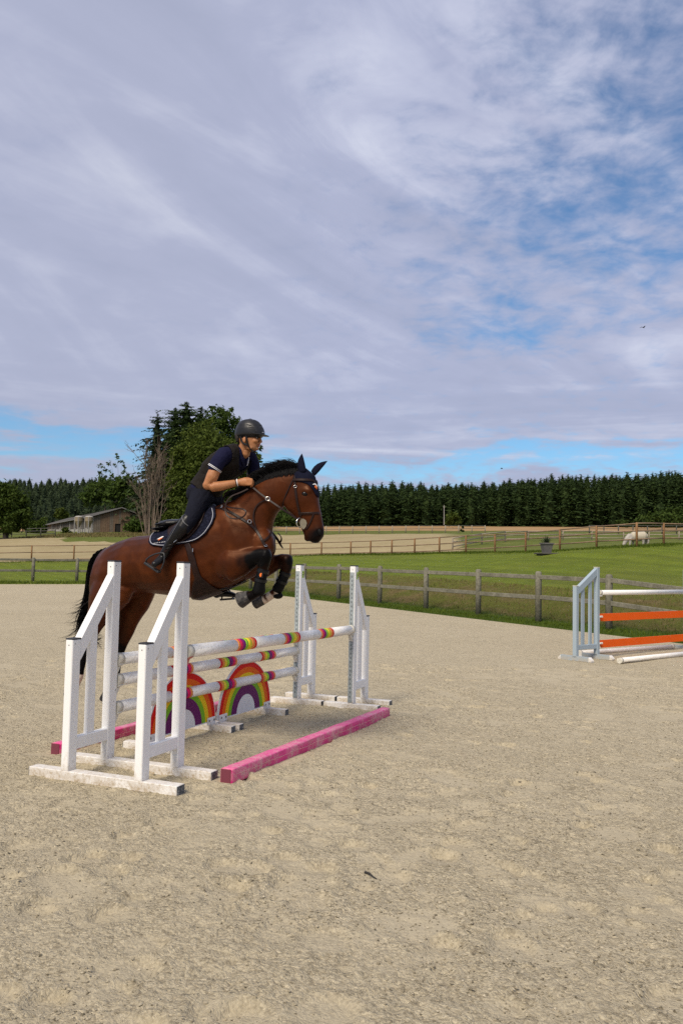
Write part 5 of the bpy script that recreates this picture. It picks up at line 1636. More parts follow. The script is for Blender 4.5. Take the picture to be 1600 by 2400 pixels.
# eyes, brows, lips
for sx in (-1, 1):
    b = MB(); b.ellipsoid(hp(602.6, 1026.4, sx*.034), .0105, .0120, .0070, None, 12, 8); e = b.build('eye', M_WHITEP if False else material('eye_white', None, (0.30, 0.26, 0.23), 0.3), rider, smooth=True)
    b = MB(); b.ellipsoid(hp(604.4, 1026.6, sx*.037), .0065, .0075, .0062, None, 10, 8); b.build('iris', M_EYE, e, smooth=True)
    b = MB(); b.tube([hp(596.5, 1023.6, sx*.062), hp(602, 1021.6, sx*.052), hp(607, 1022.8, sx*.028)], [.003, .005, .004], 8); b.build('eyebrow', M_BROWHAIR, rider)
b = MB(); b.ellipsoid(hp(607.6, 1042.3), .021, .0105, .0040, None, 12, 8); b.ellipsoid(hp(606.6, 1045.3), .018, .0105, .0048, None, 12, 8); b.build('lips', M_LIPS, rider, smooth=True)
# hair below the helmet edge
Q = Body(); Q.loft([((572, 1020), (555, 1020), .078), ((572, 1028), (556, 1029), .077), ((568, 1038), (559, 1037), .066)]); Q.fuse('hair', M_BROWHAIR, rider, .006, 2)

# --- breeches
B = Body()
B.loft(inflate(TORSO[:3], 0, .002))
B.ball(hp(470, 1158), .165, .118, .125)
B.tube([hp(*p) for p in ((474, 1162, -.08), (463, 1183, -.17), (453, 1204, -.255), (444, 1222, -.30), (434, 1238, -.315))], [.112, .092, .076, .064, .055])
B.tube([hp(*p) for p in ((492, 1164, .09), (506, 1190, .19), (515, 1220, .29), (518, 1240, .31))], [.118, .094, .074, .062])
B.fuse('breeches', M_BREECH, rider, .008, 6)
# --- polo shirt
B = Body()
B.loft(inflate(TORSO[1:], 0, 0.004))
SLV = [(540, 1064, -.12), (524, 1066, -.19), (513, 1080, -.228), (504.5, 1096, -.25)]
B.tube([hp(*p) for p in SLV], [.072, .072, .068, .064])
B.mb.tube([hp(513, 1080, -.228), hp(502.5, 1099, -.252)], [.068, .065], 18)
FSL = [(570, 1062, .11), (586, 1072, .175), (594, 1090, .21), (594, 1108, .225)]
B.tube([hp(*p) for p in FSL], [.070, .068, .062, .060])
shirt = B.fuse('polo_shirt', M_POLO, rider, .007, 5)
SCO = B.co
a, b_ = hp(504.5, 1096, -.25), hp(501.5, 1100.5, -.2545); ax = b_-a
for f0, f1 in ((-.10, .14), (.42, .66)):
    m_ = MB(); m_.tube([a+ax*f0, a+ax*f1], .0675, 24, caps=False); m_.build('sleeve_stripe', M_WHITECLOTH, shirt, smooth=True)
# collar
def ringpath(pts, r, name, mat, par, flat=None):
    m_ = MB(); m_.tube(pts, r, 8, flat=flat); return m_.build(name, mat, par, smooth=True)
tree_s = BVHTree.FromPolygons([tuple(p) for p in SCO], [tuple(p.vertices) for p in shirt.data.polygons])
Pc = [hit(*q, .006, tree_s) for q in resample([(560, 1046), (562, 1060), (566, 1075), (571, 1089)], 10)]
strap('collar', [p[0] for p in Pc], [p[1] for p in Pc], .034, .010, M_POLO, shirt)
Pc2 = [hit(*q, .010, tree_s) for q in resample([(578.5, 1072), (577.5, 1080), (575.5, 1088)], 8)]
strap('collar', [p[0] for p in Pc2], [p[1] for p in Pc2], .03, .010, M_POLO, shirt)
Pc3 = [hit(*q, .018, tree_s) for q in resample([(579.5, 1073), (577.5, 1083), (575.5, 1089.5)], 8)]
strap('collar_trim', [p[0] for p in Pc3], [p[1] for p in Pc3], .007, .004, M_WHITECLOTH, shirt)
# skin showing in the open neck
Q = Body(); Q.loft([((586, 1058), (561, 1050), .045), ((583, 1069), (562, 1062), .044), ((575, 1075), (564, 1072), .026), ((568, 1079), (566, 1078), .010)]); 
def _shift(co, nr): return co
Q.marks = []
nk = Q.fuse('throat', M_SKIN, rider, .006, 3)
# --- vest, cut from the shape of the torso
def shell2(name, base, co, test, off, mat, parent, thick):
    me = base.data; n = len(me.vertices)
    nr = np.empty(n*3); me.vertices.foreach_get('normal', nr); nr = nr.reshape(-1, 3)
    ok = test(co)
    fs = [tuple(p.vertices) for p in me.polygons if all(ok[v] for v in p.vertices)]
    ids = sorted({v for f in fs for v in f}); mp = {v: i for i, v in enumerate(ids)}
    me2 = bpy.data.meshes.new(name); me2.from_pydata([tuple(p) for p in (co+nr*off)[ids]], [], [tuple(mp[v] for v in f) for f in fs])
    me2.materials.append(mat); me2.polygons.foreach_set('use_smooth', [True]*len(fs)); me2.update()
    o = link(name, me2, parent); s_ = o.modifiers.new('thickness', 'SOLIDIFY'); s_.thickness = thick; s_.offset = 0
    return o
def segdist(co, pts):
    d = np.full(len(co), 9.0)
    for i in range(len(pts)-1):
        a, b_ = pts[i], pts[i+1]; ab = b_-a
        t = np.clip(((co-a)@ab)/(ab@ab), 0, 1)
        d = np.minimum(d, np.linalg.norm(co-a-t[:, None]*ab, axis=1))
    return d
def vest_test(co):
    q = co.copy(); q[:, 0] = XH-np.abs(q[:, 0]-XH)
    pr = project(q)
    ok = inpoly(pr, [(527, 1040), (557, 1036), (559, 1060), (559, 1090), (562, 1112), (600, 1110), (600, 1150), (505, 1178), (478, 1160), (456, 1138), (436, 1126), (440, 1100), (480, 1070)])
    near = co[:, 0] < XH
    dn = segdist(co, [hp(*p) for p in SLV[1:]]+[hp(494, 1122, -.26)])
    df = segdist(co, [hp(*p) for p in FSL[1:]]+[hp(592, 1130, .23)])
    return ok & (dn > .080) & (df > .085)
shell2('vest', shirt, SCO, vest_test, .010, M_VEST, rider, .012)
for q in ((560.5, 1112), (557, 1118), (553, 1126)):
    p, nn = hit(*q, .018, tree_s); m_ = MB(); m_.ellipsoid(p, .004, .004, .004, None, 8, 6); m_.build('vest_button', M_HELMB, rider)
p, nn = hit(491, 1158, .02, tree_s)
m_ = MB(); m_.beam(p-RGT*.014-np.array((0, 0, .010)), p+RGT*.014+np.array((0, 0, .012)), .003, .003); m_.beam(p+RGT*.006+np.array((0, 0, .0)), p+RGT*.016+np.array((0, 0, .006)), .003, .003)
m_.build('vest_emblem', M_WHITECLOTH, rider)
# bracelets
a = hp(555.5, 1131.2, -.152); b_ = hp(557.5, 1130.9, -.149)
m_ = MB(); m_.tube([a, b_], .0335, 16, caps=False); m_.build('bracelet', M_WHITECLOTH, rider, smooth=True)
a = hp(551.5, 1132, -.160); b_ = hp(553.5, 1131.5, -.156)
m_ = MB(); m_.tube([a, b_], .0335, 16, caps=False); m_.build('bracelet', M_BLACKL, rider, smooth=True)
# --- boots
B = Body()
B.tube([hp(*p) for p in ((440, 1218, -.305), (428, 1237, -.33), (413, 1254, -.34), (401, 1270, -.342), (391, 1286, -.342), (385, 1299, -.34))], [.060, .064, .056, .045, .038, .040])
B.tube([hp(*p) for p in ((386, 1299, -.325), (380, 1308, -.345), (371, 1316, -.385), (363, 1322, -.425))], [.040, .042, .040, .030], flat=0.85)
boot = B.fuse('riding_boot', M_BLACKL, rider, .007, 4)
tree_b = BVHTree.FromPolygons([tuple(p) for p in B.co], [tuple(p.vertices) for p in boot.data.polygons])
for pl, w_ in (([(428.5, 1209), (427, 1216), (432, 1226), (442, 1233)], .007), ([(429, 1211), (415, 1232), (402, 1254), (394, 1268)], .004)):
    Pb = [hit(*q, .003, tree_b) for q in resample(pl, 12)]
    strap('boot_seam', [p[0] for p in Pb], [p[1] for p in Pb], w_, .004, material('grey_seam', None, (.12, .12, .125), .5), boot)
for (py0, py1) in ((1277, 1281), (1283, 1287)):      # creases at the ankle
    Pb = [hit(*q, .003, tree_b) for q in resample([(388, py1), (395, py0+1), (403, py0-1)], 8)]
    strap('ankle_crease', [p[0] for p in Pb], [p[1] for p in Pb], .010, .007, M_BLACKL, boot)
B = Body()
B.tube([hp(*p) for p in ((518, 1240, .31), (520, 1290, .33), (515, 1350, .32), (510, 1386, .31))], [.062, .062, .050, .042])
B.tube([hp(*p) for p in ((508, 1392, .31), (525, 1391, .31), (542, 1393, .31), (556, 1397, .31))], [.042, .040, .034, .022], flat=0.8)
B.fuse('riding_boot', M_BLACKL, rider, .008, 4)
# --- helmet
B = Body()
HEL = [((590, 982.6), (583, 982.6), .018), ((598, 984), (574, 984.8), .048), ((604, 987), (566, 988.5), .070), ((611, 994.5), (559, 997), .090), ((616.5, 1005), (554.5, 1008), .101), ((618.5, 1013), (553, 1017), .103), ((618.5, 1018.5), (553, 1023.5), .101)]
B.loft(HEL, 0.0, n=28, ex=2.1)
helmet = B.fuse('helmet', M_HELMET, rider, .006, 4)
tree_h = BVHTree.FromPolygons([tuple(p) for p in B.co], [tuple(p.vertices) for p in helmet.data.polygons])
fwd_h = np.array((0, -1.0, 0))
ctr = hp(598, 1018.5)
rings = []
for k in range(17):
    a = rad(-78+156*k/16); ca, sa = math.cos(a), math.sin(a)
    inn = ctr+fwd_h*(.074*ca)+XV*(.097*sa)+np.array((0, 0, .002))
    ou = ctr+fwd_h*(.128*ca**0.8 if ca > 0 else 0)+XV*(.106*sa)+np.array((0, 0, -.016*ca))
    rings.append([inn+np.array((0, 0, .004)), ou+np.array((0, 0, .003)), ou-np.array((0, 0, .003)), inn-np.array((0, 0, .004))])
m_ = MB(); m_.loft(rings); m_.build('visor', M_HELMET, helmet, smooth=False)
for (x0_, y0_, x1_, y1_, w_) in ((595, 985.6, 604.5, 987.2, .009), (601.5, 990, 610.5, 991.8, .010), (607, 996, 613.5, 997, .010), (611.5, 1002.6, 616, 1003.6, .008), (580, 995.6, 588, 998.2, .007), (582, 1000.5, 594, 1002.6, .007), (583.5, 1007, 597, 1007.6, .006)):
    Pb = [hit(*q, -.0005, tree_h) for q in resample([(x0_, y0_), (x1_, y1_)], 6)]
    strap('vent', [p[0] for p in Pb], [p[1] for p in Pb], w_, .004, M_HELMB, helmet)
Pb = [hit(*q, .002, tree_h) for q in resample([(578, 993.5), (590, 996.5), (597, 1003), (601.5, 1013)], 12)]
strap('vent_ridge', [p[0] for p in Pb], [p[1] for p in Pb], .006, .006, material('helmet_ridge', None, (.024, .025, .028), .4), helmet)
Pb = [hit(*q, .002, tree_h) for q in resample([(614.5, 1013.5), (619, 1014.5)], 4)]
strap('helmet_mark', [p[0] for p in Pb], [p[1] for p in Pb], .006, .003, M_PIPE, helmet)
HX = -.084
for pts in ([(576.5, 1018, HX), (577.5, 1030, HX), (581, 1043, -.068), (588, 1054, -.045), (595, 1059, -.012), (598, 1059.5, .012)], [(563, 1022, HX), (565.5, 1034, -.079), (572, 1041, -.076), (580, 1043, -.070)]):
    q = resample(pts, 18); P3 = np.array([hp(a, b_, c) for a, b_, c in q])
    strap('chin_strap', P3, np.tile(np.array((-.9, -.35, -.1)), (18, 1)), .015, .006, M_BLACKL, helmet)
m_ = MB(); m_.tube([hp(590, 1057, -.03), hp(596, 1059.3, -.008), hp(599, 1058.6, .012)], [.009, .012, .009], 10); m_.build('chin_cup', M_BLACKL, helmet, smooth=True)

# --- stirrups (parts of the saddle)
def tubepart(name, px, x0, r, mat, par, n=8):
    m_ = MB(); m_.tube([hp(p[0], p[1], x0 if len(p) < 3 else p[2]) for p in px], r, n); return m_.build(name, mat, par, smooth=True)
st = tubepart('stirrup', [(342, 1318), (344, 1311), (352, 1304), (364, 1298.5), (376, 1296), (385, 1297), (386, 1306), (384.5, 1318), (380, 1330), (374, 1340)], -.385, .0075, M_STEELD, sad)
m_ = MB(); m_.beam(hp(341, 1319, -.385), hp(374.5, 1341.5, -.385), .050, .020, up=(0, 0, 1), bevel=.004); m_.build('stirrup_tread', M_STEELD, st)
free_strap('stirrup_leather', [(386, 1294), (396, 1281), (412, 1266), (432, 1250), (446, 1236)], [-.375, -.37, -.36, -.34, -.31], .022, .007, M_LEATHER, sad)
p = hp(411, 1268, -.368)
m_ = MB(); m_.beam(p-RGT*.014-np.array((0, 0, .012)), p+RGT*.014+np.array((0, 0, .012)), .005, .004); m_.build('stirrup_buckle', M_CHROME, sad)
st = tubepart('stirrup', [(520, 1404), (521, 1392), (524, 1384), (530, 1380), (538, 1384), (543, 1393), (546, 1402)], .33, .0075, M_STEELD, sad)
m_ = MB(); m_.beam(hp(518, 1405.5, .33), hp(548, 1403, .33), .055, .018, bevel=.004); m_.build('stirrup_tread', M_STEELD, st)
free_strap('stirrup_leather', [(532, 1381), (530, 1340), (526, 1290)], [.33, .35, .33], .022, .007, M_BLACKL, sad)
# ------------------------------------------------------------------ fences
def weathered(name, c0, c1, scale=(3, 3, 30)):
    def fn(N, tc, b, nt):
        P = geo_pos(N)
        n = N.noise(P, 3.0, 5, 0.7, 0.5); n2 = N.noise(P, 18.0, 4, 0.7)
        c = N.mix(N.ramp(n, [(0.3, 0), (0.7, 1.0)]), c0, c1)
        c = N.mix(N.ramp(n2, [(0.3, 0.55), (0.55, 0.0)]), c, tuple(q*0.45 for q in c0))
        nt.links.new(c, b.inputs['Base Color']); set_bump(N, b, nt, n2, 0.4, 0.02)
    return material(name, fn, rough=0.9, spec=0.15)
M_GREYWOOD = weathered('grey_weathered_wood', (0.125, 0.120, 0.088), (0.25, 0.238, 0.185))
M_BROWNWOOD = weathered('brown_round_wood', (0.21, 0.110, 0.050), (0.34, 0.195, 0.10))
M_RAILWOOD = weathered('brown_rail_wood', (0.19, 0.120, 0.070), (0.32, 0.235, 0.165))
M_PALEWOOD = weathered('pale_rail_wood', (0.28, 0.23, 0.165), (0.42, 0.37, 0.29))
M_DARKWOOD = weathered('dark_rail_wood', (0.075, 0.075, 0.065), (0.16, 0.155, 0.135))

def board_fence(label, pts, tops, rails, pw, rw, rh, mpost, mrail, name, group=None, roundp=False, roundr=False, zoff=0.0):
    """pts: (u,d) of the posts; tops: z of post tops; rails: list of functions i -> z"""
    random.seed(len(pts))
    g0 = ground_at(*pts[0])
    t = thing(name, tuple(g0), label, 'fence', group)
    P = [ground_at(*q) for q in pts]
    for i, p in enumerate(P):
        b = MB(); top = tops[i]
        lean = np.array((random.uniform(-.01, .01), random.uniform(-.01, .01), 0))
        a_ = p-np.array((0, 0, 0.15)); e_ = np.array((p[0], p[1], top))+lean
        if roundp: b.tube([a_, e_-np.array((0, 0, .02)), e_], [pw/2, pw/2, pw/2*.8], 9)
        else:
            b.tube([a_, e_-np.array((0, 0, .05)), e_], [pw/2*1.06, pw/2*1.06, pw/2*.72], 10)
        o = b.build('post', mpost, t)
        o.data.polygons.foreach_set('use_smooth', [len(f.vertices) == 4 for f in o.data.polygons])
    for i in range(len(P)-1):
        for r in rails:
            z0, z1 = r(i), r(i+1)
            a_ = np.array((P[i][0], P[i][1], z0)); e_ = np.array((P[i+1][0], P[i+1][1], z1+random.uniform(-.015, .015)))
            d_ = (e_-a_)/np.linalg.norm(e_-a_)
            b = MB()
            if roundr: b.tube([a_+d_*.0, (a_+e_)/2+np.array((0, 0, random.uniform(-.012, .012))), e_-d_*.004], rw/2, 8)
            else:
                off = -np.cross(d_, (0, 0, 1))*0.0
                b.beam(a_+d_*(pw*.35), e_-d_*(pw*.35), rw, rh, bevel=0.01)
            o = b.build('rail', mrail, t)
            if roundr: o.data.polygons.foreach_set('use_smooth', [len(f.vertices) == 4 for f in o.data.polygons])
    return t
def ud_on_p(px, P):
    t = (px-800)/FPX; d = P/(E1[0]*t+E1[1]); return (t*d, d)
FP = P_R+0.85
xs = [1263, 1123, 1001, 893, 797, 717]; ys = [1339, 1334, 1330, 1326, 1322.5, 1321]
pts = [ud_on_p(x, FP) for x in xs]; tops = [at_depth(x, y, q[1])[2] for x, y, q in zip(xs, ys, pts)]
# continue to the corner, and towards the lens out of the frame
def extend(pts, tops, k, step, dz):
    q = np.array(pts[-1 if k > 0 else 0]); dirv = E2*step
    for i in range(abs(k)):
        q = q+dirv
        g = ground_at(*q)[2]
        if k > 0: pts.append(tuple(q)); tops.append(g+dz)
        else: pts.insert(0, tuple(q)); tops.insert(0, g+dz)
extend(pts, tops, -1, -2.65, 1.30)
tops[0] = at_depth(1427, 1346, pts[0][1])[2]
extend(pts, tops, -2, -2.7, 1.30)
nq = int((Q_F+1.8-(pts[-1][0]*E2[0]+pts[-1][1]*E2[1]))/2.9)
extend(pts, tops, nq, 2.9, 1.32)
board_fence('grey weathered post and rail fence along the grassy bank beside the arena', pts, tops, [lambda i: tops[i]-.17, lambda i: tops[i]-.76], .175, .06, .125, M_GREYWOOD, M_GREYWOOD, 'rail_fence')
corner = np.array(pts[-1])
FQ = Q_F+1.8
pts2 = []
for k in range(14):
    q = np.array((-16.6, (FQ-0.5*16.6)/.866))+E1*2.33*(k-2)
    if q@E1 < FP-1.0: pts2.append(tuple(q))
pts2.append(tuple(E1*FP+E2*FQ))
tops2 = [ground_at(*q)[2]+1.32 for q in pts2]
board_fence('grey weathered post and rail fence closing the far end of the arena', pts2, tops2, [lambda i: tops2[i]-.13, lambda i: tops2[i]-.72], .17, .06, .12, M_GREYWOOD, M_GREYWOOD, 'rail_fence')

bx = [-700, -330, 74, 173, 400, 580, 680, 753, 821.6, 867.7, 917.5, 971, 1029, 1091, 1159, 1231, 1311, 1397, 1491, 1554.4, 1620, 1690]
bt = [1286, 1282, 1278, 1277.3, 1274.5, 1273, 1272.5, 1270.6, 1269, 1267, 1265, 1262, 1258.7, 1254.3, 1251.5, 1247, 1240, 1232, 1224.4, 1225.5, 1227, 1229]
# more posts on the long left run
bx2, bt2, bp2 = [], [], []
for i in range(len(bx)):
    bx2.append(bx[i]); bt2.append(bt[i]); bp2.append(tuple(BROWN[i]))
    if i < 6:
        n = max(1, int(round((bx[i+1]-bx[i])/95)))
        for k in range(1, n):
            f = k/n; bx2.append(bx[i]*(1-f)+bx[i+1]*f); bt2.append(bt[i]*(1-f)+bt[i+1]*f); bp2.append(tuple(BROWN[i]*(1-f)+BROWN[i+1]*f))
btz = [at_depth(x, y, p[1])[2] for x, y, p in zip(bx2, bt2, bp2)]
bg = [ground_at(*p)[2] for p in bp2]
def frail(a, c):
    def f(i):
        w = float(np.clip((bx2[i]-1000)/230, 0, 1)); fr = a*(1-w)+c*w
        return btz[i]-(btz[i]-bg[i])*fr
    return f
board_fence('brown round rail fence with three rails crossing the lawn', bp2, btz, [frail(.03, .035), frail(.44, .34), frail(.86, .69)], .125, .07, .1, M_BROWNWOOD, M_RAILWOOD, 'rail_fence', None, True, True)

# paler paddock fences further up the field
pf = [(1060, 1265, 64), (1128.7, 1251, 70), (1183.5, 1250.5, 74), (1237, 1250.5, 76), (1318, 1251, 78), (1386, 1253, 80), (1460, 1254, 80), (1520, 1255, 80), (1590, 1255, 80), (1660, 1255, 80)]
pp = []; pt = []
for (x, y, d) in pf:
    q = at_depth(x, y, d); u, dd = ud(q[0], q[1]); pp.append((u, dd)); pt.append(max(q[2], ground_at(u, dd)[2]+0.9))
pg = [ground_at(*p)[2] for p in pp]
board_fence('pale three rail paddock fence behind the brown fence', pp, pt, [lambda i: pt[i]-.04, lambda i: pt[i]*.62+pg[i]*.38, lambda i: pt[i]*.25+pg[i]*.75], .13, .09, .1, M_PALEWOOD, M_PALEWOOD, 'rail_fence', None, True, True)
ff = [(640+31*k, 1245.5+0.02*k, 128) for k in range(17)]
pp3 = []; pt3 = []
for (x, y, d) in ff:
    q = at_depth(x, y, d); u, dd = ud(q[0], q[1]); pp3.append((u, dd)); pt3.append(ground_at(u, dd)[2]+1.15)
board_fence('thin grey fence below the ploughed field', pp3, pt3, [lambda i: pt3[i]-.05, lambda i: pt3[i]-.5], .17, .07, .1, M_PALEWOOD, M_DARKWOOD, 'rail_fence', None, True, True)
ff = [(1380+34*k, 1238, 120) for k in range(8)]
pp5 = []; pt5 = []
for (x, y, d) in ff:
    q = at_depth(x, y, d); u, dd = ud(q[0], q[1]); pp5.append((u, dd)); pt5.append(ground_at(u, dd)[2]+1.2)
board_fence('dark rail fence high up the field behind the white horse', pp5, pt5, [lambda i: pt5[i]-.05, lambda i: pt5[i]-.5], .16, .08, .1, M_DARKWOOD, M_DARKWOOD, 'rail_fence', None, True, True)
ff = [(-40+34*k, 1256, 128) for k in range(6)]
pp4 = []; pt4 = []
for (x, y, d) in ff:
    q = at_depth(x, y, d); u, dd = ud(q[0], q[1]); pp4.append((u, dd)); pt4.append(ground_at(u, dd)[2]+1.25)
board_fence('dark rail fence under the broad tree', pp4, pt4, [lambda i: pt4[i]-.05, lambda i: pt4[i]-.45, lambda i: pt4[i]-.85], .17, .10, .1, M_DARKWOOD, M_DARKWOOD, 'rail_fence', None, True, True)

# ------------------------------------------------------------------ planter on the lawn
def planter():
    q = at_depth(1280, 1297.5, 46); u, d = ud(q[0], q[1]); g = ground_at(u, d)
    M_POT = material('grey_pot', None, (0.105, 0.10, 0.095), 0.8, var=0.2, vscale=5)
    M_SLAB = material('stone_slab', None, (0.075, 0.07, 0.06), 0.9, var=0.3, vscale=4)
    t = thing('stone_slab', tuple(g), 'low stone slab on the lawn under the grey planter', 'slab')
    b = MB(); b.box(g+np.array((0, 0, .06)), (1.08, 1.08, .07), np.array(Matrix.Rotation(.5, 3, 'Z')), bevel=.02); b.build('slab_top', M_SLAB, t)
    b = MB(); b.box(g+np.array((0, 0, -.10)), (.85, .85, .30), np.array(Matrix.Rotation(.5, 3, 'Z')), bevel=.02); b.build('slab_base', M_SLAB, t)
    g = g+np.array((0, 0, .095))
    t = thing('planter', tuple(g), 'grey tapering planter with a spiky green plant on the lawn', 'planter')
    R4 = np.array(Matrix.Rotation(.5, 3, 'Z'))
    def sq(w, z): return [g+R4@np.array((sx*w, sy*w, z)) for sx, sy in ((-1, -1), (1, -1), (1, 1), (-1, 1))]
    b = MB(); b.loft([sq(.19, 0), sq(.27, .47), sq(.31, .475), sq(.31, .55), sq(.26, .55), sq(.26, .50)]); b.build('pot', M_POT, t)
    rng = np.random.default_rng(3); b = MB()
    M_LEAF = material('yucca_leaf', None, (0.035, 0.055, 0.018), 0.6, var=0.4, vscale=9)
    for i in range(110):
        a, e = rng.uniform(0, 6.28), rng.uniform(.15, 1.45); L = rng.uniform(.3, .55)
        dv = np.array((math.cos(a)*math.cos(e), math.sin(a)*math.cos(e), math.sin(e)))
        s = np.cross(dv, (0, 0, 1)); s /= np.linalg.norm(s)+1e-6
        c = g+np.array((rng.normal(0, .06), rng.normal(0, .06), .53))
        md = c+dv*L*.5; e_ = c+dv*L+np.array((0, 0, -.06*math.cos(e)))
        b.add([c-s*.012, c+s*.012, md+s*.018, md-s*.018, e_], [(0, 1, 2, 3), (3, 2, 4)])
    b.build('plant', M_LEAF, t)
planter()

# ------------------------------------------------------------------ grazing grey horse beyond the brown fence
def grey_horse():
    d0 = 60
    M_GREY = material('grey_coat', None, (0.37, 0.34, 0.30), 0.7, var=0.2, vscale=3)
    M_RUG = material('pale_horse_rug', None, (0.44, 0.395, 0.30), 0.8, var=0.12, vscale=3)
    g = at_depth(1492, 1283, d0)
    def W(px, py, off=0.0): return at_depth(px, py, d0+off)
    t = thing('horse', tuple(g), 'pale grey horse in a light rug grazing behind the brown fence', 'horse')
    B = Body()
    B.mb.tube([W(1513, 1260), W(1508, 1257.5), W(1495, 1258.5), W(1482, 1258), W(1473, 1260)], [.24, .32, .33, .31, .22], 14)
    B.mb.tube([W(1477, 1256), W(1469, 1262), W(1464, 1270), W(1461, 1276), W(1460, 1281)], [.24, .19, .15, .12, .07], 12)
    for (x, o) in ((1512, .18), (1506, -.18), (1482, .16), (1475, -.16)):
        B.mb.tube([W(x, 1262, o), W(x+.6, 1270, o), W(x-.3, 1277, o), W(x, 1284, o)], [.14, .085, .06, .075], 10)
    for o in (-.07, .07): B.mb.ellipsoid(W(1467, 1266, o), .035, .03, .09)
    B.fuse('body', M_GREY, t, .03, 3)
    B = Body()
    B.mb.tube([W(1514, 1259.5), W(1508, 1256.8), W(1495, 1257.6), W(1483, 1257), W(1478, 1257.5)], [.22, .335, .345, .325, .27], 16)
    B.fuse('horse_rug', M_RUG, t, .03, 3)
    b = MB(); b.tube([W(1516, 1259), W(1518, 1268), W(1517.5, 1279)], [.04, .08, .03], 8); b.build('tail', M_GREY, t)
grey_horse()

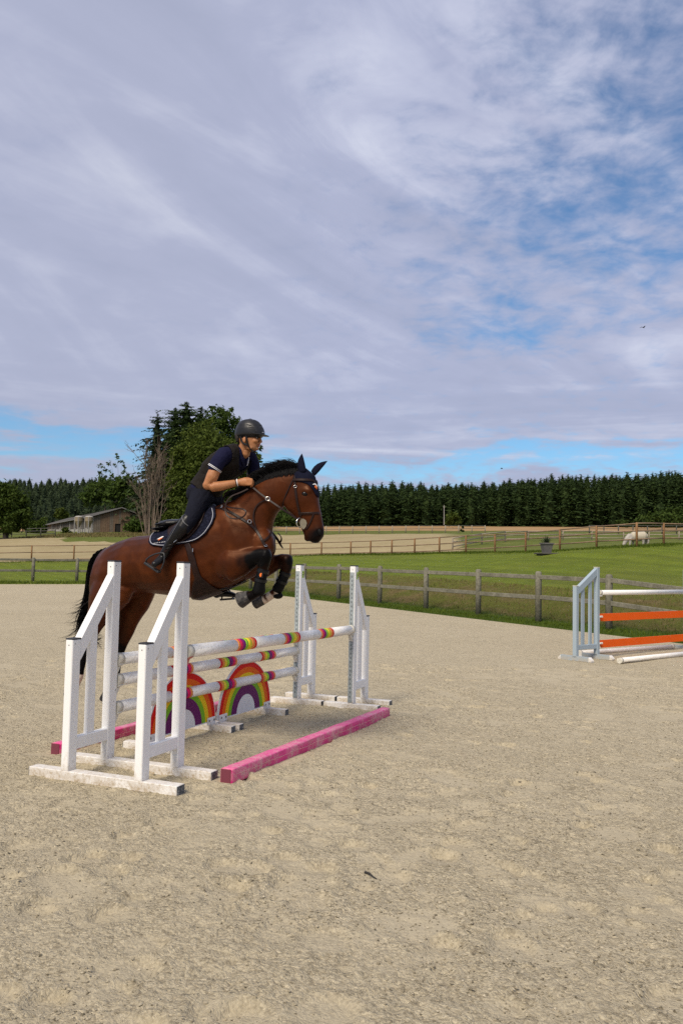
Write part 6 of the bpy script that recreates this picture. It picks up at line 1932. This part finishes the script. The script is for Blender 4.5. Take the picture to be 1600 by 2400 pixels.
# ------------------------------------------------------------------ barn, bins, pole
def barn():
    M_ROOF = material('grey_sheet_roof', None, (0.155, 0.15, 0.145), 0.75, var=0.25, vscale=0.6)
    M_BOARD = [weathered('barn_board', (0.12, 0.080, 0.052), (0.22, 0.155, 0.105)), weathered('barn_board_red', (0.125, 0.082, 0.057), (0.215, 0.148, 0.10)), weathered('barn_board_grey', (0.115, 0.095, 0.075), (0.20, 0.168, 0.135))]
    M_SIDE = weathered('barn_side_board', (0.075, 0.065, 0.058), (0.13, 0.115, 0.105))
    M_CONC = material('barn_concrete', None, (0.30, 0.285, 0.26), 0.9, var=0.2, vscale=0.5)
    M_POSTW = material('barn_post', None, (0.26, 0.25, 0.24), 0.8)
    M_VOID = material('barn_inside', None, (0.012, 0.011, 0.010), 0.9)
    d1, d2 = 152, 196
    G0 = at_depth(217, 1250, d1); G1 = at_depth(346, 1248, d1+4)
    zE1 = at_depth(217, 1211, d1)[2]; zR = at_depth(281, 1192.5, d1+2)[2]
    L0 = at_depth(106, 1249, d2)
    t = thing('barn', tuple(G0), 'long weathered timber barn with grey roof behind the arena', 'barn')
    Z = np.array((0, 0, 1.0))
    gz = G0[2]-1.2
    ax = G1-G0; ax[2] = 0; W_ = np.linalg.norm(ax); ax /= W_
    bk = L0-G0; bk[2] = 0; LL = np.linalg.norm(bk); bk /= LL
    zEL = at_depth(106, 1226.5, d2)[2]
    # the roof falls a little towards the far end, like the ground
    slope = 0.0
    P = lambda a, l, z: np.array((G0[0], G0[1], 0))+ax*a+bk*l+Z*z
    wr = W_*0.5
    # gable boards
    n = 30
    random.seed(5)
    for i in range(n):
        a0, a1 = W_*i/n+.012, W_*(i+1)/n-.012
        am = (a0+a1)/2
        top = zE1+(zR-zE1)*(1-abs(am-wr)/wr)-.05
        lo = gz
        if 12 <= i <= 14: lo = G0[2]+1.9
        b = MB(); of = random.uniform(0, .05)
        b.prism([P(a0, .0-of, lo), P(a1, -of, lo), P(a1, -of, top), P(a0, -of, top)], bk, .05)
        b.build('board', random.choice(M_BOARD), t)
    b = MB(); b.prism([P(0, .16, gz), P(W_, .16, gz), P(W_, .16, zE1-.3), P(wr, .16, zR-.3), P(0, .16, zE1-.3)], bk, .1); b.build('inner_wall', M_VOID, t)
    b = MB(); b.beam(P(W_*.5, -.12, zE1-.4), P(W_, -.12, zE1-.55), .12, .25); b.build('gable_beam', M_BOARD[1], t)
    # long side: boards above a concrete plinth
    n = 44
    for i in range(n):
        l0, l1 = LL*i/n+.03, LL*(i+1)/n-.03
        z0 = G0[2]+.8+ (L0[2]-G0[2])*(i/n); z1 = zE1-.02
        b = MB(); of = random.uniform(0, .06); b.prism([P(-of, l0, z0), P(-of, l1, z0), P(-of, l1, z1), P(-of, l0, z1)], ax, .05)
        b.build('board', M_SIDE if random.random() < .8 else M_BOARD[2], t)
    b = MB(); b.beam(P(.05, 0, gz+.9), P(.05, LL, gz+.9+(L0[2]-G0[2])), .2, 2.6); b.build('plinth', M_CONC, t)
    for k in range(6):
        l = LL*k/5.0
        b = MB(); b.beam(P(-.16, l, gz), P(-.16, l, zE1), .2, .2, up=tuple(bk)); b.build('post', M_POSTW, t)
    for (a0, z0, a1, z1, nm) in ((-.7, zE1-.12, wr, zR+.12, 'roof'), (wr, zR+.12, W_+.7, zE1-.12, 'roof')):
        b = MB()
        vs = [P(a0, -.6, z0), P(a1, -.6, z1), P(a1, LL+.5, z1), P(a0, LL+.5, z0)]
        b.add(vs+[v+Z*.12 for v in vs], [(3, 2, 1, 0), (4, 5, 6, 7), (0, 1, 5, 4), (1, 2, 6, 5), (2, 3, 7, 6), (3, 0, 4, 7)])
        # corrugation ribs
        rf = b.build(nm, M_ROOF, t)
        b = MB()
        for k in range(46):
            l = -.5+(LL+.9)*k/45
            b.beam(P(a0, l, z0+.135), P(a1, l, z1+.135), .18, .05)
        b.build('roof_ribs', M_ROOF, rf, kind='stuff')
    # feed bins
    M_BIN = material('bin_sheet', None, (0.24, 0.19, 0.12), 0.5, var=0.2, vscale=2); M_BINTOP = material('bin_lid', None, (0.33, 0.31, 0.27), 0.5)
    for (x, lab) in ((184, 'feed bin with a hopper bottom, standing further from the gable boards'), (208, 'feed bin with a hopper bottom, standing closest to the gable boards')):
        g = at_depth(x, 1250, 146); s = 146/FPX
        t2 = thing('feed_bin', tuple(g), lab, 'feed bin', 'feed bins beside the barn')
        r = 9.3*s; zt = g[2]+38*s; zb = g[2]+29*s; zc = g[2]+13*s
        def ring(rr, z): return [np.array((g[0]+rr*math.cos(6.283*k/18), g[1]+rr*math.sin(6.283*k/18), z)) for k in range(18)]
        b = MB(); b.loft([ring(r, zb), ring(r, zt)]); b.build('bin_body', M_BIN, t2)
        b = MB(); b.loft([ring(r*1.04, zt), ring(r*.75, zt+2.4*s), ring(.1, zt+3.4*s)]); b.build('lid', M_BINTOP, t2)
        b = MB(); b.loft([ring(.14, zc), ring(r*.99, zb)]); b.build('hopper', M_BIN, t2)
        b = MB(); b.tube([np.array((g[0], g[1], zc)), np.array((g[0], g[1], zc))+RGT*.25-Z*.7, np.array((g[0], g[1], zc))+RGT*.3-Z*1.2], .16, 8); b.build('spout', M_BINTOP, t2)
        for k in range(4):
            a = .6+k*1.5708; b = MB(); c = np.array((g[0]+r*.97*math.cos(a), g[1]+r*.97*math.sin(a), 0))
            b.beam(c+Z*(g[2]-.6), c+Z*zt, .12, .12, up=(1, 0, 0)); b.build('leg', M_POSTW, t2)
barn()
def pole():
    g = at_depth(1040, 1222, 240); top = at_depth(1040, 1184, 240)
    M_P = material('pale_pole', None, (0.33, 0.32, 0.30), 0.8)
    t = thing('utility_pole', tuple(g), 'thin pale utility pole standing in front of the dark spruces', 'utility pole')
    b = MB(); b.tube([g-np.array((0, 0, 1)), top], [.11, .08], 8); b.build('pole_shaft', M_P, t)
    b = MB(); b.beam(top-np.array((0, 0, .5))-RGT*.35, top-np.array((0, 0, .5))+RGT*.35, .08, .08); b.build('cross_arm', M_P, t)
pole()
def birds():
    M_B = material('dark_feathers', None, (0.012, 0.012, 0.014), 0.8)
    for (px, py, d, s, an, lab) in ((1506.5, 767.5, 60, .52, .5, 'dark bird flying high with spread wings against pale cloud'), (1175, 1098.5, 90, .55, -.4, 'small dark bird flying low above the dark spruces')):
        c = at_depth(px, py, d)
        t = thing('bird', tuple(c), lab, 'bird', 'birds in flight')
        f = RGT*math.cos(an)+FWD*math.sin(an); sd_ = np.cross((0, 0, 1), f); z = np.array((0, 0, 1.0))
        b = MB(); b.tube([c-f*.24*s, c-f*.12*s, c+f*.05*s, c+f*.17*s, c+f*.22*s], [.01, .045*s, .065*s, .04*s, .01], 8); b.build('body', M_B, t)
        b = MB(); b.add([c-f*.2*s, c-f*.42*s+sd_*.07*s, c-f*.42*s-sd_*.07*s, c-f*.2*s+z*.01], [(0, 1, 2), (3, 2, 1), (0, 3, 1), (0, 2, 3)]); b.build('tail', M_B, t)
        for sg in (-1, 1):
            r = sd_*sg
            A = [c+f*.08*s+r*.03*s, c-f*.10*s+r*.03*s, c-f*.10*s+r*.26*s+z*.13*s, c+f*.09*s+r*.28*s+z*.15*s, c-f*.12*s+r*.55*s+z*.06*s]
            b = MB(); th = z*.012*s
            b.add([p+th for p in A]+[p-th for p in A], [(0, 1, 2, 3), (3, 2, 4), (8, 7, 6, 5), (9, 7, 8), (0, 3, 8, 5), (3, 4, 9, 8), (4, 2, 7, 9), (2, 1, 6, 7), (1, 0, 5, 6)]); b.build('wing', M_B, t)
birds()
def stick():
    M_S = material('dark_bark', None, (0.022, 0.02, 0.019), 0.9, var=0.4, vscale=30)
    a = at_z(855, 2046, 0.02); b_ = at_z(882, 2057, 0.02)
    u, d = ud(a[0], a[1]); z0 = SANDZ(u, d); u, d = ud(b_[0], b_[1]); z1 = SANDZ(u, d)
    a[2] = z0+.012; b_[2] = z1+.008
    t = MB(); t.tube([a, a*.6+b_*.4+np.array((0, 0, .006)), a*.3+b_*.7, b_], [.007, .006, .004, .002], 7)
    o = t.build('stick', M_S, None); tag(o, 'short dark broken stick lying on the sand', 'stick')
stick()
# ------------------------------------------------------------------ vegetation
def leaf_mat(name, c0, c1, c2, trans=0.25, scale=0.6):
    def fn(N, tc, b, nt):
        P = geo_pos(N)
        oi = nt.nodes.new('ShaderNodeObjectInfo')
        n = N.noise(P, scale, 4, 0.65); n2 = N.noise(P, scale*7, 3, 0.6)
        c = N.ramp(N.math('ADD', N.math('MULTIPLY', n, .6), N.math('MULTIPLY', n2, .4)), [(0.34, c0), (0.5, c1), (0.66, c2)])
        c = N.mix(N.math('MULTIPLY', oi.outputs['Random'], 0.30), c, c0)
        nt.links.new(c, b.inputs['Base Color'])
        tr = nt.nodes.new('ShaderNodeBsdfTranslucent'); nt.links.new(c, tr.inputs[0])
        mx = nt.nodes.new('ShaderNodeMixShader'); mx.inputs[0].default_value = trans
        nt.links.new(b.outputs[0], mx.inputs[1]); nt.links.new(tr.outputs[0], mx.inputs[2])
        nt.links.new(mx.outputs[0], nt.nodes['Material Output'].inputs[0])
    return material(name, fn, rough=0.75, spec=0.15)
M_SPRUCE = leaf_mat('spruce_needles', (0.018, 0.034, 0.010), (0.036, 0.062, 0.016), (0.066, 0.100, 0.026), .25, .3)
M_SPRUCE_FAR = leaf_mat('far_conifer_needles', (0.024, 0.039, 0.018), (0.040, 0.060, 0.026), (0.066, 0.094, 0.038), .25, .3)
M_OAK = leaf_mat('oak_leaves', (0.024, 0.044, 0.006), (0.050, 0.080, 0.011), (0.090, 0.120, 0.018), .25, .5)
M_ASH = leaf_mat('ash_leaves', (0.036, 0.056, 0.008), (0.068, 0.096, 0.014), (0.120, 0.150, 0.026), .32, .5)
M_BROADDK = leaf_mat('dark_broad_leaves', (0.026, 0.050, 0.009), (0.050, 0.084, 0.014), (0.090, 0.130, 0.024), .3, .5)
M_POPLAR = leaf_mat('poplar_leaves', (0.036, 0.068, 0.016), (0.058, 0.100, 0.024), (0.090, 0.140, 0.036), .3, .6)
M_BARK = material('bark', None, (0.040, 0.033, 0.027), 0.95, var=0.4, vscale=2)
M_DEADBARK = material('bare_grey_bark', None, (0.150, 0.112, 0.082), 0.95, var=0.35, vscale=1.5)

def conifer_mesh(seed, layers=15, per=9, spread=0.20, detail=1, ragged=0.25, core=0.50, leaf=.32):
    """unit-high conifer: trunk mesh, crown mesh"""
    rng = np.random.default_rng(seed)
    tb = MB(); tb.tube([(0, 0, -0.02), (0, 0, .5), (0, 0, .97)], [.014, .009, .002], 6)
    cb = MB()
    for i in range(layers):
        f = i/(layers-1)
        z = 0.07+0.91*f**0.85
        r = spread*min(1.0, 1.30*(1-f)**0.66)*(0.85+.3*rng.random())+0.018
        n = max(6, int(per*(1-0.35*f)))
        a0 = rng.uniform(0, 6.28)
        for k in range(n):
            a = a0+6.283*k/n+rng.normal(0, .22)
            L = r*(1+ragged*rng.normal())
            if L < .01: continue
            dv = np.array((math.cos(a), math.sin(a), 0)); s = np.array((-math.sin(a), math.cos(a), 0))
            dz = -0.22*L-0.02*(1-f)+0.25*L*(f > .8); up = np.array((0, 0, 1))
            z_ = z+rng.normal(0, .012)
            sub = 4+2*detail
            for q in range(sub):       # many small drooping sprays along the branch
                t0 = (q+rng.uniform(.2, .9))/sub
                for sd in ((-1, 1) if t0 < .85 else (0,)):
                    tw = (L*(leaf*(1-t0*.5))+.009*leaf/.32)*rng.uniform(.6, 1.3)
                    c0 = dv*L*t0+up*(z_+dz*t0*t0+rng.normal(0, .003))
                    fw = rng.uniform(.35, .9)
                    e = c0+(s*sd*tw+dv*tw*fw)-up*tw*rng.uniform(.15, .75)
                    ax = e-c0; wv = np.cross(ax, up+rng.normal(0, .35, 3)); wv /= np.linalg.norm(wv)+1e-9
                    wv *= tw*rng.uniform(.24, .40)
                    md = c0*.55+e*.45
                    cb.add([c0, md+wv, e, md-wv], [(0, 1, 2, 3)])
            cb.add([dv*L*.1+up*z_-s*.003, dv*L*.1+up*z_+s*.003, dv*L+up*(z_+dz)], [(0, 1, 2)])
    # the shaded inner mass of twigs
    rings = []
    for i in range(10):
        f = i/9; z = .08+.88*f
        r = spread*min(1.0, 1.30*(1-f)**0.66)*core+.004
        rings.append([(r*math.cos(6.283*k/9)*rng.uniform(.7, 1.25), r*math.sin(6.283*k/9)*rng.uniform(.7, 1.25), z+rng.normal(0, .012)) for k in range(9)])
    cb.loft(rings)
    cb.tube([(0, 0, .9), (0, 0, 1.0)], [.008, .001], 4)
    return tb, cb
def leafy_mesh(seed, blobs, leaves, size, trunk=None, limbs=(), droop=0.0):
    """crown of many leaf clumps through the volume of blobs (x, y, z, rx, ry, rz), metres"""
    rng = np.random.default_rng(seed)
    cb, tb = MB(), MB()
    vol = np.array([b[3]*b[4]*b[5] for b in blobs])**0.75; vol /= vol.sum()
    vs = []; n_all = rng.multinomial(leaves, vol)
    for (bl, n) in zip(blobs, n_all):
        # clumps at the outer part of every blob, with gaps between
        ncl = max(5, n//26)
        v = rng.normal(size=(ncl, 3)); v /= np.linalg.norm(v, axis=1)[:, None]
        rr = rng.uniform(.45, 1.06, ncl)**0.6
        cl = v*rr[:, None]*np.array(bl[3:6])
        csz = rng.uniform(.10, .24, ncl)*min(bl[3:6])
        k = rng.integers(0, ncl, n)
        p = cl[k]+rng.normal(size=(n, 3))*csz[k][:, None]+np.array(bl[:3])
        out = p-np.array(bl[:3])
        for j in range(n):
            nn = rng.normal(size=3)+out[j]/(np.linalg.norm(out[j])+1e-6)*0.7+np.array((0, 0, .5)); nn /= np.linalg.norm(nn)
            a = np.cross(nn, rng.normal(size=3)); a /= np.linalg.norm(a)+1e-9; b_ = np.cross(nn, a)
            s = size*rng.uniform(.6, 1.35)
            c = p[j]
            vs += [c-a*s, c+b_*s*.5, c+a*s-np.array((0, 0, droop*s)), c-b_*s*.5]
    m = len(vs)//4
    cb.add(vs, [(4*i, 4*i+1, 4*i+2, 4*i+3) for i in range(m)])
    if trunk: tb.tube(trunk[0], trunk[1], 9)
    for (pts, r) in limbs: tb.tube(pts, r, 6)
    return tb, cb
def plant(name, label, cat, meshes, loc, sc=1.0, rz=0.0, group=None, parts=('trunk', 'crown')):
    t = thing(name, loc, label, cat, group)
    for nm, me in zip(parts, meshes):
        if me is not None and len(me.vertices): link(nm, me, t, _local=True)
    if isinstance(sc, tuple): t.scale = sc
    else: t.scale = (sc, sc, sc)
    t.rotation_euler.z = rz
    return t
def two(tb, cb, mb, mc):
    return (tb.mesh('trunk', mb) if tb.v else None, cb.mesh('crown', mc))

# --- the spruce plantation behind the fields
SP = [two(*conifer_mesh(s, 20, 10, sp, 0), M_BARK, M_SPRUCE) for s, sp in ((1, .17), (2, .185), (3, .16), (4, .18), (5, .165))]
SPF = [two(*conifer_mesh(s, 15, 9, sp, -1), M_BARK, M_SPRUCE_FAR) for s, sp in ((11, .20), (12, .22), (13, .19))]
def skyline(x): return np.interp(x, [500, 640, 757, 850, 932, 1057, 1164, 1307, 1400, 1495, 1595, 1800], [1142, 1140, 1138, 1136, 1133, 1136, 1126, 1118, 1117, 1113, 1107, 1100])
def plantation():
    rng = np.random.default_rng(21)
    first = {}
    rows = [(298, 24, 0), (306, 21, 1), (315, 20, 2), (327, 20, 3), (340, 20, 4)]
    for (d, step, ri) in rows:
        x = 560+rng.uniform(0, step)
        while x < 1690:
            dd = d+rng.uniform(-3, 3)
            g = at_depth(x, 1234, dd); u, _d = ud(g[0], g[1]); z = H1(u, _d)
            ytop = skyline(x)+rng.normal(0, 4.5)+(3-ri)*3
            top = at_depth(x, ytop, dd)[2]
            h = top-z+.3
            k = rng.integers(0, 5)
            plant('spruce_tree', 'dark spruce in the dense plantation edge beyond the ploughed field', 'spruce tree', SP[k], (g[0], g[1], z-.3), (h*rng.uniform(1.1, 1.6), h*rng.uniform(1.1, 1.6), h), rng.uniform(0, 6.28), 'spruces of the plantation')
            x += step*rng.uniform(.6, 1.4)
plantation()
def hill_wood():
    rng = np.random.default_rng(22)
    for (d, step, yb, ht) in ((275, 21, 0, 50), (300, 19, 0, 50), (328, 18, 0, 50), (358, 17, 0, 48), (392, 16, 0, 47), (410, 14, 0, 44), (428, 11, 0, 42)):
        x = -60
        while x < 520:
            dd = d+rng.uniform(-9, 9)
            q = at_depth(x, 1230, dd); u, _ = ud(q[0], q[1]); z = H1(u, dd)
            X, Y = xy(u, dd)
            h = ht*rng.uniform(.85, 1.08)*dd/FPX*1.25
            if d > 420: h = max(5, at_depth(x, np.interp(x, [0, 60, 150, 250, 400, 520], [1140, 1134, 1126, 1128, 1133, 1140])+rng.normal(0, 3), dd)[2]-z)
            k = rng.integers(0, 3)
            plant('conifer_tree', 'conifer in the wood covering the hillside behind the barn', 'conifer tree', SPF[k], (X, Y, z-.4), (h*1.7, h*1.7, h), rng.uniform(0, 6.28), 'conifers on the wooded hillside')
            x += step*rng.uniform(.6, 1.4)
hill_wood()

def at_g(px, d, py=1245):
    q = at_depth(px, py, d); u, dd = ud(q[0], q[1]); return np.array((q[0], q[1], H1(u, dd)))
def spx(d): return d/FPX
UR, UF = RGT, FWD
def V3(r, f, z): return UR*r+UF*f+np.array((0, 0, z))
def crown(blobpx, d, g, seed, leaves, size, trunk, mats, limbs=(), depth=None, droop=.2):
    """blobs given as photo positions (cx, cy, rx, ry) at distance d, with depth equal to their width"""
    s = spx(d); bl = []
    rng = np.random.default_rng(seed+100)
    for (cx, cy, rx, ry) in blobpx:
        c = at_depth(cx, cy, d)-g+FWD*rng.uniform(-.35, .35)*rx*s
        r = (rx*s+0.0)
        bl.append((c[0], c[1], c[2], r, r, ry*s))
    tb, cb = leafy_mesh(seed, bl, leaves, size, trunk, limbs, droop)
    return two(tb, cb, *mats)
# --- the tall group beside the barn
dG = 150
def big_conifer(px, ytop, seed, spread, label, d, mat=M_SPRUCE, layers=38, ragged=.38):
    g = at_g(px, d); h = at_depth(px, ytop, d)[2]-g[2]
    ms = two(*conifer_mesh(seed, layers, 15, spread, 4, ragged, .34, .17), M_BARK, mat)
    plant('conifer_tree', label, 'conifer tree', ms, tuple(g-np.array((0, 0, .3))), (h, h, h), seed*1.3, 'conifers beside the barn')
big_conifer(360, 962, 31, .15, 'ragged grey green spruce with open drooping branches, nearest the bare tree', dG+6, M_SPRUCE_FAR, 30, .5)
big_conifer(428, 936, 32, .25, 'dark broad conifer, tallest of the group behind the rider', dG+14)
big_conifer(402, 950, 33, .21, 'dark conifer between the open spruce and the tallest conifer', dG+18)
big_conifer(462, 948, 34, .25, 'dark conifer behind the leafy tree top at the rider\'s back', dG+20)
g = at_g(500, dG-4)
plant('broadleaf_tree', 'wide bright green leafy tree directly behind the rider\'s back', 'broadleaf tree',
      crown([(470, 1040, 52, 42), (452, 1085, 58, 48), (500, 1075, 62, 55), (540, 1105, 52, 50), (425, 1130, 42, 42), (470, 1150, 60, 50), (530, 1160, 60, 50), (585, 1085, 26, 26), (478, 1003, 26, 20), (425, 1075, 26, 40), (590, 1130, 40, 40), (500, 1205, 70, 40)], dG-4, g, 41, 24000, .30,
            ([(0, 0, -.5), (0, 0, 5), (.5, 0, 11)], [.45, .35, .12]), (M_BARK, M_ASH)), tuple(g))
g = at_g(532, dG+8)
plant('broadleaf_tree', 'dark green leafy tree with a feathery top rising beside the helmet', 'broadleaf tree',
      crown([(520, 985, 34, 28), (542, 1000, 26, 36), (505, 1012, 34, 34), (540, 1050, 34, 44), (495, 965, 14, 12), (535, 962, 12, 10), (575, 1060, 26, 24), (604, 1062, 12, 16), (515, 1060, 50, 50), (530, 1130, 50, 60)], dG+8, g, 42, 14000, .29,
            ([(0, 0, -.5), (0, 0, 8), (.3, 0, 15)], [.4, .3, .1]), (M_BARK, M_BROADDK)), tuple(g))
# sparse poplar on the left of the group
g = at_g(272, 206)
pl = [(236, 1098, 11, 13), (247, 1108, 13, 11), (262, 1092, 11, 11), (276, 1068, 8, 10), (285, 1090, 9, 12), (255, 1120, 22, 12), (232, 1122, 9, 9), (295, 1112, 12, 12), (272, 1128, 20, 14)]
lm = []
base = V3(0, 0, at_depth(280, 1190, 206)[2]-g[2])
for (cx, cy, rx, ry) in pl:
    e = at_depth(cx, cy, 206)-g
    lm.append(([base, base*.5+e*.5+V3(.3, 0, .4), e], [.05, .035, .015]))
plant('broadleaf_tree', 'sparse light green tree with thin open branches left of the bare tree', 'broadleaf tree',
      crown(pl, 206, g, 43, 800, .33, ([(0, 0, -.5), tuple(base)], [.2, .10]), (M_BARK, M_POPLAR), lm), tuple(g))
g = at_g(245, 170)
plant('broadleaf_tree', 'low leafy tree between the barn roof and the hillside wood', 'broadleaf tree',
      crown([(240, 1150, 34, 26), (275, 1160, 30, 30), (215, 1165, 26, 20), (300, 1150, 28, 30), (320, 1180, 26, 40)], 170, g, 44, 4200, .42, ([(0, 0, -.5), (0, 0, 5)], [.3, .15]), (M_BARK, M_BROADDK)), tuple(g))
# bare tree: many upright grey stems
def bare_tree():
    rng = np.random.default_rng(7); d = 128
    g = at_g(352, d, 1252)
    t = thing('bare_tree', tuple(g), 'leafless grey tree of many slender upright stems beside the barn', 'bare tree')
    def br(p, dv, L, r, lev, mb):
        n = 5; pts = [p]; q = p.copy(); dd = dv.copy()
        for i in range(n):
            dd = dd+rng.normal(0, .10 if lev == 0 else .16, 3)+np.array((0, 0, .05)); dd /= np.linalg.norm(dd); q = q+dd*L/n; pts.append(q.copy())
        mb.tube(pts, [r*(1-.75*i/n) for i in range(n+1)], 6 if lev == 0 else 4)
        if lev < 3:
            k = (6, 4, 2)[lev]
            for i in range(k):
                f = rng.uniform(.3, 1.0); a = pts[min(int(f*n), n-1)]
                nd = dd*1.1+rng.normal(0, .34, 3); nd[2] = abs(nd[2])*.8+.25; nd /= np.linalg.norm(nd)
                br(a, nd, L*rng.uniform(.25, .45), max(r*.42, .022), lev+1, mb)
    stems = [(318, 1120, .09), (334, 1075, .11), (343, 1062, .13), (351, 1060, .15), (358, 1068, .14), (366, 1072, .15), (374, 1062, .14), (383, 1080, .12), (318, 1150, .07), (312, 1180, .06), (388, 1110, .08), (328, 1110, .08), (347, 1098, .10), (362, 1100, .10)]
    bxs = [343, 345, 347, 350, 355, 361, 366, 371, 341, 339, 370, 344, 349, 359]
    for (tx, ty, r), bxp in zip(stems, bxs):
        a = at_depth(bxp, 1252, d+rng.uniform(-.8, .8)); a[2] = g[2]-.2
        e = at_depth(tx, ty, d+rng.uniform(-1.5, 1.5))
        dv = e-a; L = np.linalg.norm(dv); dv /= L
        mb = MB(); br(a, dv, L, r, 0, mb); mb.build('stem', M_DEADBARK, t)
bare_tree()
# broad tree at the edge of the view
g = at_g(14, 118, 1256)
plant('broadleaf_tree', 'broad round dark green tree standing alone over the dark rail fence', 'broadleaf tree',
      crown([(0, 1165, 42, 30), (30, 1175, 34, 30), (-30, 1180, 42, 36), (45, 1205, 30, 30), (10, 1205, 42, 32), (-40, 1215, 44, 34), (22, 1150, 22, 16), (58, 1222, 16, 18), (20, 1232, 40, 16), (-10, 1145, 30, 16)], 118, g, 45, 14000, .26, ([(0, 0, -.4), (0, 0, 2.2), (.2, .1, 5)], [.42, .34, .15]), (M_BARK, M_OAK)), tuple(g))
# bushes
for (nm, lab, bl, d, n, sz, mt, sd_) in (
        ('bush', 'round pale green bush against the wood above the barn roof', [(145, 1203, 11, 11), (138, 1208, 8, 8), (152, 1208, 9, 8)], 205, 900, .42, M_ASH, 51),
        ('bush', 'dense green bush at the far end of the barn', [(85, 1236, 14, 14), (100, 1232, 12, 14), (75, 1242, 11, 9), (95, 1245, 15, 7)], 150, 1600, .34, M_OAK, 52),
        ('bush', 'bright green bush at the foot of the tall trees, behind the saddle', [(415, 1205, 26, 26), (395, 1225, 20, 18), (435, 1215, 26, 26), (410, 1185, 16, 16)], 140, 2600, .32, M_ASH, 53),
        ('bush', 'dark bush between the barn gable and the bare tree', [(318, 1228, 18, 18), (305, 1238, 14, 12), (335, 1236, 18, 16)], 146, 1500, .34, M_BROADDK, 54),
        ('bush', 'yellow green bush before the dark spruces next to the utility pole', [(1061, 1215, 13, 12), (1052, 1220, 9, 8), (1070, 1220, 9, 8)], 262, 900, .55, M_ASH, 55),
        ('bush', 'low green bush against the plain board side of the barn', [(155, 1245, 9, 8), (163, 1247, 7, 6)], 148, 500, .28, M_ASH, 56),
        ('bush', 'dark leafy bush among the spruces below the head of the jumping horse', [(690, 1222, 30, 20), (655, 1218, 34, 24), (720, 1226, 24, 14)], 280, 2200, .55, M_BROADDK, 57),
        ('bush', 'small pointed conifer bush alone at the rim of the ploughed field', [(1083, 1243, 3.5, 5), (1083, 1237, 2.4, 4)], 140, 200, .22, M_SPRUCE, 58),
        ('bush', 'leafy bush among the spruces above the grazing horse', [(1540, 1218, 40, 20), (1590, 1212, 36, 26), (1470, 1226, 26, 11)], 282, 2400, .55, M_BROADDK, 59)):
    g = at_g(bl[0][0], d)
    ms = crown(bl, d, g, sd_, n, sz, None, (M_BARK, mt))
    plant(nm, lab, 'bush', ms, tuple(g), parts=('trunk', 'foliage'))

# ------------------------------------------------------------------ grass blades: verge, bank, foot of fences
def blades(name, mat, pts, hmin, hmax, w, seed):
    rng = np.random.default_rng(seed); n = len(pts)
    U, D = pts[:, 0], pts[:, 1]; X, Y = xy(U, D); Z = height(U, D)
    vs = np.zeros((n, 3, 3)); a = rng.uniform(0, 6.28, n); h = rng.uniform(hmin, hmax, n); le = rng.normal(0, .35, (n, 2))
    B = np.stack([X, Y, Z-.01], 1); s = np.stack([np.cos(a), np.sin(a), 0*a], 1)*w
    vs[:, 0] = B-s; vs[:, 1] = B+s; vs[:, 2] = B+np.stack([le[:, 0]*h, le[:, 1]*h, h], 1)
    me = bpy.data.meshes.new(name); me.from_pydata(vs.reshape(-1, 3).tolist(), [], (np.arange(3*n).reshape(-1, 3)).tolist()); me.materials.append(mat); me.update()
    link(name, me, None, kind='stuff')
M_BLADE = leaf_mat('grass_blades', (0.050, 0.082, 0.007), (0.092, 0.135, 0.012), (0.150, 0.180, 0.026), .3, .8)
M_BLADEDRY = leaf_mat('dry_grass_blades', (0.11, 0.095, 0.030), (0.19, 0.150, 0.062), (0.28, 0.22, 0.10), .3, .8)
def strips():
    rng = np.random.default_rng(31)
    n = 16000
    p = P_R+0.02+np.abs(rng.normal(0, .75, n)); q = rng.uniform(6, Q_F, n)**1.0
    blades('verge_grass', M_BLADE, np.stack([p*E1[0]+q*E2[0], p*E1[1]+q*E2[1]], 1), .03, .10, .012, 1)
    n = 12000
    p = P_R+rng.uniform(1.4, 5.5, n); q = rng.uniform(6, Q_F, n)
    blades('bank_dry_grass', M_BLADEDRY, np.stack([p*E1[0]+q*E2[0], p*E1[1]+q*E2[1]], 1), .04, .11, .011, 2)
    n = 3500
    p = P_R+rng.uniform(0.6, 5.5, n); q = rng.uniform(6, Q_F, n)
    k = fbm(p*.8, q*.5, 3, 2) > .58
    blades('bank_green_grass', M_BLADE, np.stack([p*E1[0]+q*E2[0], p*E1[1]+q*E2[1]], 1)[k], .05, .14, .012, 3)
    n = 6000
    p = rng.uniform(-14, P_R, n); q = Q_F+0.02+np.abs(rng.normal(0, .8, n))
    blades('far_verge_grass', M_BLADE, np.stack([p*E1[0]+q*E2[0], p*E1[1]+q*E2[1]], 1), .06, .18, .02, 4)
    # rough grass left standing under the brown fence
    n = 16000; t = rng.uniform(0, len(BROWN)-1.001, n); i = t.astype(int); f = (t-i)[:, None]
    pts = BROWN[i]*(1-f)+BROWN[i+1]*f+rng.normal(0, .5, (n, 2))
    blades('fence_foot_grass', M_BLADE, pts, .05, .15, .022, 5)
    # weeds in front of the barn
    n = 4000; u = rng.uniform(-46, -24, n); d = rng.uniform(118, 142, n)
    blades('tall_weeds', M_BLADEDRY, np.stack([u, d], 1), .08, .35, .08, 6)
strips()
